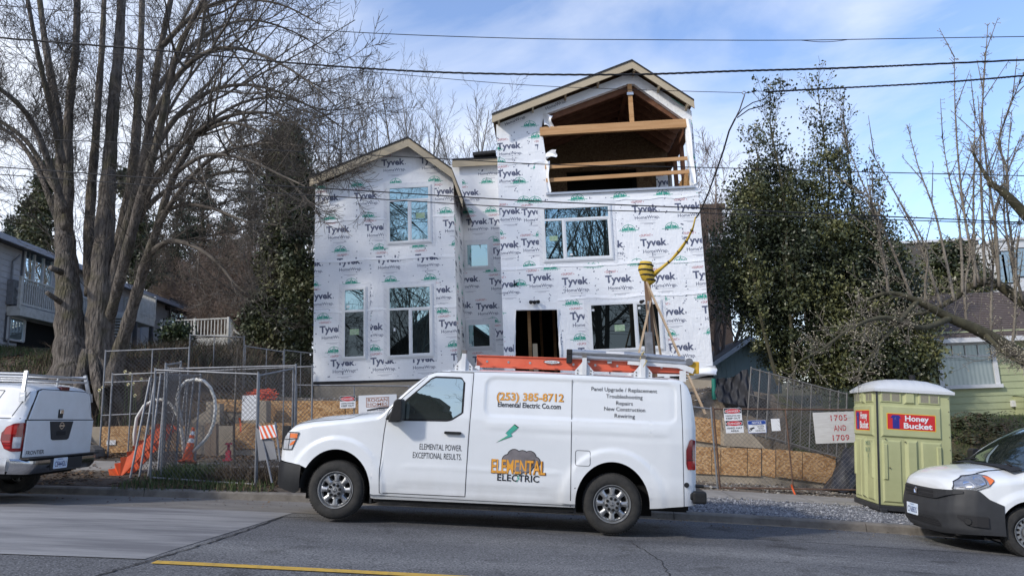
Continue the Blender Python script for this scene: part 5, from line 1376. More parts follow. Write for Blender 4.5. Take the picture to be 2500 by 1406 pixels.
t = thing('stepladder', 'grey aluminium stepladder strapped on top of the orange ladder on the van', 'ladder', van_pt(3.1, -.5, 2.28))
for y in (-.70, -.36):
    b = MB(); b.tube([van_pt(3.10, y, 2.385), van_pt(3.9, y, 2.375), van_pt(4.68, y, 2.335)], .036, 10); b.build('side_rail', ALU, t)
    b = MB(); b.tube([van_pt(3.10, y, 2.315), van_pt(3.9, y, 2.305), van_pt(4.72, y, 2.275)], .034, 10); b.build('side_rail', ALU, t)
    b = MB(); b.obox(van_pt(3.9, y - .01, 2.27), van_pt(4.60, y - .01, 2.245), .03, .07); b.obox(van_pt(4.60, y - .01, 2.245), van_pt(4.80, y - .01, 2.175), .03, .075); b.build('side_rail', WHITE2, t)
    for z in (2.385, 2.315, 2.26):
        b = MB(); b.obox(van_pt(3.05, y, z), van_pt(3.13, y, z), .085, .068); bevel(b.build('foot', SEAM, t), .01)
for x in (3.35, 3.65, 3.95, 4.25):
    b = MB(); b.box(0, 0.01, 0, 0.01, 0, .01) if False else None
    b.obox(van_pt(x, -.72, 2.255), van_pt(x, -.34, 2.255), .06, .03); b.build('tread', ALU, t)
b = MB(); b.lathe([(.05, -.02), (.05, .02)], 16, van_pt(4.74, -.72, 2.30), (0, -1, 0), True); b.build('hinge', GALV, t)
b = MB(); b.obox(van_pt(3.6, -.737, 2.392), van_pt(3.85, -.737, 2.388), .004, .03); b.build('label', SIGNW, t)
o = MB(); o.tube([van_pt(4.08, -.84, 2.38), van_pt(4.12, -.78, 2.42), van_pt(4.06, -.83, 2.31), van_pt(4.15, -.845, 2.29), van_pt(4.10, -.84, 2.20)], .012, 6)
tag(o.build('rope', M('yellowed rope', (.5, .4, .2), rough=.9)), 'short yellowed rope tied round the rear rack post on the van', 'rope')
for (xa, ya, za, xb, yb, zb, col, lab) in ((4.72, -.52, 2.20, 5.02, -.40, 2.235, YELP, 'yellow ladder stabiliser foot sticking out over the van tail'),):
    b = MB(); b.obox(van_pt(xa, ya, za), van_pt(xb, yb, zb), .10, .06)
b = MB(); b.box(0, 1, 0, 1, 0, 1) if False else None

# --- temporary power pole
t = thing('power_pole', 'temporary timber power pole with a yellow wrapped head and leaning braces', 'pole', at(1590, 880, 17.4))
b = MB(); p0 = at(1596, 905, 17.4); p1 = at(1578, 660, 17.4); p0.z = 1.9; b.obox(p0, p1, .14, .14); b.build('post', M('weathered post', (.16, .10, .065), (.22, .15, .10), rough=.9, vs=3, stretch=(4, 4, .5)), t)
for (qx, qy, qY, tx_, ty_) in ((1545, 930, 17.0, 1588, 735), (1722, 1010, 16.95, 1578, 688), (1620, 905, 18.1, 1583, 700)):
    b = MB(); b.obox(at(qx, qy, qY), at(tx_, ty_, 17.28), .04, .10, (0, 1, 0)); b.build('brace', M('pale brace timber', (.42, .30, .19), (.52, .40, .28), rough=.85, vs=4), t)
b = MB(); a_, c_ = at(1583, 735, 17.25), at(1588, 870, 17.25); b.tube([a_, c_], .028, 8); b.build('conduit', GALV, t)
b = MB(); q = at(1583, 838, 17.22); b.box(q.x - .09, q.x + .09, 17.10, 17.28, q.z - .32, q.z + .26); bevel(b.build('meter_box', GALV, t), .01)
b = MB(); q = at(1571, 735, 17.2); b.lathe([(.03, 0), (.05, .12), (.001, .12)], 10, (q.x, q.y - .05, q.z), (-.6, -.6, -.3)); b.build('flood_light', SEAM, t)
YW = M('yellow safety wrap', (.62, .42, .05), (.46, .30, .03), rough=.55, vs=5, bump=.4, bs=8)
b = MB(); c0 = at(1574, 668, 17.3)
hd = [(at(1577, 640, 17.3), .15), (at(1576, 655, 17.3), .19), (at(1578, 668, 17.3), .17), (at(1582, 678, 17.3), .16), (at(1588, 688, 17.3), .12), (at(1582, 694, 17.3), .06)]
b.tube([p for p, _ in hd], [r_ for _, r_ in hd], 10); hw = b.build('head_wrap', YW, t, smooth=True)
b = MB()
for px_, py_, r_ in ((1577, 648, .185), (1577, 661, .188), (1580, 673, .175), (1586, 684, .15)):
    c_ = at(px_, py_, 17.3); b.lathe([(r_, -.02), (r_ + .008, 0), (r_, .02)], 14, c_, (.15, 0, 1))
b.build('wrap_band', SEAM, t)
drop = [at(1590, 675, 17.3), at(1612, 657, 17.2), at(1640, 634, 17.0), at(1662, 608, 16.8), at(1680, 582, 16.5), at(1692, 556, 16.2), at(1698, 530, 16.0)]
b = MB(); b.tube(drop, [.075, .042, .032, .04, .028, .022, .016], 8); b.build('cable_guard', YW, t, smooth=True)
b = MB()
for i in range(1, 6): b.lathe([(.036, -.02), (.043, 0), (.036, .02)], 8, drop[i].lerp(drop[i - 1], .25), drop[i] - drop[i - 1])
b.build('guard_band', SEAM, t)

# --- overhead wires (each one spans the street)
WIREM = M('black cable', (.012, .012, .014), rough=.7)
def wire(label, pts, rad, name='overhead_wire', twist=0.0, group='overhead wires along the street', ext=(1, 1)):
    """pts = [(px, py, Y)] measured points; a smooth curve is passed through them"""
    W3 = [at(*p) for p in pts]; P = []
    if ext[0]: W3.insert(0, W3[0] + (W3[0] - W3[1]) * 5)
    if ext[1]: W3.append(W3[-1] + (W3[-1] - W3[-2]) * 5)
    for i in range(len(W3) - 1):
        p0_, p1_, p2_, p3_ = W3[max(i - 1, 0)], W3[i], W3[i + 1], W3[min(i + 2, len(W3) - 1)]
        for k in range(16):
            s_ = k / 16; P.append(.5 * ((2 * p1_) + (p2_ - p0_) * s_ + (2 * p0_ - 5 * p1_ + 4 * p2_ - p3_) * s_ * s_ + (3 * p1_ - p0_ - 3 * p2_ + p3_) * s_ ** 3))
    P.append(W3[-1]); b = MB()
    if twist:
        rad *= .8
        for ph in (0, 2.1, 4.2):
            Q = []
            for i in range(len(P) - 1):
                for k in range(4):
                    p = P[i].lerp(P[i + 1], k / 4); a = (i * 4 + k) * twist + ph; Q.append(p + Vector((0, math.cos(a), math.sin(a))) * rad * .85)
            b.tube(Q, rad * .75, 4)
    else: b.tube(P, rad * .72, 5)
    return tag(b.build(name, WIREM, smooth=True), label, 'wire', group)
wire('topmost thin black wire across the sky', [(-60, 10, 11.2), (400, 45, 11.2), (840, 78, 11.2), (1250, 94, 11.2), (1600, 98, 11.2), (1930, 99, 11.2), (2200, 95, 11.2), (2560, 89, 11.2)], .010)
wire('short slack loop hanging under the topmost thin wire', [(1955, 99, 11.18), (2000, 103, 11.18), (2035, 102, 11.18), (2068, 98, 11.18)], .008, 'slack_wire', ext=(0, 0))
wire('thick twisted black cable crossing the tall gable just under its peak', [(-60, 88, 11.5), (400, 125, 11.5), (760, 158, 11.5), (1100, 178, 11.5), (1500, 183, 11.5), (1800, 174, 11.5), (2100, 165, 11.5), (2560, 144, 11.5)], .015, twist=.5)
wire('thin wire crossing the open gable below the twisted cable, ending at a ring', [(-60, 110, 11.8), (400, 140, 11.8), (850, 172, 11.8), (1250, 206, 11.8), (1535, 219, 11.8), (1812, 227, 11.8)], .008, ext=(1, 0))
wire('twisted black cable from the ring to the right edge, lowest of the twisted ones', [(1870, 225, 11.8), (2000, 218, 11.8), (2250, 205, 11.8), (2400, 194, 11.8), (2560, 180, 11.8)], .014, twist=.5, ext=(0, 1))
wire('black wire crossing the low gable and the balcony rails', [(-60, 333, 10.9), (400, 354, 10.9), (1000, 384, 10.9), (1340, 402, 10.9), (1700, 409, 10.9), (2100, 420, 10.9), (2560, 431, 10.9)], .011)
wire('upper one of the close pair of wires below the balcony', [(-60, 404, 10.6), (400, 437, 10.6), (900, 467, 10.6), (1300, 491, 10.6), (1700, 508, 10.6), (2100, 526, 10.6), (2560, 546, 10.6)], .014)
wire('lower one of the close pair of wires below the balcony', [(-60, 422, 10.5), (400, 455, 10.5), (900, 485, 10.5), (1300, 508, 10.5), (1700, 520, 10.5), (2100, 534, 10.5), (2560, 549, 10.5)], .011)
t = thing('service_drop', 'black service cable sagging from the ring down to the yellow wrapped pole', 'cable', at(1815, 228, 11.8))
b = MB(); b.lathe([(.022, -.006), (.034, 0), (.022, .006)], 12, at(1816, 227, 11.8), (.2, 1, 0)); b.build('ring', GALV, t)
def cab(pts, r_, nm, m_=WIREM):
    b = MB(); b.tube([at(*p) for p in pts], r_, 6); b.build(nm, m_, t, smooth=True)
cab([(1818, 232, 11.8), (1806, 268, 12.1), (1795, 290, 12.4)], .012, 'guy_grip', GALV)
cab([(1880, 226, 11.8), (1866, 243, 11.8), (1838, 251, 11.9), (1812, 268, 12.1), (1797, 287, 12.4)], .010, 'drip_loop')
cab([(1880, 226, 11.8), (1882, 246, 11.8), (1862, 259, 11.9), (1828, 268, 12.0), (1800, 288, 12.4)], .010, 'drip_loop')
cab([(1795, 290, 12.4), (1780, 320, 12.9), (1765, 372, 13.5), (1748, 420, 14.2), (1730, 470, 14.9), (1712, 512, 15.5), (1700, 532, 16.0)], .016, 'cable')
cab([(1870, 224, 11.8), (1850, 223, 11.8), (1820, 228, 11.8)], .006, 'tail')

# --- chain link panels
def chain_link(t, o, ux, uy, w, h, pitch=.058, rad=.0019, mat=None, lean=1.0):
    """woven wire between corner o and o + w*ux + h*uy as thin diagonal wires"""
    b = MB(); o = Vector(o); ux = Vector(ux); uy = Vector(uy); nn = ux.cross(uy).normalized()
    def bar(x0, y0, x1, y1, dz):
        a = o + ux * x0 + uy * y0 + nn * dz; c = o + ux * x1 + uy * y1 + nn * dz
        d = (c - a)
        if d.length < .01: return
        d.normalize(); s_ = d.cross(nn) * rad
        b.add([a - s_ - nn * rad * .6, a + s_ - nn * rad * .6, a + nn * rad, c - s_ - nn * rad * .6, c + s_ - nn * rad * .6, c + nn * rad], [(0, 1, 4, 3), (1, 2, 5, 4), (2, 0, 3, 5)])
    s_ = -h
    while s_ < w:
        x0, y0 = (s_, 0) if s_ >= 0 else (0, -s_); L = min(w - x0, h - y0)
        bar(x0, y0, x0 + L, y0 + L, 0); bar(w - x0, y0, w - x0 - L, y0 + L, rad * 1.5); s_ += pitch * 1.2
    return b.build('wire_mesh', mat or GALVD, t, recalc=False)
FENCE_N = [0]
def fence_panel(label, bl, br, h, group=None, posts=(), rails=(0, 1), post_m=None, rad=.021, pitch=.078, up=None, name='fence_panel', meshrad=.0025, tl=None, tr=None):
    """tube frame with chain link from bottom-left to bottom-right corner; up = lean direction"""
    bl, br = Vector(bl), Vector(br); ux = (br - bl); w_ = ux.length; ux = ux / w_
    up = Vector(up).normalized() if up else Vector((0, 0, 1)); pm = post_m or GALV
    t = thing(name, label, 'fence', bl, group)
    for k in (0.0,) + tuple(posts) + (1.0,):
        b = MB(); p = bl.lerp(br, k); b.tube([p, p + up * (h + (.04 if name == 'fence_panel' and k in (0, 1) else 0))], rad * (1 if k in (0, 1) else .75), 8); b.build('post', pm, t, smooth=True, angle=50)
    for k in rails:
        b = MB(); b.tube([bl + up * (h * k if k else .05), br + up * (h * k if k else .05)], rad * .85, 8); b.build('rail', pm, t, smooth=True, angle=50)
    # mesh fills the parallelogram
    b_ = chain_link(t, bl + up * .05, ux, up, w_, h - .06, pitch, meshrad, None)
    return t
SIDE = lambda x, y, dz=0.0: (x, y, ground_z(x, y) + dz)
G1 = 'panels of the pen on the verge'
# pen on the tree lawn
fence_panel('front chain link panel of the small pen on the verge, beside the van nose', at(366, 1172, 13.15), at(623, 1189, 12.95), 2.02, None, rails=(0, 1))
fence_panel('far chain link panel of the pen on the verge, behind the sapling', at(398, 1150, 14.0), at(718, 1145, 13.95), 2.0, None, rails=(0, 1), posts=())
fence_panel('short end panel of the pen on the verge, behind the striped barricade', at(626, 1186, 13.0), at(712, 1150, 13.95), 1.98, None, posts=(), rails=(1,))
fence_panel('chain link end panel of the pen closest to the orange steps', at(392, 1160, 13.3), at(430, 1140, 14.05), 2.05, None, rails=(1,))
# leaning stack of spare panels
for i in range(4):
    a_ = at(318 + i * 22, 1166 - i * 2, 13.35 + .08 * i); tp = at(366 + i * 13, 926 - i * 4, 13.9 + .05 * i); u_ = (tp - a_)
    c_ = a_ + Vector((.10 + .04 * i, 1.0, .02))
    fence_panel(('outermost spare chain link panel leaning beside the orange steps', 'second spare chain link panel leaning beside the orange steps', 'third spare chain link panel in the leaning stack', 'innermost spare chain link panel leaning on the pen')[i], a_, c_, u_.length, 'spare fence panels leaning in a stack', up=u_, rails=(1,), pitch=.075)
# fence along the pavement left of the pen and behind it
fence_panel('grey chain link run behind the pen along the lower retaining wall', at(262, 1128, 15.9), at(760, 1110, 15.9), 1.95, None, posts=(.1, .38, .62, .86), rails=(1,))
fence_panel('tall chain link panel on the bank right of the big maple trunk', at(236, 1105, 16.3), at(455, 1010, 16.6), 3.05, None, posts=(.6,), rails=(1, .66)) if False else None
t0 = at(243, 1100, 16.4); fence_panel('tall chain link panel on the bank beside the big maple trunk', t0, at(452, 1090, 16.6), at(247, 858, 16.4).z - t0.z, None, posts=(.56,), rails=(1, .68, .35))
t0 = at(458, 960, 18.9); t1 = at(592, 966, 18.9); fence_panel('chain link panel higher up the bank below the pale deck', t0, t1, at(464, 818, 18.9).z - t0.z, None, posts=(.45,), rails=(1,))
t0 = at(596, 960, 19.2); t1 = at(690, 972, 19.6); fence_panel('chain link panel with a sloping top rail higher up the bank', t0, t1, at(602, 845, 19.2).z - t0.z, None, posts=(.55,), rails=(1,))
t0 = at(692, 965, 19.8); t1 = at(772, 970, 20.6); fence_panel('chain link panel running up to the corner of the unfinished house', t0, t1, at(690, 855, 19.8).z - t0.z, None, posts=(.5,), rails=(1,))
fence_panel('chain link run in front of the concrete foundation behind the van bonnet', at(722, 1080, 16.0), at(1120, 1085, 16.0), at(722, 940, 16.0).z - at(722, 1080, 16.0).z, None, posts=(.36, .7), rails=(1,))
# rusty gate run on the right, carrying the warning signs
FR0, FR1 = at(1690, 1186, 15.45), at(1752, 1194, 15.45)
hR = at(1690, 990, 15.45).z - FR0.z
fence_panel('short chain link section just behind the van tail', FR0, FR1, hR, None, rails=(1, .02))
fence_panel('rust brown chain link run carrying the warning signs', at(1758, 1194, 15.45), at(2120, 1200, 15.3), hR, None, posts=(.50,), rails=(1, 0.02), post_m=RUST)
# big slanted stacks of panels behind it
for i in range(3):
    a_ = at(1822 + 24 * i, 1060 + 5 * i, 17.3 - .22 * i); c_ = at(2020 + 22 * i, 1118 + 4 * i, 17.1 - .22 * i); tp = at(1834 + 22 * i, 899 + 6 * i, 17.45 - .22 * i)
    fence_panel(('rearmost slanted spare panel leaning behind the warning signs', 'middle slanted spare panel leaning behind the warning signs', 'front slanted spare panel leaning behind the warning signs')[i], a_, c_, (tp - a_).length, 'slanted spare fence panels', up=tp - a_, rad=.018, post_m=M('weathered tube', (.12, .115, .11), (.19, .185, .18), rough=.7, metal=.2, vs=6), posts=(.25, .55), rails=(1, 0) if i else (1, 0, .6), pitch=.07)

# --- retaining walls and their osb boards
def wall_thing(name, label, cat, pts, y, th, mat):
    b = MB()
    for (xa, a0, a1), (xb, b0, b1) in zip(pts, pts[1:]):
        b.add([(xa, y, a0), (xb, y, b0), (xb, y, b1), (xa, y, a1), (xa, y + th, a0), (xb, y + th, b0), (xb, y + th, b1), (xa, y + th, a1)], [(0, 1, 2, 3), (7, 6, 5, 4), (3, 2, 6, 7), (0, 4, 5, 1), (0, 3, 7, 4), (1, 5, 6, 2)])
    return tag(b.build(name, mat), label, cat)
wall_thing('retaining_wall', 'low poured concrete retaining wall along the pavement, faced with osb boards', 'wall', [(x, side_z(x, 16) - .35, T1(x) - .02) for x in (-11.2, -9, -7, -4, -1, 2, 3.4, 5, 6.5)], 16.84, .2, FOUND)
wall_thing('retaining_wall', 'upper concrete retaining wall below the house, set back a step', 'wall', [(x, T1(x) - .3, T2(x) - .02) for x in (-8.6, -6, -3, 0, 2, 3.6, 4.4)], 17.84, .2, FOUND)
NB = [0]
def board(px0, px1, pt0, pt1, pb0, pb1, Y, label, mat=None, group='osb boards on the retaining walls'):
    """one osb sheet: left edge px0 from pt0 to pb0, right edge px1 from pt1 to pb1"""
    A, B_, C_, D_ = at(px0, pb0, Y), at(px1, pb1, Y), at(px1, pt1, Y), at(px0, pt0, Y); d = Vector((0, .02, 0))
    b = MB(); b.add([A, B_, C_, D_, A + d, B_ + d, C_ + d, D_ + d], [(0, 1, 2, 3), (7, 6, 5, 4), (0, 4, 5, 1), (1, 5, 6, 2), (2, 6, 7, 3), (3, 7, 4, 0)])
    o = b.build('osb_board', mat or OSB); tag(o, label, 'board', group); return o
board(247, 329, 1041, 1039, 1106, 1103, 16.80, 'osb board at the far left end of the low wall, with a pale paper tag')
board(331, 452, 1039, 1036, 1103, 1100, 16.80, 'osb board behind the leaning spare panels')
board(572, 668, 1033, 1032, 1096, 1094, 16.80, 'osb board behind the red jack in the pen')
board(670, 820, 1032, 1030, 1094, 1092, 16.80, 'low osb board hidden mostly by the van bonnet')
board(528, 640, 974, 976, 1002, 1010, 17.80, 'upper osb board left of the white sign paper')
board(642, 716, 977, 978, 1034, 1036, 17.80, 'upper osb board under the orange netting')
board(718, 842, 978, 978, 1036, 1037, 17.80, 'upper osb board under the danger sign left of the van')
board(844, 985, 978, 979, 1037, 1038, 17.80, 'upper osb board under the builder sign behind the bonnet')
board(1690, 1768, 1016, 1026, 1074, 1085, 17.78, 'upper osb board right behind the van tail')
for i, (a_, c_, lab) in enumerate(((1690, 1737, 'low osb board closest to the van tail'), (1739, 1759, 'narrow low osb strip at the fence post'), (1761, 1824, 'low osb board below the hard hat sign'), (1826, 1858, 'low osb board under the stair edge'))):
    f_ = lambda p: 1090 + (p - 1690) * .03; g_ = lambda p: 1155 + (p - 1690) * .045
    board(a_, c_, f_(a_), f_(c_), g_(a_), g_(c_), 16.80, lab)
board(1861, 1893, 1094, 1098, 1160, 1166, 16.82, 'set back osb strip beside the green edge', OSBD if False else OSB)
board(1896, 1958, 1096, 1102, 1163, 1172, 16.78, 'darker stained osb board left of the black roll', osb_mat('stained osb', .85))
board(1960, 2040, 1102, 1112, 1172, 1182, 16.78, 'last osb board at the right end, behind the black roll', MATS['stained osb'])
b = MB(); p = at(262, 1086, 16.78); b.box(p.x - .02, p.x + .20, 16.775, 16.779, p.z, p.z + .11); tag(b.build('paper_tag', SIGNW), 'white paper tag stapled to the far left osb board', 'paper')
# concrete stair cheeks
def cheek(label, pts, Y, th):
    P = [at(px_, py_, Y) for px_, py_ in pts]; d = Vector((0, th, 0)); n = len(P)
    b = MB(); b.add(P + [p + d for p in P], [tuple(range(n)), tuple(range(2 * n - 1, n - 1, -1))] + [(i, (i + 1) % n, (i + 1) % n + n, i + n) for i in range(n)]); return tag(b.build('stair_wall', FOUND), label, 'wall')
cheek('sloping concrete stair wall seen through the white hose loop', [(452, 1090), (452, 1036), (528, 985), (536, 985), (536, 1090)], 16.95, .25)
cheek('sloping concrete stair wall beside the white sign paper', [(572, 1030), (618, 1022), (632, 978), (650, 978), (650, 1034)], 17.3, .3)
cheek('sloping concrete stair wall behind the camera notice', [(1768, 1088), (1768, 1020), (1812, 1033), (1868, 1094)], 17.2, .35)

# --- signs
def sign(label, px, py, w, h, Y, draw, name='sign', yawd=0, mat=None):
    c = at(px, py, Y); t = thing(name, label, 'sign', c)
    b = MB(); b.prism(rrect(-w / 2, -h / 2, w / 2, h / 2, .012), (c.x, Y - .004, c.z), (1, 0, .0), (0, 0, 1), (0, .004, 0)); b.build('panel', mat or SIGNW, t)
    def F_(d): return lambda x, z: (c.x + x, Y - .006 - d, c.z + z)
    draw(t, F_, w, h); return t
def rect(b, fn, x0, z0, x1, z1): b.quad(fn(x0, z0), fn(x1, z0), fn(x1, z1), fn(x0, z1))
def danger(lines):
    def d(t, F_, w, h):
        b = MB(); rect(b, F_(0), -w * .48, .02, w * .48, h * .48); b.build('header', SIGNK, t, recalc=False)
        b = MB(); E = lambda k, cz: [(w * k * math.cos(R(a)) * .98, cz + h * .205 * k * 2.1 * math.sin(R(a))) for a in range(0, 360, 15)]
        b.poly([F_(.0015)(x, z) for x, z in E(.46, h * .255)]); b.mat(1).poly([F_(.003)(x, z) for x, z in E(.43, h * .255)])
        b.mat(0); put_text(b, 'DANGER', F_(.005), 0, h * .175, h * .22, .012, 1.0, w * .66); b.build('danger_oval', [SIGNW, SIGNR], t, recalc=False)
        b = MB()
        for s_, z, hh, ww in lines: put_text(b, s_, F_(.001), 0, z * h, hh * h, .016, 1.0, ww * w)
        b.build('lettering', SIGNK, t, recalc=False)
    return d
KEEP = [('CONSTRUCTION AREA', -.16, .15, .84), ('KEEP OUT', -.38, .20, .80)]
sign('red and white danger keep out sign left of the van bonnet', 849, 981, .355, .27, 15.94, danger(KEEP))
sign('red and white danger keep out sign, upper one of two right of the van', 1789, 1011, .37, .26, 15.40, danger(KEEP))
sign('red and white danger hard hat area sign below the keep out sign', 1793, 1041, .37, .26, 15.395, danger([('HARD HAT', -.18, .2, .86), ('AREA', -.40, .2, .46)]))
def notice(t, F_, w, h):
    b = MB(); b.poly([F_(.001)(x, z) for x, z in rrect(-w * .46, h * .17, w * .46, h * .45, .02)]); b.mat(1); put_text(b, 'NOTICE', F_(.003), 0, h * .23, h * .24, .014, 1.0, w * .5); b.build('header', [SIGNB, SIGNW], t, recalc=False)
    b = MB()
    for s_, z, ww in (('24 HOUR', -.05, .36), ('VIDEO', -.2, .28), ('SURVEILLANCE', -.36, .52)): put_text(b, s_, F_(.001), w * .2 if z > -.3 else w * .16, z * h, h * .14, .012, 1.0, ww * w)
    put_text(b, 'THIS AREA IS UNDER', F_(.001), w * .05, h * .08, h * .07, .004, 1.0, w * .6); b.build('lettering', SIGNK, t, recalc=False)
    b = MB()
    for q in ([(-.42, -.12), (-.16, -.02), (-.13, -.12), (-.36, -.22)], [(-.44, -.22), (-.40, -.22), (-.40, -.34), (-.44, -.34)], [(-.40, -.30), (-.28, -.20), (-.25, -.22), (-.36, -.34)]): b.poly([F_(.001)(x * w, z * h) for x, z in q])
    b.build('camera_symbol', SIGNK, t, recalc=False)
    b = MB()
    for q in ((-.5, -.5, .5, -.475), (-.5, .475, .5, .5), (-.5, -.5, -.48, .5), (.48, -.5, .5, .5)): rect(b, F_(.0005), q[0] * w * .98, q[1] * h * .98, q[2] * w * .98, q[3] * h * .98)
    b.build('border', SIGNB, t, recalc=False)
sign('blue and white camera notice sign on the rusty fence', 1848, 1041, .385, .265, 15.38, notice)
BROWN = M('sign brown', (.36, .13, .06), rough=.6)
def builder(t, F_, w, h):
    b = MB()
    for z0, z1 in ((.10, .42),):
        rect(b, F_(.0005), -w * .30, h * z0, w * .30, h * (z0 + .02)); rect(b, F_(.0005), -w * .30, h * (z1 - .02), w * .30, h * z1); rect(b, F_(.0005), -w * .30, h * z0, -w * .285, h * z1); rect(b, F_(.0005), w * .285, h * z0, w * .30, h * z1)
    put_text(b, 'ROGAN', F_(.001), 0, h * .275, h * .16, .012, 1.0, w * .52); put_text(b, 'HOMES', F_(.001), 0, h * .135, h * .15, .002, 1.0, w * .52); b.build('emblem', BROWN, t, recalc=False)
    b = MB(); put_text(b, 'JOBSITE RULES', F_(.001), 0, -h * .02, h * .09, .004, 1.0, w * .38); b.build('lettering', DGREY, t, recalc=False)
    b = MB()
    for i in range(9): rect(b, F_(.0005), -w * .46, -h * (.08 + .04 * i), -w * .46 + w * (.25 + .1 * math.sin(i * 3.1) ** 2), -h * (.068 + .04 * i)); rect(b, F_(.0005), w * .08, -h * (.08 + .04 * i), w * .08 + w * (.2 + .12 * math.sin(i * 2.3) ** 2), -h * (.068 + .04 * i))
    b.build('fine_print', PGREY, t, recalc=False)
sign('white builder sign with a brown emblem and site rules behind the bonnet', 922, 1000, .86, .66, 15.93, builder)
PAINTED = M('whitewashed plywood', (.55, .54, .53), (.66, .66, .66), rough=.8, vs=5, stretch=(.5, 1, 5), bump=.2, bs=30)
STENC = M('red stencil paint', (.40, .03, .045), (.52, .14, .14), rough=.8, vs=22)
def stencil(t, F_, w, h):
    b = MB()
    for s_, z, ww in (('1705', .22, .40), ('AND', -.11, .30), ('1709', -.42, .40)): put_text(b, s_, F_(.001), w * .12, z * h, h * .255, .020, 1.15, ww * w)
    b.build('lettering', STENC, t, recalc=False)
    b = MB(); rect(b, F_(.002), w * -.16, -h * .33, w * .4, -h * .318); rect(b, F_(.002), w * -.16, h * .30, w * .4, h * .312); rect(b, F_(.002), w * -.12, -h * .02, w * .34, -h * .008); b.build('stencil_bridge', PAINTED, t, recalc=False)
sign('whitewashed plywood sign with red stencilled house numbers beside the toilet', 2038, 1043, .84, .63, 15.28, stencil, mat=PAINTED)
b = MB(); p = at(1893, 1036, 15.40); b.box(p.x - .09, p.x + .09, 15.38, 15.384, p.z - .13, p.z + .12); tag(b.build('notice_paper', SIGNW), 'blank white sheet tied to the rusty fence right of the camera notice', 'paper')
b = MB(); p = at(608, 992, 15.85); b.box(p.x - .17, p.x + .17, 15.86, 15.866, p.z - .30, p.z + .25); tag(b.build('notice_board', SIGNW), 'blank white board on the fence behind the sapling', 'board')

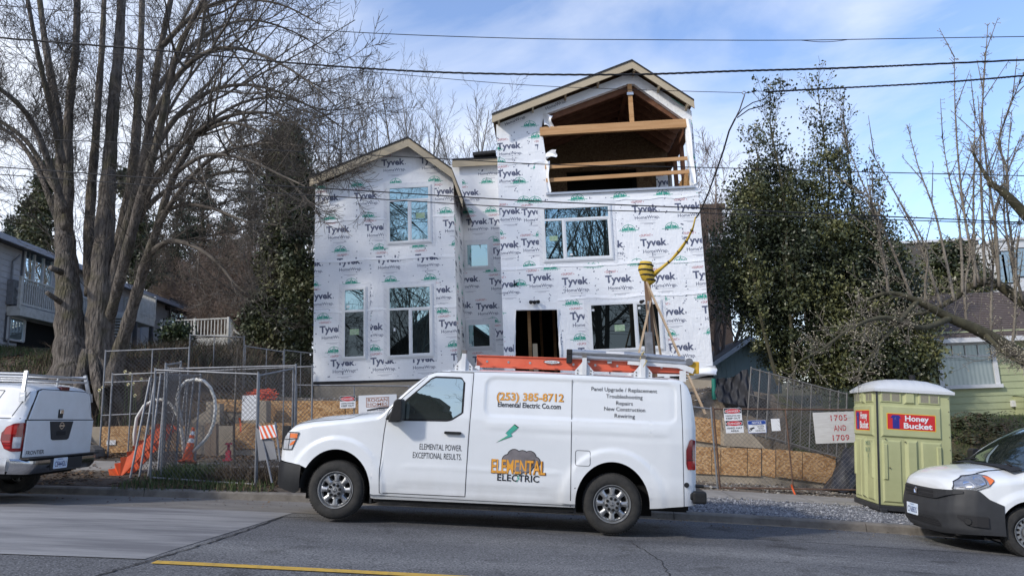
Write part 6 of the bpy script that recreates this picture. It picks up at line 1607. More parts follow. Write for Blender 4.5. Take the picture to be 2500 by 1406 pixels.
# --- portable toilet
def toilet():
    GRN = M('sage green plastic', (.43, .445, .235), (.38, .395, .205), rough=.5, vs=2.5)
    ROOFW = M('white toilet roof', (.56, .575, .59), rough=.4)
    c0, cL, cR = at(2148, 1252, 13.4), at(2087, 1226, 14.35), at(2303, 1262, 14.0)
    # right-angled plan: near corner, unit axes along the two visible faces
    yaw_ = R(-5)
    up = Vector((.095, .0, .995)).normalized(); a_ = Vector((math.cos(yaw_), math.sin(yaw_), 0)); a_ = (a_ - up * a_.dot(up)).normalized(); n_ = up.cross(a_)     # a_: long visible face, n_: away along the left face
    o_ = Vector((c0.x, c0.y, ground_z(c0.x, c0.y) - .0))
    W1, W2, H = 1.24, 1.24, 2.14
    m = Matrix((a_, n_, up)).transposed().to_4x4(); m.translation = o_ + up * .04
    t = thing('portable_toilet', 'sage green portable toilet with a white domed roof on the gravel verge', 'toilet', mat=m)
    b = MB(); b.box(-.03, W1 + .03, -.03, W2 + .03, .0, .09); b.box(.0, .12, -.05, W2, -.06, .04); b.box(W1 - .12, W1, -.05, W2, -.06, .04); bevel(b.build('skid_base', DGREY, t, local=True), .01)
    b = MB(); b.box(0, W1, .0, W2, .09, H); bevel(b.build('cabin', GRN, t, local=True), .02, 3)
    def facet(side, x0, z0, x1, z1, d, name='panel_relief', e=.035, mat=GRN):
        """raised block with chamfered edges on side 'r' (y=0 face) or 'l' (x=0 face)"""
        f_ = (lambda x, z, q: (x, -q, z)) if side == 'r' else (lambda x, z, q: (-q, W2 - x, z))
        b = MB(); A = [f_(*p, -.002) for p in ((x0, z0), (x1, z0), (x1, z1), (x0, z1))]; B_ = [f_(*p, d) for p in ((x0 + e, z0 + e), (x1 - e, z0 + e), (x1 - e, z1 - e), (x0 + e, z1 - e))]
        b.add(A + B_, [(4, 5, 6, 7), (0, 1, 5, 4), (1, 2, 6, 5), (2, 3, 7, 6), (3, 0, 4, 7)]); return b.build(name, mat, t, local=True)
    for s_ in 'rl':
        facet(s_, .05, 1.28, 1.08, 1.86, .035)
        facet(s_, .45, .14, .68, 1.26, .045, e=.05); facet(s_, .06, .14, .40, 1.24, .022, e=.03); facet(s_, .72, .14, 1.07, 1.24, .022, e=.03)
        facet(s_, .06, .52, .17, 1.18, .045, e=.03); facet(s_, .96, .52, 1.07, 1.18, .045, e=.03)
        facet(s_, .45, 1.88, .66, 2.12, .035, e=.04)
        for x0 in (.05, .70):
            v = facet(s_, x0, 1.90, x0 + .37, 2.10, .02, 'vent', .015)
            b = MB(); f_ = (lambda x, z, q: (x, -q, z)) if s_ == 'r' else (lambda x, z, q: (-q, W2 - x, z))
            for x1_ in (x0 + .04, x0 + .20): b.quad(f_(x1_, 1.93, .022), f_(x1_ + .13, 1.93, .022), f_(x1_ + .13, 2.07, .022), f_(x1_, 2.07, .022))
            b.build('vent_screen', M('vent screen', (.20, .19, .14), (.27, .25, .19), rough=.8, vs=60), v, local=True)
    # brand panels
    RD, BL, YE = M('label red', (.55, .018, .02), rough=.5), M('label blue', (.02, .02, .22), rough=.5), M('label yellow', (.75, .48, .04), rough=.5)
    for s_, cx, w_ in (('r', .56, .80), ('l', .57, .74)):
        f_ = (lambda q: (lambda x, z: (cx + x, -q, 1.57 + z))) if s_ == 'r' else (lambda q: (lambda x, z: (-q, W2 - cx - x, 1.57 + z)))
        h_ = .27 if s_ == 'r' else .36
        b = MB(); b.poly([f_(.037)(x, z) for x, z in rrect(-w_ / 2 - .015, -h_ / 2 - .012, w_ / 2 + .015, h_ / 2 + .012, .015)]); b.mat(1).poly([f_(.0385)(x, z) for x, z in rrect(-w_ / 2, -h_ / 2, w_ / 2, h_ / 2, .01)])
        ox = -w_ * .33
        b.mat(2); P = [(ox - .05, -h_ / 2 + .01), (ox + .065, -h_ / 2 + .01), (ox + .065, h_ * .22), (ox + .10, h_ * .22), (ox + .06, h_ * .42), (ox - .05, h_ * .42), (ox - .09, h_ * .22), (ox - .05, h_ * .22)]
        b.add([f_(.040)(x, z) for x, z in P], [tuple(q) for q in tessellate_polygon([[Vector((x, z, 0)) for x, z in P]])])
        b.mat(3); put_text(b, 'Honey', f_(.0415), w_ * .12, h_ * .08, h_ * .50, .030, 1.0, w_ * .50); put_text(b, 'Bucket', f_(.0415), w_ * .14, -h_ * .40, h_ * .50, .030, 1.0, w_ * .60)
        b.poly([f_(.0415)(ox + .01 + .022 * math.cos(R(a)), h_ * .2 + .022 * math.sin(R(a))) for a in range(90, 271, 30)] + [f_(.0415)(ox + .003 + .012 * math.cos(R(a)), h_ * .2 + .018 * math.sin(R(a))) for a in range(270, 89, -30)])
        b.build('name_panel', [YE, RD, BL, SIGNW], t, local=True, recalc=False)
    # corner seam and rivets
    b = MB(); b.box(-.012, .012, -.012, .012, .1, H - .02); b.build('corner_seam', DGREY, t, local=True)
    b = MB()
    for k in range(9):
        z = .22 + k * .225
        b.lathe([(.011, 0), (.008, .006), (.001, .006)], 8, (W1 - .03, -.002, z), (0, -1, 0)); b.lathe([(.011, 0), (.008, .006), (.001, .006)], 8, (-.002, W2 - .035, z), (-1, 0, 0))
    for x, z in ((.18, .75), (.78, .72), (.66, .62), (.45, 1.22), (.12, 1.25)): b.lathe([(.012, 0), (.010, .03), (.001, .03)], 8, (x, -.02, z), (0, -1, 0))
    b.build('rivet', M('rivet', (.12, .12, .08), rough=.6), t, local=True)
    # dark scribble on the left face
    b = MB(); sc = lambda x, z: (-.026, W2 - x, z)
    r_ = random.Random(5)
    for (x0, z0, s_, tx_) in ((.80, 1.12, .1, 'MDS'), (.80, 1.0, .11, 'BLCK')): put_text(b, tx_, sc, x0, z0, s_, 0, 1.0, .24)
    for (xa, za), (xb, zb) in (((.78, .98), (.86, .88)), ((.86, .98), (.76, .9)), ((.82, .95), (.82, .6))): b.quad(sc(xa, za), sc(xa + .01, za), sc(xb + .01, zb), sc(xb, zb))
    b.build('scribble', M('faded marker', (.12, .22, .16), rough=.7), t, local=True, recalc=False)
    # domed roof with a ribbed rim
    b = MB(); ov = .06
    def rf(u, v):
        x = lerp(-ov, W1 + ov, u); y = lerp(-ov, W2 + ov, v); du, dv = abs(2 * u - 1), abs(2 * v - 1); k = (1 - du ** 3.0) * (1 - dv ** 3.0)
        return (x, y, H + .005 + .21 * k ** .6 + .005 * (math.cos(u * 50) > .55) * (du < .85) * (dv > .35) * k ** .3)
    b.grid(rf, 60, 60); b.box(-ov, W1 + ov, -ov, W2 + ov, H - .045, H + .006); b.build('roof', ROOFW, t, local=True, smooth=True, angle=40)
    b = MB(); b.tube([(W1 - .2, W2 - .15, H + .02), (W1 - .2, W2 - .15, H + .36)], .055, 12); b.build('vent_pipe', SEAM, t, local=True)
    return t
toilet()

# --- small things in and round the pen
t = thing('traffic_cone', 'orange traffic cone with white bands leaning in the pen', 'cone', at(452, 1126, 14.6))
p0, p1 = at(457, 1128, 14.3), at(471, 1050, 14.45); ax_ = (p1 - p0).normalized()
b = MB(); b.lathe([(.17, 0), (.165, .02), (.10, .06), (.028, .70), (.001, .70)], 20, p0, ax_); cn = b.build('cone', ORANGE, t, smooth=True, angle=50)
for h0, h1 in ((.38, .47), (.54, .62)):
    b = MB(); rr = lambda h: lerp(.10, .028, (h - .06) / .64) + .003; b.lathe([(rr(h0), h0), (rr(h1), h1)], 20, p0, ax_); b.build('reflective_band', SIGNW, t)
b = MB(); b.lathe([(.20, -.01), (.20, .02), (.1, .025)], 4, p0, ax_, True); b.build('base', ORANGE, t)
# orange plastic stair flight
t = thing('plastic_steps', 'orange plastic flight of steps leaning beside the spare panels', 'steps', at(272, 1160, 13.6))
q0, q1 = at(268, 1162, 13.6), at(396, 1038, 14.5); d_ = q1 - q0; side_ = Vector((.03, .30, 0)); nst = 9
for sg in (0, 1):
    b = MB(); o1 = side_ * sg
    P = [q0 + o1 + Vector((0, 0, -.02)), q0 + o1 + Vector((.20, .0, -.04)), q1 + o1 + Vector((.14, 0, -.06)), q1 + o1 + Vector((0, 0, 0))]
    teeth = []
    for k in range(nst, 0, -1):
        a_ = q0.lerp(q1, k / nst) + o1; c_ = q0.lerp(q1, (k - 1) / nst) + o1; teeth += [Vector((a_.x - .02, a_.y, a_.z + .03)), Vector((c_.x - .04, c_.y, a_.z + .03))]
    poly = [P[0], P[1], P[2], P[3]] + teeth
    V3 = poly + [p + Vector((.01, .03, 0)) for p in poly]; n = len(poly)
    b.add(V3, [tuple(x) for x in tessellate_polygon([[Vector((p.x, p.z, 0)) for p in poly]])] + [tuple(i + n for i in x) for x in tessellate_polygon([[Vector((p.x, p.z, 0)) for p in poly]])] + [(i, (i + 1) % n, (i + 1) % n + n, i + n) for i in range(n)]); b.build('stringer', ORANGE, t)
for k in range(nst):
    a_ = q0.lerp(q1, (k + 1) / nst); c_ = q0.lerp(q1, k / nst)
    b = MB(); b.add([Vector((c_.x - .04, c_.y, a_.z + .03)), Vector((a_.x - .02, a_.y, a_.z + .03)), Vector((a_.x - .02, a_.y, a_.z + .03)) + side_, Vector((c_.x - .04, c_.y, a_.z + .03)) + side_], [(0, 1, 2, 3)]); b.build('tread', ORANGE, t)
# coil of white pipe standing on edge: two loops
b = MB()
def loop(cx, cy, rx, ry, Y, a0, a1, tilt=0.0):
    return [at(cx + rx * math.cos(R(a)), cy - ry * math.sin(R(a)), Y + tilt * math.cos(R(a))) for a in range(a0, a1, 8)]
P = loop(384, 1062, 58, 88, 14.7, 200, 0, 0) if False else []
A_ = [at(*p, 14.5) for p in ((329, 1100), (328, 1060), (334, 1020), (352, 990), (378, 976), (402, 975), (420, 990), (434, 1015), (443, 1050), (448, 1090), (450, 1120))]
B_ = [at(*p, 14.35) for p in ((478, 926), (498, 930), (514, 946), (524, 972), (526, 1000), (522, 1030), (512, 1058), (495, 1080), (478, 1096), (468, 1106))]
C_ = [at(*p, 14.45) for p in ((478, 926), (455, 930), (440, 945), (432, 970), (436, 1000), (446, 1040))]
b.tube(A_, .034, 8); b.tube(B_, .034, 8); b.tube(C_, .034, 8)
tag(b.build('pipe_coil', PVC, smooth=True), 'loose coil of white plastic pipe standing up inside the pen', 'pipe')
# striped barricade
t = thing('barricade', 'folding barricade with orange and white stripes against the van nose', 'barricade', at(655, 1180, 12.85))
fA, fB = at(628, 1060, 12.95), at(676, 1045, 12.85)
for sg, (tp, bt_) in enumerate(((at(633, 1035, 12.95), at(664, 1178, 12.75)), (at(672, 1030, 12.85), at(690, 1178, 12.7)))):
    b = MB(); b.tube([tp, bt_], .018, 8); b.build('leg', GALV, t)
b = MB(); P = [at(632, 1040, 12.88), at(670, 1036, 12.80), at(676, 1066, 12.78), at(636, 1072, 12.86)]; d2 = Vector((0, .02, 0)); b.add(P + [p + d2 for p in P], [(0, 1, 2, 3), (7, 6, 5, 4), (0, 4, 5, 1), (1, 5, 6, 2), (2, 6, 7, 3), (3, 7, 4, 0)]); bd = b.build('striped_board', SIGNW, t)
b = MB()
for k in range(4):
    u0_, u1_ = k * .28 - .12, k * .28 + .02
    cl = lambda u: max(0, min(1, u))
    A = [P[0].lerp(P[1], cl(u0_)), P[0].lerp(P[1], cl(u1_)), P[3].lerp(P[2], cl(u1_ + .22)), P[3].lerp(P[2], cl(u0_ + .22))]; b.poly([p + Vector((0, -.004, 0)) for p in A])
b.build('stripe', ORANGE, bd, recalc=False)
b = MB(); P = [at(624, 1042, 12.93), at(668, 1076, 12.86), at(676, 1120, 12.82), at(632, 1124, 12.92)]; b.add(P + [p + d2 for p in P], [(0, 1, 2, 3), (7, 6, 5, 4), (0, 4, 5, 1), (1, 5, 6, 2), (2, 6, 7, 3), (3, 7, 4, 0)]); b.build('grey_board', M('grey plastic board', (.20, .205, .22), rough=.5), t)
# red jack stand, timber posts, netting
t = thing('jack_stand', 'small faded red jack on the ground in the pen', 'jack', at(556, 1120, 14.6))
p = at(557, 1122, 14.6); PINK = M('faded red paint', (.42, .05, .08), rough=.6)
b = MB(); b.box(p.x - .09, p.x + .09, p.y - .08, p.y + .08, p.z - .02, p.z + .02); b.build('base', PINK, t)
b = MB(); b.box(p.x - .045, p.x + .045, p.y - .04, p.y + .04, p.z + .02, p.z + .19); b.build('body', PINK, t)
b = MB(); b.lathe([(.03, .19), (.025, .3), (.07, .3), (.07, .34), (.001, .34)], 12, p, (0, 0, 1)); b.build('saddle', PINK, t)
for i, (px_, py0, py1, lab) in enumerate(((510, 1120, 1032, 'wooden post standing in front of the concrete stair wall'), (524, 1122, 1034, 'wooden post right beside the one at the stair wall'))):
    a_ = at(px_, py0, 16.4); c_ = at(px_, py1, 16.4); b = MB(); b.obox(a_, c_, .13, .13); tag(b.build('timber_post', M('grey brown timber', (.20, .15, .11), (.27, .21, .16), rough=.9, vs=3)), lab, 'post', 'timber posts at the stair')
r = random.Random(9); b = MB()
for k in range(46):
    c_ = at(636 + r.uniform(-24, 24), 964 + r.uniform(-9, 10), 18.1 + r.uniform(-.2, .2)); P = [c_ + Vector((r.uniform(-.25, .25), r.uniform(-.1, .1), r.uniform(-.09, .09))) for _ in range(4)]; b.tube(P, .014, 4)
tag(b.build('safety_netting', M('orange netting', (.62, .08, .05), (.75, .14, .06), rough=.7, vs=6)), 'crumpled heap of orange safety netting on the upper wall', 'netting')
for px_, py_, Y, ln, lab in ((582, 1020, 14.3, .28, 'orange ribbon tied to the sapling'), (1930, 1182, 15.25, .22, 'orange ribbon at the foot of the rusty fence')):
    p = at(px_, py_, Y); b = MB(); b.grid(lambda u, v: p + Vector((.035 * u + .05 * v, .02 * math.sin(v * 5), -ln * v)), 2, 6); tag(b.build('ribbon', ORANGE), lab, 'ribbon', 'orange ribbons')
# black drape, pipe and roll on the right
b = MB(); BLKF = M('black landscape fabric', (.012, .013, .018), (.025, .026, .032), rough=.7, vs=4)
pa, pb = at(1742, 972, 18.6), at(1834, 985, 18.2)
def dr(u, v):
    p = pa.lerp(pb, u); top_ = lerp(at(1742, 932, 18.6).z, at(1834, 903, 18.2).z, u) - .12 * (u < .12) + .04 * math.sin(u * 9); return Vector((p.x, p.y - .07 * math.sin(u * 7 + v * 3) - .05 * math.sin(u * 19 + v * 7 + 1) - .04 * math.sin(u * 31 - v * 9) - .5 * (1 - v) ** 1.5, lerp(p.z - .1, top_, v)))
b.grid(dr, 40, 14); tag(b.build('fabric_drape', BLKF, smooth=True), 'black landscape fabric hung as a drape beside the house foundation', 'fabric')
b = MB(); b.tube([at(1744, 975, 18.5), at(1742, 924, 18.5)], .055, 12); tag(b.build('drain_pipe', M('green pvc', (.02, .20, .15), rough=.4)), 'upright green drain pipe at the corner of the house foundation', 'pipe')
b = MB(); q0, q1 = at(2032, 1196, 16.1), at(2078, 1092, 16.5)
rr2 = random.Random(3)
def roll(u, v):
    p = q0.lerp(q1, v); a = 2 * math.pi * u; w_ = .33 * (1 + .08 * math.sin(a * 3 + v * 6)) * (1 - .25 * v); return p + Vector((math.cos(a) * w_ + .15, math.sin(a) * .25, .03 * math.sin(a * 5 + v * 13)))
b.grid(roll, 40, 20); tag(b.build('plastic_roll', M('black plastic sheet', (.02, .02, .023), (.04, .04, .045), rough=.45, vs=7, bump=.9, bs=7), smooth=True), 'rolled black plastic sheet slumped against the osb boards', 'roll')
# bundle of branches/roots by the big trunk
# ================================================================ neighbouring buildings
LAPG = M('grey lap siding', (.45, .44, .445), (.49, .48, .485), rough=.75, vs=2.5)
TRIMG = M('dark trim grey', (.085, .088, .10), rough=.7)
WTRIM = M('white painted trim', (.60, .60, .60), (.68, .68, .68), rough=.6, vs=3)
DECKW = M('weathered white deck paint', (.62, .61, .57), (.46, .44, .39), rough=.8, vs=5, lo=.45, hi=.7)
SHG = M('grey brown shingles', (.055, .05, .048), (.10, .092, .088), rough=.95, vs=9, bump=.5, bs=14)
SHB = M('brown shingles', (.085, .062, .052), (.13, .10, .085), rough=.95, vs=9, bump=.5, bs=14)
LAPV = M('sage lap siding', (.345, .375, .215), (.38, .41, .24), rough=.75, vs=2)
def lap_wall(b, o, u, L, z0, z1, n, pitch=.2, lip=.018):
    o = Vector(o); u = Vector(u).normalized(); n = Vector(n).normalized(); z = z0
    while z < z1:
        t_ = min(z + pitch, z1); a, c = o.copy(), o + u * L
        A = Vector((a.x, a.y, z)); B_ = Vector((c.x, c.y, z)); b.quad(A + n * lip, B_ + n * lip, Vector((c.x, c.y, t_)), Vector((a.x, a.y, t_))); b.quad(A, B_, B_ + n * lip, A + n * lip); z = t_
def shingle_roof(b, p00, p10, p11, p01, rows=22, lip=.02):
    """sloping roof face in overlapping courses, eave p00-p10, ridge p01-p11"""
    p00, p10, p11, p01 = [Vector(p) for p in (p00, p10, p11, p01)]; n = (p10 - p00).cross(p01 - p00).normalized()
    if n.z < 0: n = -n
    for i in range(rows):
        t0, t1 = i / rows, (i + 1) / rows
        a, c, d, e = p00.lerp(p01, t0), p10.lerp(p11, t0), p10.lerp(p11, t1), p00.lerp(p01, t1)
        b.quad(a + n * lip, c + n * lip, d, e); b.quad(a, c, c + n * lip, a + n * lip)
def railing(name, parent, pts, h, mat, sp=.13, posts=True):
    """guard rail along the points given at deck level"""
    b = MB(); Z = Vector((0, 0, 1))
    for p in pts: p = Vector(p); b.obox(p - Z * .1, p + Z * (h + .06), .09, .09, (0, 1, 0))
    for a, c in zip(pts, pts[1:]):
        a, c = Vector(a), Vector(c); d_ = (c - a).normalized() * .05; b.obox(a + Z * h + d_, c + Z * h - d_, .085, .05); b.obox(a + Z * .09 + d_, c + Z * .09 - d_, .05, .07); n = max(2, int((c - a).length / sp))
        for i in range(1, n): p = a.lerp(c, i / n); b.obox(p + Z * .1, p + Z * h, .035, .035, (0, 1, 0))
    return b.build(name, mat, parent)
def left_house():
    o = Vector((-17.77, 22, 0)); u = Vector((-2.58, 19.1, 0)).normalized(); n = Vector((u.y, -u.x, 0))
    O0 = o - u * 5; E = 7.80; L = 25.0
    t = thing('grey_house', 'grey lap sided house on the left bank with pale wooden decks and stairs', 'house', (o.x, o.y, 4.2))
    b = MB(); lap_wall(b, O0, u, L - .35, 3.2, E - .1, n, .2); e = O0 + u * (L - .35); lap_wall(b, e, -n, 7, 3.2, E - .1, u, .2); lap_wall(b, O0, -n, 7, 3.2, E - .1, -u, .2); b.build('wall', LAPG, t)
    W_ = lambda px, py, d=0.0: on_plane(px, py, o + n * d, n)
    b = MB(); r0, r1 = O0 + n * .45 - u * .3, O0 + n * .45 + u * (L + .1); r0.z = r1.z = E + .05
    q0, q1 = r0 - n * 4.2 + Vector((0, 0, 1.25)), r1 - n * 4.2 + Vector((0, 0, 1.25)); shingle_roof(b, r0, r1, q1, q0, 18); b.quad(q0, q1, q1 - n * 4 + Vector((0, 0, -1.2)), q0 - n * 4 + Vector((0, 0, -1.2))); b.build('roof', SHG, t)
    b = MB(); b.obox(r0 + Vector((0, 0, -.09)), r1 + Vector((0, 0, -.09)), .05, .19); b.build('gutter', M('grey gutter', (.42, .43, .48), rough=.6), t)
    b = MB(); b.obox(r0 - n * .2 + Vector((0, 0, -.12)), r1 - n * .2 + Vector((0, 0, -.12)), .4, .03); b.build('soffit', TRIMG, t)
    def win(x0, y0, x1, y1, split=2, d=.03, name='window'):
        A, B_ = W_(x0, (y0 + y1) / 2), W_(x1, (y0 + y1) / 2); z0, z1 = min(W_(x0, y1).z, W_(x1, y1).z) + .0, max(W_(x0, y0).z, W_(x1, y0).z); s0, s1 = (A - o).dot(u), (B_ - o).dot(u); s0, s1 = min(s0, s1), max(s0, s1)
        P = lambda s_, z, q=d: Vector((o.x, o.y, 0)) + u * s_ + n * q + Vector((0, 0, z))
        b = MB(); b.add([P(s0 - .14, z0 - .1, .022), P(s1 + .14, z0 - .1, .022), P(s1 + .14, z1 + .14, .022), P(s0 - .14, z1 + .14, .022)], [(0, 1, 2, 3)]); tr = b.build('window_trim', TRIMG, t)
        b = MB()
        for k in range(split + 1): q = lerp(s0, s1, k / split); b.obox(P(q, z0, .05), P(q, z1, .05), .06, .05, tuple(n))
        for z in (z0, z1): b.obox(P(s0, z, .05), P(s1, z, .05), .05, .06)
        w = b.build(name, WTRIM, t)
        b = MB(); b.quad(P(s0, z0, .032), P(s1, z0, .032), P(s1, z1, .032), P(s0, z1, .032)); b.build('pane', glass('grey house glass', (.03, .035, .045), .22), w)
        b = MB()
        for k in (0,) if split > 1 else ():
            q0, q1 = s0, lerp(s0, s1, 1 / split)
            for j in (1, 2): b.obox(P(q0, lerp(z0, z1, j / 3), .045), P(q1, lerp(z0, z1, j / 3), .045), .012, .015)
            b.obox(P((q0 + q1) / 2, z0, .045), P((q0 + q1) / 2, z1, .045), .015, .012, tuple(n)); b.build('muntin', WTRIM, w)
    win(55, 632, 124, 690, 3); win(414, 750, 456, 788, 2); win(15, 782, 56, 828, 1)
    # meter cabinet and conduit
    b = MB(); p = W_(24, 715); P = lambda s_, z, q: Vector((o.x, o.y, 0)) + u * s_ + n * q + Vector((0, 0, z)); s_ = (p - o).dot(u)
    b.obox(P(s_, p.z - .42, .12), P(s_, p.z + .42, .12), .42, .2, tuple(n)); mc = b.build('meter_cabinet', GALV, t)
    for dz in (.12, -.18):
        b = MB(); b.lathe([(.09, 0), (.09, .08), (.07, .11), (.001, .12)], 14, P(s_ + .05, p.z + dz, .22), n); b.build('meter', CLEAR, mc)
    b = MB(); b.tube([P(s_ - .1, p.z + .4, .08), P(s_ - .1, E - .6, .08), P(s_ + .05, E - .35, .2)], .035, 8); b.tube([P(s_, p.z - .4, .08), P(s_, 3.4, .08)], .03, 8); b.build('conduit', GALV, t)
    # first deck in front of the tall window
    def deck(name_, a, c, dep, z, th=.32):
        """platform between wall positions a..c along u, dep deep"""
        b = MB(); A, C_ = P(a, z - th / 2, dep / 2), P(c, z - th / 2, dep / 2); b.obox(A, C_, dep, th); return b.build(name_, DECKW, t)
    zr = W_(85, 756, .4).z; a_, c_ = (W_(46, 756, .4) - o).dot(u), (W_(215, 790, .4) - o).dot(u)
    dk = deck('deck', a_, c_, .45, zr); railing('railing', dk, [P(a_, zr, .40), P(c_, zr, .40)], .95, DECKW)
    b = MB(); b.quad(P(a_ + .7, 3.3, .025), P(c_, 3.3, .025), P(c_, zr - .35, .025), P(a_ + .7, zr - .35, .025)); b.build('dark_opening_sheet', DARKIN, t)  # flat black sheet on the wall for the dark opening below the deck
    # landing with stairs
    l0, l1 = (W_(336, 770, 1.4) - o).dot(u), (W_(378, 785, 1.4) - o).dot(u); zl = W_(355, 772, 1.4).z
    dk = deck('landing', l0 - .6, l1, 1.4, zl, .34); railing('railing', dk, [P(l0 + .1, zl, 1.36), P(l1, zl, 1.36), P(l1, zl, .05)], .98, DECKW)
    for s_ in (l0 + .05, l1 - .1):
        b = MB(); b.obox(P(s_, 3.6, 1.3), P(s_, zl - .3, 1.3), .14, .14, tuple(n)); b.build('deck_post', TRIMG, t)
    top_, bot_ = P(l0, zl, .75), at(262, 858, 24.3); bot_.z = ground_z(bot_.x, bot_.y) + .15; sd = u.cross(Vector((0, 0, 1)))
    st = MB(); ns = 11
    for sg in (-.45, .45): st.obox(top_ + n * sg, bot_ + n * sg, .05, .28)
    for k in range(ns): p = top_.lerp(bot_, (k + .5) / ns); st.obox(p - n * .45, p + n * .45, .28, .04)
    sr = st.build('stairs', DECKW, t)
    for sg in (-.45, .45): railing('stair_railing', sr, [top_ + n * sg, bot_ + n * sg], .92, DECKW)
    dp = W_(350, 826); s_ = (dp - o).dot(u); b = MB(); b.obox(P(s_, 3.9, .03), P(s_, W_(350, 797).z, .03), .85, .05, tuple(n)); b.build('door', M('pale blue door', (.42, .47, .55), rough=.5), t)
    lp = W_(405, 750); s_ = (lp - o).dot(u); b = MB(); b.obox(P(s_, lp.z - .14, .1), P(s_, lp.z + .14, .1), .2, .18, tuple(n)); b.build('wall_lamp', SEAM, t)
    return t
left_house()
# free-standing pale deck at the far end
t = thing('pale_deck', 'pale wooden deck with white railing past the end of the grey house', 'deck', at(480, 850, 30))
A, B_, C_ = at(392, 826, 30.5), at(556, 826, 30.5), at(574, 832, 33.0); zd = (A.z + B_.z) / 2
A.z = B_.z = C_.z = zd; D_ = A + (C_ - B_)
b = MB(); n_ = [A, B_, C_, D_]; b.add(n_ + [p - Vector((0, 0, .34)) for p in n_], [(0, 1, 2, 3), (7, 6, 5, 4), (0, 4, 5, 1), (1, 5, 6, 2), (2, 6, 7, 3), (3, 7, 4, 0)]); b.build('platform', DECKW, t)
railing('railing', t, [A, A.lerp(B_, .5), B_, C_], at(553, 777, 30.5).z - zd, DECKW, .15)
for p in (A + Vector((.2, .2, 0)), B_ + Vector((-.1, .2, 0)), C_):
    b = MB(); b.obox(p - Vector((0, 0, .34)), Vector((p.x, p.y, ground_z(p.x, p.y) - .1)), .16, .16, (0, 1, 0)); b.build('deck_post', DECKW, t)
q = at(612, 870, 31.5); st = MB(); st.obox(C_, q, .9, .25); s_ = st.build('stairs', DECKW, t); railing('stair_railing', s_, [C_ + Vector((-.4, 0, 0)), q + Vector((-.4, 0, 0))], .9, DECKW, .16)

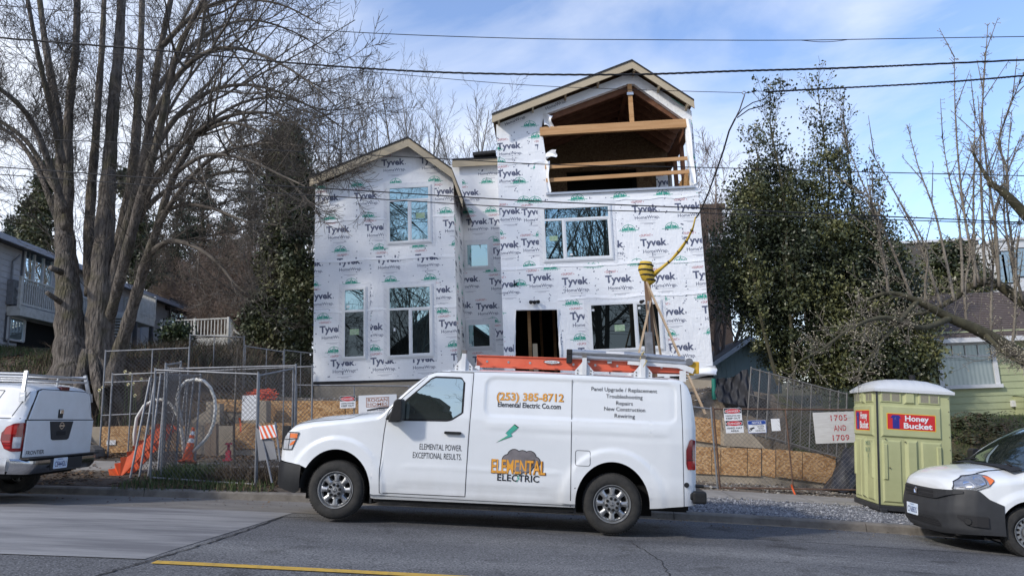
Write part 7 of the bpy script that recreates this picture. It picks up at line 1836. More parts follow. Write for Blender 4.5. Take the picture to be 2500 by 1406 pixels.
def green_house():
    Y = 21.0; x0 = at(2262, 900, Y).x; ze = at(2400, 832, Y).z; zb = at(2400, 1016, Y).z; x1 = x0 + 9
    t = thing('green_house', 'sage green lap sided bungalow with a brown shingle roof and a curtained window', 'house', (x0 + 3, Y, zb))
    b = MB(); lap_wall(b, (x0, Y, 0), (1, 0, 0), 9, zb, ze + .3, (0, -1, 0), .19); lap_wall(b, (x0, Y, 0), (0, 1, 0), 8, zb, ze + .3, (-1, 0, 0), .19); b.build('wall', LAPV, t)
    b = MB(); b.box(x0 + .03, x1, Y + .02, Y + .3, zb - .9, zb - .002); b.box(x0 + .03, x0 + .3, Y + .3, Y + 8, zb - .9, zb - .002); b.build('foundation', M('grey foundation', (.16, .16, .155), (.22, .215, .2), rough=.9, vs=3), t)
    ey, zg = Y - .45, ze + .06; ry = Y + 4.2; rz_ = at(2450, 712, ry).z
    b = MB(); shingle_roof(b, (x0 - .4, ey, zg), (x1, ey, zg), (x1, ry, rz_), (x0 + 2.9, ry, rz_), 24, .022); shingle_roof(b, (x0 - .4, Y + 9, zg), (x0 - .4, ey, zg), (x0 + 2.9, ry, rz_), (x0 + 2.9, ry, rz_), 24, .022); b.build('roof', SHB, t)
    b = MB(); b.box(x0 - .42, x1, ey - .09, ey - .002, zg - .12, zg + .01); b.build('gutter', WTRIM, t); b = MB(); b.quad((x0 - .4, ey, zg - .1), (x1, ey, zg - .1), (x1, Y, zg - .1), (x0 - .4, Y, zg - .1)); b.build('soffit', WTRIM, t)
    wx0, wx1, wz1, wz0 = at(2290, 845, Y).x, at(2415, 845, Y).x, at(2350, 843, Y).z, at(2350, 940, Y).z; y = Y - .02
    b = MB()
    for q in ((wx0 - .12, wx1 + .12, wz1, wz1 + .12), (wx0 - .12, wx0, wz0, wz1), (wx1, wx1 + .12, wz0, wz1)): b.box(q[0], q[1], y - .05, y + .02, q[2], q[3])
    b.box(wx0 - .16, wx1 + .16, y - .10, y + .02, wz0 - .10, wz0); b.box(wx0, wx1, y - .04, y, lerp(wz0, wz1, .72) - .02, lerp(wz0, wz1, .72) + .02)
    for k in (1, 2, 3): xx = lerp(wx0, wx1, k / 4); b.box(xx - .012, xx + .012, y - .035, y, lerp(wz0, wz1, .72), wz1)
    w = b.build('window', WTRIM, t)
    b = MB(); b.quad((wx0, y - .012, wz0), (wx1, y - .012, wz0), (wx1, y - .012, wz1), (wx0, y - .012, wz1))
    CUR = glass('curtained glass', (.20, .23, .23), .10)
    tt = CUR.node_tree; dn = [q for q in tt.nodes if q.type == 'BSDF_DIFFUSE'][0]; co = tt.nodes.new('ShaderNodeTexCoord'); wv = tt.nodes.new('ShaderNodeTexWave'); wv.inputs['Scale'].default_value = 2.6; wv.inputs['Distortion'].default_value = 2.5; wv.inputs['Detail Scale'].default_value = .6; rr = tt.nodes.new('ShaderNodeValToRGB'); rr.color_ramp.elements[0].color = (.16, .19, .19, 1); rr.color_ramp.elements[1].color = (.27, .30, .29, 1)
    tt.links.new(co.outputs['Object'], wv.inputs['Vector']); tt.links.new(wv.outputs['Fac'], rr.inputs[0]); tt.links.new(rr.outputs[0], dn.inputs[0]); b.build('pane', CUR, w)
    b = MB(); xx = at(2497, 900, Y).x; b.box(xx, xx + .12, y - .05, y + .02, at(2497, 965, Y).z, at(2497, 850, Y).z); b.box(xx + .12, xx + 1.2, y - .03, y, at(2497, 965, Y).z, at(2497, 850, Y).z); b.build('door', WTRIM, t)
    b = MB(); p = at(2471, 985, Y); b.box(p.x - .06, p.x + .06, Y - .09, Y - .0, p.z - .09, p.z + .09); bevel(b.build('outlet_box', WTRIM, t), .01)
    b = MB(); x_ = at(2474, 970, Y).x; lap_wall(b, (x_, Y - .5, 0), (1, 0, 0), 3, zb, at(2474, 968, Y).z, (0, -1, 0), .19); lap_wall(b, (x_, Y, 0), (0, -1, 0), .5, zb, at(2474, 968, Y).z, (-1, 0, 0), .19); z = at(2474, 968, Y).z; b.quad((x_ - .03, Y - .54, z), (x_ + 3, Y - .54, z), (x_ + 3, Y, z + .03), (x_ - .03, Y, z + .03)); b.build('porch_side', LAPV, t)
    b = MB(); b.tube([(at(2262, 905, 20.4).x, 20.4, at(2262, 948, 20.4).z), (at(2262, 905, 20.4).x, 20.4, at(2262, 905, 20.4).z)], .10, 12); b.build('downpipe', SEAM, t)
    return t
green_house()
def shed():
    Y = 25.5; P = lambda px, py, y=Y: at(px, py, y); pk = P(1826, 822); l_, r_ = P(1700, 908), P(1905, 868); zb = 1.9
    t = thing('shed', 'small pale green gabled shed behind the black fabric drape', 'shed', (pk.x, Y, zb)); x0, x1 = P(1742, 900).x, P(1900, 860).x
    PAL = M('pale green boards', (.46, .54, .50), (.50, .58, .535), rough=.75, vs=3)
    zl = lerp(l_.z, pk.z, (x0 - l_.x) / (pk.x - l_.x)); zr = lerp(r_.z, pk.z, (x1 - r_.x) / (pk.x - r_.x))
    b = MB(); b.prism([(x0, zb), (x1, zb), (x1, zr - .05), (pk.x, pk.z - .08), (x0, zl - .05)], (0, Y, 0), (1, 0, 0), (0, 0, 1), (0, 4, 0))
    x = x0 + .12
    while x < x1 - .1:
        zt = (lerp(zl, pk.z, (x - x0) / (pk.x - x0)) if x < pk.x else lerp(pk.z, zr, (x - pk.x) / (x1 - pk.x))) - .12; b.box(x, x + .012, Y - .012, Y - .001, zb, zt); x += .16
    b.build('wall', PAL, t)
    for (a, c, nm) in ((l_, pk, 0), (pk, r_, 1)):
        b = MB(); d = Vector((0, 4.5, 0)); f = Vector((0, -.35, 0)); b.add([a + f, c + f, c + d, a + d] + [p + Vector((0, 0, -.07)) for p in (a + f, c + f, c + d, a + d)], [(0, 1, 2, 3), (7, 6, 5, 4), (0, 4, 5, 1), (1, 5, 6, 2), (2, 6, 7, 3), (3, 7, 4, 0)]); b.build('roof', SHG, t)
        b = MB(); b.obox(a + f + Vector((0, -.03, -.10)), c + f + Vector((0, -.03, -.10)), .04, .14); b.build('bargeboard', WTRIM, t)
shed()
def block(name, label, cat, px0, px1, pt, Y, zb, dep, wall, wins, parapet=None, roofm=None):
    a, c = at(px0, pt, Y), at(px1, pt, Y); zt = (a.z + c.z) / 2; t = thing(name, label, cat, ((a.x + c.x) / 2, Y, zb))
    b = MB(); b.box(a.x, c.x, Y, Y + dep, zb, zt); b.build('wall', wall, t)
    b = MB(); b.box(a.x - .15, c.x + .15, Y - .15, Y + dep, zt, zt + .22); b.build('parapet', parapet or wall, t)
    for (x0, y0, x1, y1) in wins:
        p, q = at(x0, y1, Y), at(x1, y0, Y); b = MB(); b.box(p.x - .1, q.x + .1, Y - .06, Y - .01, p.z - .1, q.z + .1); w = b.build('window', SEAM if wall.name.startswith('white') else WTRIM, t)
        b = MB(); b.quad((p.x, Y - .065, p.z), (q.x, Y - .065, p.z), (q.x, Y - .065, q.z), (p.x, Y - .065, q.z)); b.build('pane', glass('far glass', (.03, .04, .05), .35), w)
BRN = M('dark brown cladding', (.055, .038, .03), (.085, .06, .048), rough=.8, vs=4, stretch=(1, 1, 6))
WREN = M('white render', (.60, .61, .62), rough=.6)
block('brown_building', 'tall dark brown building rising behind the right edge of the unfinished house', 'building', 1640, 1762, 512, 34, 2.0, 8, BRN, [(1735, 570, 1757, 585), (1738, 588, 1755, 600)])
block('apartment_building', 'white modern flats at the far right with tall dark windows', 'building', 2432, 2640, 584, 60, 3, 12, WREN, [(2440, 622, 2449, 690), (2454, 615, 2461, 690), (2480, 606, 2530, 675)])
block('apartment_building', 'low flat roofed building with a white roof edge glimpsed behind the fruit tree', 'building', 2060, 2390, 594, 66, 3, 12, M('taupe cladding', (.07, .06, .05), (.10, .088, .075), rough=.8), [(2300, 640, 2340, 670)], parapet=WREN)
block('distant_house', 'pale grey house far behind the brown thicket', 'house', 586, 662, 668, 50, 3, 8, M('pale grey cladding', (.21, .23, .25), rough=.8), [])
# houses across the street, seen only as dark reflections in the glass
t = thing('street_house', 'dark gabled house across the street, mirrored in the lower windows', 'house', (-9, -22, 1))
b = MB(); b.prism([(-15, 0), (-3, 0), (-3, 6.5), (-9, 11), (-15, 6.5)], (0, -22, 0), (1, 0, 0), (0, 0, 1), (0, -9, 0)); b.build('wall', BRN, t)
b = MB(); b.obox((-15.6, -26, 6.1), (-9, -26, 11.2), 10, .2, (0, 0, 1)); b.obox((-2.4, -26, 6.1), (-9, -26, 11.2), 10, .2, (0, 0, 1)); b.build('roof', SHG, t)
# ================================================================ trees and plants
BARK = M('grey maple bark', (.050, .041, .034), (.18, .155, .132), rough=.95, vs=7, stretch=(2.2, 2.2, .42), bump=1.0, bs=9, bdist=.10, lo=.36, hi=.62, detail=9)
def mossy(m):
    t = m.node_tree; p = t.nodes['Principled BSDF']; src = p.inputs['Base Color'].links[0].from_socket; n = t.nodes.new('ShaderNodeTexNoise'); n.inputs['Scale'].default_value = 1.6; n.inputs['Detail'].default_value = 7; co = t.nodes.new('ShaderNodeTexCoord'); t.links.new(co.outputs['Object'], n.inputs['Vector'])
    r = t.nodes.new('ShaderNodeValToRGB'); r.color_ramp.elements[0].position = .52; r.color_ramp.elements[1].position = .68; r.color_ramp.elements[1].color = (.75, .75, .75, 1); t.links.new(n.outputs['Fac'], r.inputs[0])
    x = t.nodes.new('ShaderNodeMix'); x.data_type = 'RGBA'; t.links.new(r.outputs[0], x.inputs[0]); t.links.new(src, x.inputs[6]); x.inputs[7].default_value = (.075, .068, .03, 1); t.links.new(x.outputs[2], p.inputs['Base Color'])
mossy(BARK)
TWIG = M('dark mossy twig', (.06, .05, .041), (.13, .112, .092), rough=.95, vs=1.5)
BIRCH = M('pale grey twig', (.20, .185, .17), (.13, .12, .11), rough=.95, vs=2)
BROWNT = M('brown thicket twig', (.14, .10, .075), (.22, .165, .13), rough=.95, vs=1.2)
FRUIT = M('fruit tree bark', (.13, .11, .09), (.21, .185, .15), rough=.95, vs=4)
MOSS = M('mossy dark limb', (.05, .045, .028), (.085, .078, .045), rough=1, vs=6, bump=.6, bs=20)
BUD = M('pale bud', (.38, .34, .25), rough=.8)
def sides(r): return 10 if r > .12 else 7 if r > .05 else 5 if r > .022 else 3
def smooth_path(W3, k=6):
    P = []
    for i in range(len(W3) - 1):
        a, b_, c, d = W3[max(i - 1, 0)], W3[i], W3[i + 1], W3[min(i + 2, len(W3) - 1)]
        for j in range(k):
            s_ = j / k; P.append(.5 * ((2 * b_) + (c - a) * s_ + (2 * a - 5 * b_ + 4 * c - d) * s_ * s_ + (3 * b_ - a - 3 * c + d) * s_ ** 3))
    P.append(W3[-1]); return P
def rnd(rg): return Vector((rg.gauss(0, 1), rg.gauss(0, 1), rg.gauss(0, 1))).normalized()
def sprout(mb, P, r0, r1, lv, rg, prm, tips=None):
    """draw branch P and grow smaller branches along it"""
    n = len(P); mb.tube(P, [lerp(r0, r1, (i / (n - 1)) ** .8) for i in range(n)], sides(r0), cap=False)
    if lv >= prm['max']:
        if tips is not None: tips.append((P[-1], (P[-1] - P[-2]).normalized()))
        return
    L = sum((P[i + 1] - P[i]).length for i in range(n - 1)); cnt = prm['n'][lv]; cnt = int(cnt * rg.uniform(.75, 1.25) + .5)
    for k in range(cnt):
        t = lerp(prm['t0'][lv], 1.0, (k + rg.random()) / cnt); i = min(n - 2, int(t * (n - 1))); p = P[i].lerp(P[i + 1], t * (n - 1) - i); tg = (P[i + 1] - P[i]).normalized()
        ang = R(rg.uniform(*prm['ang'])); ax = tg.cross(rnd(rg)); ax = ax.normalized() if ax.length > 1e-4 else Vector((1, 0, 0)); d = (Matrix.Rotation(ang, 3, ax) @ tg).normalized()
        ln = L * prm['len'][lv] * rg.uniform(.6, 1.3) * (1.15 - .6 * t); ln = max(ln, prm.get('minlen', .25)); m = 4 if lv + 1 >= prm['max'] else 6; q = [p]; dd = d
        for j in range(m):
            dd = (dd + rnd(rg) * prm['wob'] + Vector((0, 0, prm['up'][lv] * (1 if j < m * .6 else prm.get('tipup', 1))))).normalized(); q.append(q[-1] + dd * ln / m)
        rr = min(lerp(r0, r1, t) * .62, ln * prm.get('slim', .016)); rr = max(rr, prm['rmin']); sprout(mb, q, rr, max(prm['rmin'] * .7, rr * .35), lv + 1, rg, prm, tips)
def leaf_cloud(name, pts, sz, mats, parent, seed, droop=.3, asp=.55):
    """one leaf blade per point, turned at random"""
    rs = np.random.RandomState(seed); P = np.array(pts, dtype=np.float64); n = len(P); s_ = rs.uniform(sz[0], sz[1], n)[:, None]
    a = rs.normal(size=(n, 3)); a[:, 2] -= droop; a /= np.linalg.norm(a, axis=1)[:, None]; c = np.cross(a, rs.normal(size=(n, 3))); c /= np.linalg.norm(c, axis=1)[:, None]; nn = np.cross(a, c)
    v = np.stack([P - a * s_, P + c * s_ * asp + nn * s_ * .12, P + a * s_, P - c * s_ * asp + nn * s_ * .12], 1).reshape(-1, 3)
    inv = WM[parent].inverted(); v = v @ np.array(inv.to_3x3()).T + np.array(inv.translation)
    me = bpy.data.meshes.new(name); me.vertices.add(4 * n); me.vertices.foreach_set('co', v.ravel()); me.loops.add(4 * n); me.loops.foreach_set('vertex_index', np.arange(4 * n, dtype=np.int32)); me.polygons.add(n); me.polygons.foreach_set('loop_start', np.arange(0, 4 * n, 4, dtype=np.int32))
    for m in mats: me.materials.append(m)
    f_ = np.sin(P[:, 0] * 2.3 + seed) + np.sin(P[:, 1] * 2.1 + P[:, 2] * 1.3) + np.sin(P[:, 2] * 2.7 + P[:, 0] * 1.1) + rs.normal(size=n) * .8; k_ = len(mats); me.polygons.foreach_set('material_index', np.clip(((f_ + 2.4) / 4.8 * k_).astype(np.int32), 0, k_ - 1).astype(np.int32)); me.update(calc_edges=True); me.validate()  # lit and dark clumps put into the leaf colour by a slow wave
    o = bpy.data.objects.new(name, me); COL.objects.link(o); o.parent = parent; WM[o] = WM[parent]; return o

# --- the big many-stemmed maple
def maple():
    rg = random.Random(41); Y = 17.6; base = at(215, 885, Y); t = thing('maple_tree', 'huge bare maple with many grey stems arching over the left of the street', 'tree', base)
    S = [  # px, py, dY, radius (px)
        [(178, 900, 0, 66), (172, 820, 0, 50), (168, 740, 0, 43), (162, 640, .1, 36), (157, 560, .2, 31), (152, 470, .3, 26), (152, 380, .3, 21), (140, 290, .3, 18), (128, 210, .3, 14), (108, 90, .4, 11), (90, -60, .5, 8)],
        [(162, 560, .1, 20), (168, 450, -.2, 17), (166, 330, -.4, 16), (172, 230, -.5, 15), (185, 120, -.6, 13), (190, -60, -.8, 10)],
        [(243, 895, .3, 60), (243, 800, .2, 47), (248, 700, .2, 40), (254, 590, .2, 34), (262, 470, .2, 28), (270, 360, .2, 22), (278, 240, .1, 20), (290, 120, 0, 18), (300, -60, -.2, 14)],
        [(222, 720, .8, 22), (217, 600, 1.0, 19), (222, 480, 1.3, 17), (232, 360, 1.5, 14), (240, 240, 1.8, 12), (250, 100, 2, 10), (256, -60, 2.2, 8)],
        [(252, 800, .5, 16), (270, 720, .6, 19), (290, 600, .9, 21), (318, 470, 1.2, 20), (332, 340, 1.5, 17), (338, 210, 1.7, 13), (345, 80, 2, 11), (348, -60, 2.2, 9)],
        [(254, 760, .2, 16), (284, 650, .2, 19), (315, 540, 0, 19), (348, 420, -.2, 18), (366, 300, -.4, 15), (380, 190, -.6, 13), (400, 80, -.8, 11), (430, -60, -1, 9)],
        [(246, 870, .4, 14), (262, 800, .25, 17), (278, 740, -.05, 18), (306, 630, -.5, 19), (345, 480, -.8, 16), (385, 340, -1, 13), (412, 210, -1.2, 12), (445, 100, -1.5, 10), (520, -40, -2, 8)],
        [(282, 895, -.3, 26), (306, 810, -.5, 22), (333, 720, -.8, 19), (356, 640, -1, 17), (382, 565, -1.2, 14), (400, 500, -1.3, 13), (430, 420, -1.4, 11), (480, 330, -1.6, 9)],
        [(160, 520, -.4, 15), (120, 400, -1, 12), (84, 310, -1.4, 10), (40, 250, -2, 9), (-40, 190, -2.5, 8)],
        [(150, 480, .6, 14), (110, 420, 1, 11), (60, 340, 1.4, 8), (-40, 270, 2, 6)],
        [(165, 620, .3, 12), (130, 510, .6, 11), (85, 400, 1, 9), (30, 330, 1.3, 7), (-50, 290, 1.6, 5)],
        [(155, 400, -.8, 12), (118, 240, -1.4, 10), (90, 120, -1.8, 8), (60, -40, -2.2, 7)]]
    tb = MB(); br = MB(); k = 1 / FPX
    rad = lambda r_, y: r_ * y * k
    paths = []
    for i, st in enumerate(S):
        W3 = [at(x, y, Y + d) for x, y, d, r_ in st]; rr = [rad(r_, Y + d) * .72 for x, y, d, r_ in st]
        if i in (0, 2, 7): W3.insert(0, W3[0] + Vector((0, 0, -.5))); rr.insert(0, rr[0] * 1.35)
        P = smooth_path(W3, 5); Rr = [interp(j / 5, range(len(rr)), rr) * (1 + .07 * math.sin(j * 1.7 + i)) for j in range(len(P))]
        tb.tube(P, Rr, 18 if rr[0] > .25 else 12); paths.append((P, Rr))
    # roots flaring out, stubs of sawn limbs
    for a in range(9):
        an = a * .7; p = at(212, 892, Y); q = p + Vector((math.cos(an) * 1.35, math.sin(an) * .9, 0)); q.z = ground_z(q.x, q.y) - .08; p = p.lerp(q, .12) + Vector((0, 0, .55)); tb.tube([p, p.lerp(q, .55) - Vector((0, 0, .10)), q], [.14, .13, .05], 8)
    for (xa, ya, xb, yb, r_) in ((150, 665, 124, 654, .07), (148, 738, 114, 714, .055)): tb.tube([at(xa, ya, Y - .3), at(xb, yb, Y - .7)], [r_ * 1.2, r_], 9)
    tr = tb.build('trunk', BARK, t, smooth=True)
    LIMB = [  # arching limbs towards the right
        [(340, 540, -.4, 9), (380, 440, -1, 8), (450, 350, -1.6, 7), (540, 290, -2.2, 6), (640, 275, -2.6, 5), (720, 300, -3, 4), (800, 350, -3.3, 3)],
        [(350, 420, -.3, 9), (420, 300, -.5, 8), (500, 230, -.8, 7), (580, 208, -1, 6), (660, 218, -1.2, 5), (760, 262, -1.5, 4), (860, 330, -1.8, 2)],
        [(355, 460, .5, 8), (430, 370, .8, 7), (520, 290, 1, 6), (610, 245, 1.3, 5), (700, 240, 1.5, 4), (800, 270, 1.8, 3), (900, 250, 2, 2)],
        [(368, 300, -.5, 9), (430, 190, -1.2, 8), (500, 130, -1.8, 7), (570, 118, -2.2, 6), (650, 140, -2.6, 5), (740, 190, -3, 3), (820, 260, -3.3, 2)],
        [(375, 230, .2, 8), (450, 130, .6, 7), (530, 70, 1, 6), (620, 50, 1.3, 5), (720, 80, 1.7, 4), (800, 130, 2, 2)],
        [(345, 520, .2, 9), (400, 470, 0, 7), (480, 440, -.4, 6), (560, 420, -.8, 5), (640, 425, -1.1, 4), (710, 440, -1.5, 3)],
        [(390, 545, -1.3, 8), (430, 480, -1.8, 7), (500, 400, -2.4, 6), (580, 360, -3, 5), (670, 350, -3.4, 4), (750, 360, -3.8, 3)],
        [(365, 620, -1, 9), (410, 590, -1.4, 7), (470, 600, -1.8, 6), (530, 640, -2.2, 4), (570, 690, -2.5, 3), (600, 715, -2.7, 2)],
        [(395, 520, -1.3, 7), (450, 500, -1.6, 6), (520, 510, -2, 5), (600, 540, -2.4, 4), (680, 550, -2.8, 3)],
        [(400, 110, -.8, 8), (470, 40, -1.4, 7), (560, 0, -1.8, 6), (680, 10, -2.4, 4), (780, 60, -2.8, 3)],
        [(310, 480, 1.4, 8), (380, 330, 2, 7), (470, 180, 2.6, 6), (560, 90, 3, 5), (680, 60, 3.5, 3)],
        [(420, 430, -1.4, 6), (500, 380, -2.6, 5), (600, 390, -3.6, 4), (690, 430, -4.4, 3), (745, 455, -5, 2.5)],
        [(480, 330, -1.6, 6), (560, 300, -2.4, 5), (650, 330, -3.2, 4), (725, 385, -4, 3)]]
    prm = dict(max=3, n=[14, 8, 6], t0=[.12, .2, .15], ang=(22, 62), len=[.42, .42, .42], wob=.13, up=[.08, .05, .08], rmin=.0055, minlen=.3, slim=.012, tipup=1.6)
    for st in LIMB:
        W3 = [at(x, y, Y + d) for x, y, d, r_ in st]; P = smooth_path(W3, 5); sprout(br, P, rad(st[0][3], Y) * .95, .012, 0, rg, prm)
    prm2 = dict(prm, n=[22, 8, 6], t0=[.30, .2, .15], len=[.22, .45, .42], ang=(28, 68), up=[.12, .06, .1])
    for P, Rr in paths[:8]: br_ = MB(); sprout(br_, P, .02, .02, 0, rg, prm2); br.add(br_.v[len(P) * 3:], [tuple(i - len(P) * 3 for i in f) for f in br_.f if min(f) >= len(P) * 3])
    for P, Rr in paths[8:]: br_ = MB(); sprout(br_, P, .02, .02, 0, rg, dict(prm2, n=[18, 8, 6], t0=[.2, .2, .15], len=[.38, .45, .42])); br.add(br_.v[len(P) * 3:], [tuple(i - len(P) * 3 for i in f) for f in br_.f if min(f) >= len(P) * 3])
    br.build('crown', TWIG, t, recalc=False, smooth=True)
maple()
def bare_tree(label, px, pyb, Y, height, rg, mat, spread=.5, group=None, stems=1, prm=None, r0=None, lean=0.0, name='bare_tree', zoff=0, trunkmat=None):
    b0 = at(px, pyb, Y); b0.z = min(b0.z, ground_z(b0.x, b0.y) - .05) if zoff == 0 else b0.z
    t = thing(name, label, 'tree', b0, group); H = height; tr = MB(); cr = MB()
    pr = prm or dict(max=3, n=[17, 8, 5], t0=[.25, .15, .15], ang=(24, 52), len=[.34, .42, .45], wob=.11, up=[.13, .10, .06], rmin=.006, minlen=.3, slim=.013)
    for s_ in range(stems):
        a = s_ * 2.4 + rg.random(); sp = spread * (.4 + .6 * rg.random()) * (s_ > 0 or stems == 1); d = Vector((math.cos(a) * sp + lean, math.sin(a) * sp, 1)).normalized(); P = [b0.copy()]; h = H * (1 if s_ == 0 else rg.uniform(.7, .95))
        for j in range(9): d = (d + rnd(rg) * .05 + Vector((0, 0, .05))).normalized(); P.append(P[-1] + d * h / 9)
        rr = (r0 or H * .014) * (1 if s_ == 0 else .75); n = len(P); tr.tube(P, [lerp(rr, .012, (i / (n - 1)) ** .8) for i in range(n)], 8); c_ = MB(); sprout(c_, P, rr * .8, .012, 0, rg, pr); kk = n * sides(rr * .8); cr.add(c_.v[kk:], [tuple(i - kk for i in f) for f in c_.f if min(f) >= kk])
    tr.build('trunk', trunkmat or mat, t, smooth=True); cr.build('crown', mat, t, recalc=False, smooth=True); return t
GB = 'pale bare trees behind the low wing'
bare_tree('pale bare tree behind the left rake of the low wing, with a tall straight stem', 978, 420, 29, 14.0, random.Random(3), BIRCH, .22, GB, 2)
bare_tree('pale bare tree rising right behind the low gable peak', 1010, 420, 31, 14.6, random.Random(4), BIRCH, .28, GB, 3)
bare_tree('rightmost pale bare tree leaning over the flat recess roof', 1045, 420, 28, 12.6, random.Random(8), BIRCH, .36, GB, 3, lean=.22)
GC = 'thin bare trees between the maple and the low wing'
for i, (px, Y, h, lab) in enumerate(((795, 30, 10.6, 'thin bare tree touching the left eave of the low wing'), (735, 32, 9.6, 'thin bare tree above the ivy covered trunk'), (850, 33, 11.2, 'thin bare tree just left of the low gable'), (640, 35, 10.5, 'thin bare tree far back between maple and ivy'))):
    bare_tree(lab, px, 780, Y, h + 2.0, random.Random(20 + i), BIRCH, .16, GC, 3, dict(max=3, n=[18, 8, 5], t0=[.25, .15, .15], ang=(22, 52), len=[.30, .42, .45], wob=.12, up=[.18, .12, .08], rmin=.006, minlen=.3, slim=.012))
bare_tree('fine twigged bare tree right of the tall wing behind the service cable', 1718, 640, 27, 9.6, random.Random(31), BROWNT, .36, None, 4, dict(max=3, n=[18, 9, 6], t0=[.2, .15, .1], ang=(22, 55), len=[.36, .45, .45], wob=.12, up=[.12, .08, .08], rmin=.0075, minlen=.3, slim=.012), lean=.16)
# brown thicket
TH = dict(max=3, n=[15, 9, 6], t0=[.1, .1, .1], ang=(25, 70), len=[.45, .5, .5], wob=.2, up=[.05, .02, 0], rmin=.007, minlen=.35, slim=.014)
for i, (px, Y, h, lab) in enumerate(((470, 40, 6.0, 'brown tangled bush far behind the end of the grey house'), (520, 38, 7.2, 'brown tangled bush left of the pale distant house'), (575, 36, 7.5, 'tall brown tangled bush in front of the pale distant house'), (625, 35, 6.0, 'brown tangled bush beside the ivy covered trunks'), (440, 43, 7.0, 'brown tangled bush over the roof end of the grey house'), (545, 34, 4.5, 'low brown tangled bush behind the pale deck'), (600, 33, 4.0, 'low brown tangled bush right of the pale deck stairs'))):
    bare_tree(lab, px, 800, Y, h, random.Random(50 + i), BROWNT, .55, 'brown thicket bushes behind the deck', 5, TH, name='thicket_bush', r0=.05)
# --- evergreens
IVY = [M('ivy leaf %d' % i, c, rough=.45, spec=.35) for i, c in enumerate([(.036, .046, .024), (.055, .068, .032), (.08, .09, .042), (.125, .125, .06)])]
HOL = [M('holly leaf %d' % i, c, rough=.38, spec=.4) for i, c in enumerate([(.036, .046, .024), (.056, .068, .032), (.085, .095, .042), (.14, .145, .06)])]
FIRN = [M('fir needle %d' % i, c, rough=.7) for i, c in enumerate([(.018, .032, .020), (.026, .042, .024), (.035, .05, .026)])]
RHO = [M('rhododendron leaf %d' % i, c, rough=.45) for i, c in enumerate([(.04, .062, .026), (.06, .085, .035), (.03, .045, .02)])]
def clumps(rg, n, env, per, cr_):
    """points gathered in leaf clumps inside envelope env(rg) -> Vector"""
    P = []
    for _ in range(n):
        c = env(rg); s_ = cr_ * rg.uniform(.5, 1.3); m = int(per * rg.uniform(.5, 1.4))
        for _k in range(m): P.append((c.x + rg.gauss(0, s_), c.y + rg.gauss(0, s_), c.z + rg.gauss(0, s_ * .8)))
    return P
def ivy_tree(label, path, Y, rw, n, seed, mats, group=None, sz=(.05, .10), per=40, name='ivy_tree', cat='tree'):
    """leaf clad trunk following measured points (px, py, half width px)"""
    rg = random.Random(seed); W3 = [at(x, y, Y) for x, y, w_ in path]; wd = [w_ * Y / FPX for x, y, w_ in path]; t = thing(name, label, cat, W3[0], group)
    b = MB(); P = smooth_path(W3, 5); b.tube(P, [lerp(.28, .07, i / len(P)) for i in range(len(P))], 8); b.build('trunk', MOSS, t)
    def env(r_):
        u = r_.random() * (len(W3) - 1.001); i = int(u); p = W3[i].lerp(W3[i + 1], u - i); w_ = lerp(wd[i], wd[i + 1], u - i); a = r_.random() * 6.28; q = w_ * (.35 + .65 * r_.random() ** .6) * (.75 + .35 * noise.noise(Vector((p.z * .7, a, seed)))); return Vector((p.x + math.cos(a) * q, p.y + math.sin(a) * q * .8, p.z))
    leaf_cloud('foliage', clumps(rg, n, env, per, .20), sz, mats, t, seed)
    return t
GI = 'ivy covered trees left of the unfinished house'
ivy_tree('tall ivy covered tree touching the left edge of the unfinished house', [(738, 880, 38), (735, 760, 44), (732, 640, 46), (728, 520, 50), (722, 440, 46), (712, 370, 34), (705, 320, 14)], 24.5, 0, 480, 5, IVY, GI)
ivy_tree('ivy covered tree second from the left edge of the unfinished house', [(668, 870, 52), (664, 780, 62), (668, 690, 56), (680, 600, 52), (685, 500, 40), (680, 400, 32), (676, 330, 18)], 26.5, 0, 480, 6, IVY, GI)
ivy_tree('low ivy mound right of the pale deck', [(622, 880, 60), (628, 800, 52), (635, 740, 30)], 29, 0, 170, 7, IVY, None, name='ivy_mound', cat='bush')
ivy_tree('dark ivy covered tree behind the roof of the grey house at the left', [(100, 640, 46), (88, 580, 56), (92, 520, 52), (110, 460, 30), (120, 400, 14)], 33, 0, 260, 8, IVY, None, (.06, .12))
ivy_tree('dark ivy covered tree showing between the maple stems', [(335, 700, 50), (340, 600, 40), (335, 500, 34), (300, 420, 24)], 35, 0, 240, 9, IVY, None, (.06, .12))
def conifer(label, px, pyt, pyb, Y, wpx, seed):
    rg = random.Random(seed); top_ = at(px, pyt, Y); base = at(px, pyb, Y); H = top_.z - base.z; w_ = wpx * Y / FPX; t = thing('fir_tree', label, 'tree', base, 'dark firs behind the grey house'); b = MB(); b.tube([base, base.lerp(top_, .5), top_], [.25, .15, .02], 8); b.build('trunk', MOSS, t)
    cr = MB(); P = []
    for k in range(110):
        u = rg.random() ** .8; z = base.z + H * u; L = w_ * (1 - u) ** .8 * rg.uniform(.6, 1.1) + .25; a = rg.random() * 6.28; p = Vector((base.x, base.y, z)); q = p + Vector((math.cos(a) * L, math.sin(a) * L, -.25 * L)); cr.tube([p, p.lerp(q, .5) + Vector((0, 0, .05 * L)), q], [.03, .02, .008], 3)
        for j in range(int(60 * L)): s_ = rg.random() ** .7; c_ = p.lerp(q, s_); P.append((c_.x + rg.gauss(0, .16), c_.y + rg.gauss(0, .16), c_.z - abs(rg.gauss(0, .18))))
    cr.build('branches', MOSS, t, recalc=False); leaf_cloud('foliage', P, (.07, .16), FIRN, t, seed, 1.2, .28)
conifer('broad dark fir filling the gap behind the brown thicket', 495, 400, 800, 42, 150, 17)
conifer('dark fir just left of the ivy covered trunks, highest of the firs', 610, 360, 800, 40, 120, 18)
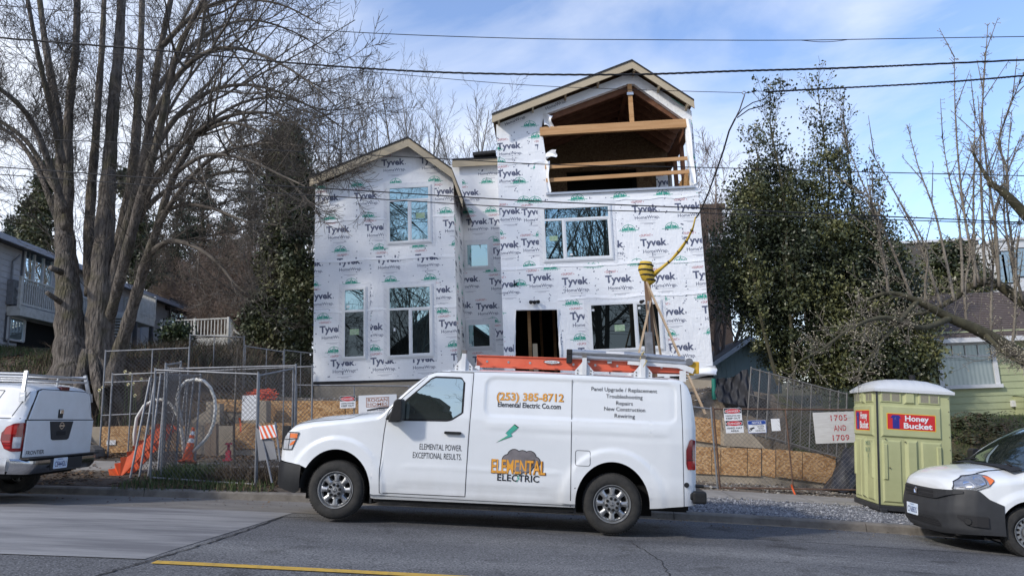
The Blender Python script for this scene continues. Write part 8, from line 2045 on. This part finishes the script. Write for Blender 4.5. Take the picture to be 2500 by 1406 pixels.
conifer('dark fir between the maple stems and the brown thicket', 375, 520, 800, 45, 110, 19)
conifer('dark fir behind the roof end of the grey house', 432, 480, 780, 44, 110, 11)
conifer('dark fir standing left of the ivy covered trunks', 545, 520, 780, 46, 85, 12)
conifer('dark fir peeping over the grey house roof', 20, 520, 700, 46, 70, 13)
def holly():
    Y = 20.5; base = at(1960, 985, Y); t = thing('holly_tree', 'large dark evergreen holly with two thin leafy tops right of the unfinished house', 'tree', base); rg = random.Random(77); b = MB(); k = Y / FPX
    tops = [((1940, 940), (1925, 700), (1912, 470), (1880, 300), (1896, 238)), ((1985, 940), (2000, 700), (2025, 470), (2010, 330), (1995, 213)), ((2030, 940), (2070, 720), (2085, 520), (2070, 380), (2058, 262)), ((1900, 940), (1850, 740), (1830, 560), (1850, 400), (1838, 345)), ((2060, 940), (2130, 780), (2160, 660), (2140, 540), (2130, 440))]
    P = []; prm = dict(max=2, n=[26, 6], t0=[.15, .2], ang=(25, 50), len=[.15, .4], wob=.1, up=[.14, .1], rmin=.006, minlen=.3, slim=.014)
    for i, tp in enumerate(tops):
        W3 = smooth_path([at(x, y, Y + (i % 3 - 1) * .7) for x, y in tp], 5); tips = []; sprout(b, W3, .055, .010, 0, rg, prm, tips)
        zc = at(2000, 440, Y).z
        for q, d in tips:
            if q.z > zc and rg.random() < .45: continue
            for j in range(6 if q.z > zc else 15): P.append((q.x + rg.gauss(0, .07) - d.x * j * .03, q.y + rg.gauss(0, .07), q.z + rg.gauss(0, .07) - d.z * j * .03))
        for q in W3[-8:]:
            for j in range(6): P.append((q.x + rg.gauss(0, .07), q.y + rg.gauss(0, .07), q.z + rg.gauss(0, .12)))
    b.build('trunk', MOSS, t, recalc=False)
    LB = [(1893, 400, 42, 62), (1886, 320, 22, 50), (2006, 400, 48, 70), (2003, 312, 24, 52), (2063, 410, 38, 72), (1845, 425, 36, 45), (1930, 470, 110, 75), (1845, 470, 85, 70), (1850, 560, 120, 110), (1960, 560, 150, 125), (1950, 640, 110, 120), (2060, 560, 70, 90), (1800, 670, 85, 120), (1900, 690, 150, 120), (2040, 680, 160, 120), (2140, 690, 100, 95), (2120, 600, 80, 80), (1870, 770, 80, 75), (1960, 800, 140, 110), (2090, 790, 150, 110), (2190, 800, 80, 85), (1985, 890, 90, 60), (1905, 860, 55, 55), (2040, 890, 140, 75), (2140, 890, 140, 75), (2210, 900, 75, 55), (2200, 840, 95, 90), (2180, 680, 70, 80), (2230, 790, 60, 70)]
    cw = [(rx * ry) * (1.0 if rx > 50 else .55) for x, y, rx, ry in LB]
    def env(r_):
        x, y, rx, ry = r_.choices(LB, cw)[0]; d = rnd(r_); q = .35 + .70 * r_.random() ** .6 + .25 * (r_.random() < .12) * r_.random(); q *= .85 + .5 * noise.noise(Vector((d.x * 2.3 + x, d.y * 2.3, d.z * 2.3 + y))); c = at(x, y, Y); return Vector((c.x + d.x * rx * k * q, c.y + d.y * rx * k * q * .75, c.z + d.z * ry * k * q))
    P += clumps(rg, 2700, env, 44, .19); leaf_cloud('foliage', P, (.035, .066), HOL, t, 77)
holly()
ivy_tree('green shrub in front of the pale deck by the grey house', [(425, 868, 24), (424, 830, 34), (428, 800, 20)], 25.5, 0, 110, 14, RHO, None, (.05, .09), 30, 'garden_shrub', 'shrub')
ivy_tree('rounded dark green shrub beside the green house window', [(2205, 985, 40), (2225, 930, 46), (2240, 880, 36), (2250, 850, 18)], 20.2, 0, 150, 15, HOL, None, (.05, .09), 30, 'garden_shrub', 'shrub')
ivy_tree('olive tree crown far back between the white flats and the green house roof', [(2330, 790, 70), (2330, 700, 105), (2320, 640, 90), (2310, 600, 40)], 34, 0, 330, 16, HOL, None, (.07, .13), 34, 'olive_tree')
# --- the fruit tree at the right, trunk just outside the frame
def fruit():
    Y = 15.8; rg = random.Random(91); base = at(2600, 1130, Y); t = thing('fruit_tree', 'bare budding fruit tree reaching in from the right with upright shoots and mossy limbs', 'tree', base); k = Y / FPX; tr = MB(); cr = MB(); bd = MB()
    L = [[(2600, 1130, 0, 30), (2590, 1000, 0, 26), (2560, 920, 0, 22), (2480, 862, -.1, 17), (2400, 812, -.2, 14), (2320, 776, -.3, 11), (2240, 735, -.4, 8), (2170, 715, -.5, 5), (2110, 735, -.6, 3)],
         [(2580, 950, .1, 20), (2560, 800, .2, 17), (2500, 742, .3, 14), (2440, 698, .4, 12), (2390, 690, .5, 10), (2330, 728, .5, 7), (2270, 760, .4, 5), (2200, 772, .3, 3)],
         [(2570, 820, -.3, 18), (2560, 600, -.4, 15), (2500, 522, -.4, 12), (2450, 470, -.5, 9), (2420, 448, -.5, 6), (2390, 400, -.5, 3), (2372, 370, -.5, 2)],
         [(2320, 776, -.3, 8), (2250, 800, -.8, 6), (2160, 775, -1.2, 5), (2080, 800, -1.6, 3.5), (2010, 850, -1.9, 2.5), (1945, 885, -2.1, 1.5)],
         [(2240, 735, -.4, 6), (2190, 790, -.9, 4), (2140, 850, -1.3, 3), (2090, 925, -1.6, 1.5)],
         [(2400, 812, -.2, 7), (2440, 850, -.6, 5), (2480, 880, -.9, 4), (2540, 900, -1, 2)]]
    UP_ = [(2390, 690, 2330, 140), (2405, 690, 2412, 60), (2440, 700, 2405, 130), (2350, 715, 2300, 330), (2480, 725, 2470, 270), (2330, 735, 2215, 305), (2460, 480, 2490, 200), (2300, 750, 2120, 360), (2260, 755, 2200, 500), (2230, 735, 2060, 330), (2500, 740, 2440, 330), (2420, 820, 2420, 420), (2170, 720, 2105, 470), (2440, 698, 2500, 330), (2380, 700, 2380, 280), (2360, 790, 2345, 470), (2470, 860, 2490, 540)]
    for st in L:
        P = smooth_path([at(x, y, Y + d) for x, y, d, r_ in st], 5); rr = [interp(j / 5, range(len(st)), [s_[3] * k for s_ in st]) for j in range(len(P))]; tr.tube(P, rr, 9)
        c_ = MB(); tips = []; sprout(c_, P, .018, .012, 0, rg, dict(max=2, n=[30, 8], t0=[.25, .1], ang=(30, 80), len=[.17, .5], wob=.2, up=[.10, .05], rmin=.0045, minlen=.18, slim=.016), tips); kk = len(P) * 3; cr.add(c_.v[kk:], [tuple(i - kk for i in f) for f in c_.f if min(f) >= kk])
        for q, d in tips: bd.lathe([(.001, -.014), (.013, 0), (.001, .02)], 4, q, d)
    for (xa, ya, xb, yb) in UP_:
        a, c = at(xa, ya, Y), at(xb, yb, Y + rg.uniform(-.8, .8)); mid = a.lerp(c, .5) + Vector((rg.uniform(-.2, .2), rg.uniform(-.2, .2), 0)) + Vector(((a.x - c.x) * .12, 0, 0)); P = smooth_path([a, a.lerp(mid, .5) + Vector((rg.uniform(-.08, .08), 0, 0)), mid, mid.lerp(c, .5) + Vector((rg.uniform(-.08, .08), 0, 0)), c], 6)
        n = len(P); cr.tube(P, [lerp(.034, .007, i / (n - 1)) for i in range(n)], 6)
        for i in range(3, n):       # spurs with buds
            for j in range(5):
                p = P[i - 1].lerp(P[i], rg.random()); d = (rnd(rg) + Vector((0, 0, .5))).normalized(); q = p + d * rg.uniform(.05, .16); cr.tube([p, q], [.007, .005], 3); bd.lathe([(.001, -.012), (.011, 0), (.001, .018)], 4, q, d)
            if rg.random() < .22:
                d = ((P[i] - P[i - 1]).normalized() * 1.2 + rnd(rg) * .7).normalized(); q = [P[i] + d * s_ for s_ in (0, .3, .6, .95)]; cr.tube(q, [.013, .011, .009, .005], 4)
                for j in range(9): p = q[0].lerp(q[-1], rg.random()); e = p + rnd(rg) * .09; cr.tube([p, e], .005, 3); bd.lathe([(.001, -.012), (.011, 0), (.001, .018)], 4, e, (0, 0, 1))
    tr.build('trunk', MOSS, t, smooth=True); cr.build('crown', FRUIT, t, recalc=False, smooth=True); o = bd.build('buds', BUD, t, recalc=False)
fruit()
# --- small plants
t = thing('sapling', 'thin bare sapling growing inside the pen on the verge', 'tree', at(572, 1142, 14.0)); rg = random.Random(6); b = MB(); P = smooth_path([at(x, y, 14.0) for x, y in ((572, 1142), (571, 1040), (576, 960), (578, 900), (580, 845))], 5)
tb = MB(); tb.tube(P, [lerp(.028, .005, i / (len(P) - 1)) for i in range(len(P))], 7); tb.build('trunk', TWIG, t); sprout(b, P, .012, .006, 0, rg, dict(max=2, n=[22, 6], t0=[.3, .2], ang=(25, 50), len=[.3, .4], wob=.1, up=[.15, .1], rmin=.0032, minlen=.15, slim=.012)); b.build('crown', TWIG, t, recalc=False)
FERN = [M('fern frond %d' % i, c, rough=.7) for i, c in enumerate([(.045, .06, .022), (.07, .075, .035), (.085, .06, .03)])]
def fern(label, px, py, Y, s_, seed, group):
    rg = random.Random(seed); c = at(px, py, Y); c.z = ground_z(c.x, c.y); t = thing('fern', label, 'fern', c, group); b = MB()
    for k in range(26):
        a = rg.random() * 6.28; L = s_ * rg.uniform(.7, 1.2); P = [c + Vector((math.cos(a) * L * u, math.sin(a) * L * u, L * (1.1 * u - 1.0 * u * u))) for u in (0, .2, .4, .6, .8, 1)]; b.mat(rg.randrange(3))
        for i in range(5):
            w_ = .10 * s_ * (1 - abs(i - 1.5) / 5); sd = Vector((-math.sin(a), math.cos(a), 0)); m = P[i].lerp(P[i + 1], .5)
            for sg in (-1, 1):
                for f in (.2, .6): q = P[i].lerp(P[i + 1], f); b.add([q, q + sd * sg * w_ + Vector((0, 0, -.02)), P[i].lerp(P[i + 1], f + .3)], [(0, 1, 2)])
    b.build('fronds', FERN, t, recalc=False)
GF = 'ferns below the green house'
for i, (px, py, Y, s_, lab) in enumerate(((2345, 1090, 18.6, .9, 'fern right behind the toilet'), (2375, 1120, 18.0, .95, 'fern above the bonnet of the small van'), (2410, 1075, 19.0, .8, 'fern below the green house foundation'), (2440, 1100, 18.4, .85, 'fern nearest the windscreen of the small van'), (2330, 1130, 17.4, .8, 'lowest fern beside the toilet'))): fern(lab, px, py, Y, s_, 100 + i, GF)
DAF, DAFC = M('daffodil petal', (.74, .72, .52), rough=.6), M('daffodil cup', (.72, .62, .25), rough=.6)
for i, (px, py, lab) in enumerate(((252, 945, 'daffodil furthest left, beside the tall fence post'), (243, 952, 'daffodil at the foot of the tall fence post'), (306, 907, 'topmost daffodil on the bank'), (318, 912, 'daffodil just right of the topmost one'), (313, 938, 'daffodil in the middle of the bank clump'), (326, 936, 'daffodil right of the middle clump'), (330, 965, 'lowest daffodil on the bank'), (345, 925, 'daffodil furthest right on the bank'))):
    Y = 16.9; h = at(px, py, Y); g = Vector((h.x + .03, h.y, ground_z(h.x, h.y))); t = thing('daffodil', lab, 'flower', g, 'daffodils on the bank'); b = MB(); b.tube([g, g.lerp(h, .6) + Vector((.02, 0, 0)), h], .006, 4); b.build('stem', GR[0], t); b = MB()
    for k in range(6): a = k * 1.047; u_ = Vector((math.cos(a), -.25, math.sin(a))) * .045; s_ = Vector((-math.sin(a), 0, math.cos(a))) * .02; b.add([h, h + u_ * .6 + s_, h + u_, h + u_ * .6 - s_], [(0, 1, 2, 3)])
    b.mat(1); b.lathe([(.014, 0), (.022, .03)], 8, h, (0, -1, 0)); b.build('blossom', [DAF, DAFC], t, recalc=False)
rg = random.Random(12)
for i, lab in enumerate(('longest dead branch lying below the maple roots', 'thick sawn branch lying below the maple roots', 'crooked dead branch on the bank by the tall fence post', 'short dead branch nearest the pickup on the bank', 'dead branch lying across the other branches below the maple')):
    x0, y0 = ((118, 915), (170, 918), (200, 905), (90, 930), (140, 905))[i]; p = at(x0, y0, 16.9 - .08 * i); q = at(x0 + (105, 62, 70, 50, 90)[i], y0 + (-8, 8, -14, 6, 22)[i], 16.7); p.z = ground_z(p.x, p.y) + .08; q.z = ground_z(q.x, q.y) + .10; m = p.lerp(q, .5) + Vector((0, 0, .05)); b = MB(); r_ = (.035, .07, .03, .03, .028)[i]; b.tube(smooth_path([p, m, q], 4), r_, 7)
    tag(b.build('dead_branch', TWIG), lab, 'branch', 'dead branches below the maple')
b = MB(); p = at(214, 1112, 15.6); b.lathe([(.001, .28), (.16, .27), (.3, .2), (.36, .06), (.34, -.1)], 9, (p.x, p.y, ground_z(p.x, p.y)), (.1, 0, 1)); tag(b.build('boulder', M('dark boulder', (.075, .068, .06), (.13, .12, .11), rough=.95, vs=4, bump=.6, bs=6)), 'dark boulder beside the pavement behind the pickup', 'boulder')
# trees across the street, seen in the window reflections
GM = 'bare trees across the street'
A0 = bare_tree('broad bare street tree mirrored in the van window and upper panes', 1250, 900, 20, 17, random.Random(61), TWIG, .35, GM, 4, dict(max=3, n=[16, 7, 5], t0=[.2, .15, .1], ang=(25, 60), len=[.36, .45, .45], wob=.12, up=[.08, .06, .04], rmin=.012, minlen=.5, slim=.016), r0=.34)
for i, (x, y, h, lab) in enumerate(((4.5, -17, 1.25, 'tall bare street tree mirrored in the wide upper window'), (10, -18, 1.3, 'bare street tree mirrored at the right of the wide upper window'), (-3.0, -19, .72, 'bare street tree mirrored in the upper window of the low wing'), (-17, -16, .62, 'bare street tree mirrored in the low wing lower windows'), (0.8, -21, 1.25, 'bare street tree behind the others across the street'), (-10, -12, .75, 'small bare street tree mirrored in the van door glass'))):
    m = Matrix.Translation((x, y, .3)) @ Matrix.Rotation(i * 1.3, 4, 'Z') @ Matrix.Scale(h, 4)
    if i == 0:
        A0.matrix_basis = m; A0['label'] = lab
    else: copy_tree(A0, m, lab, GM)
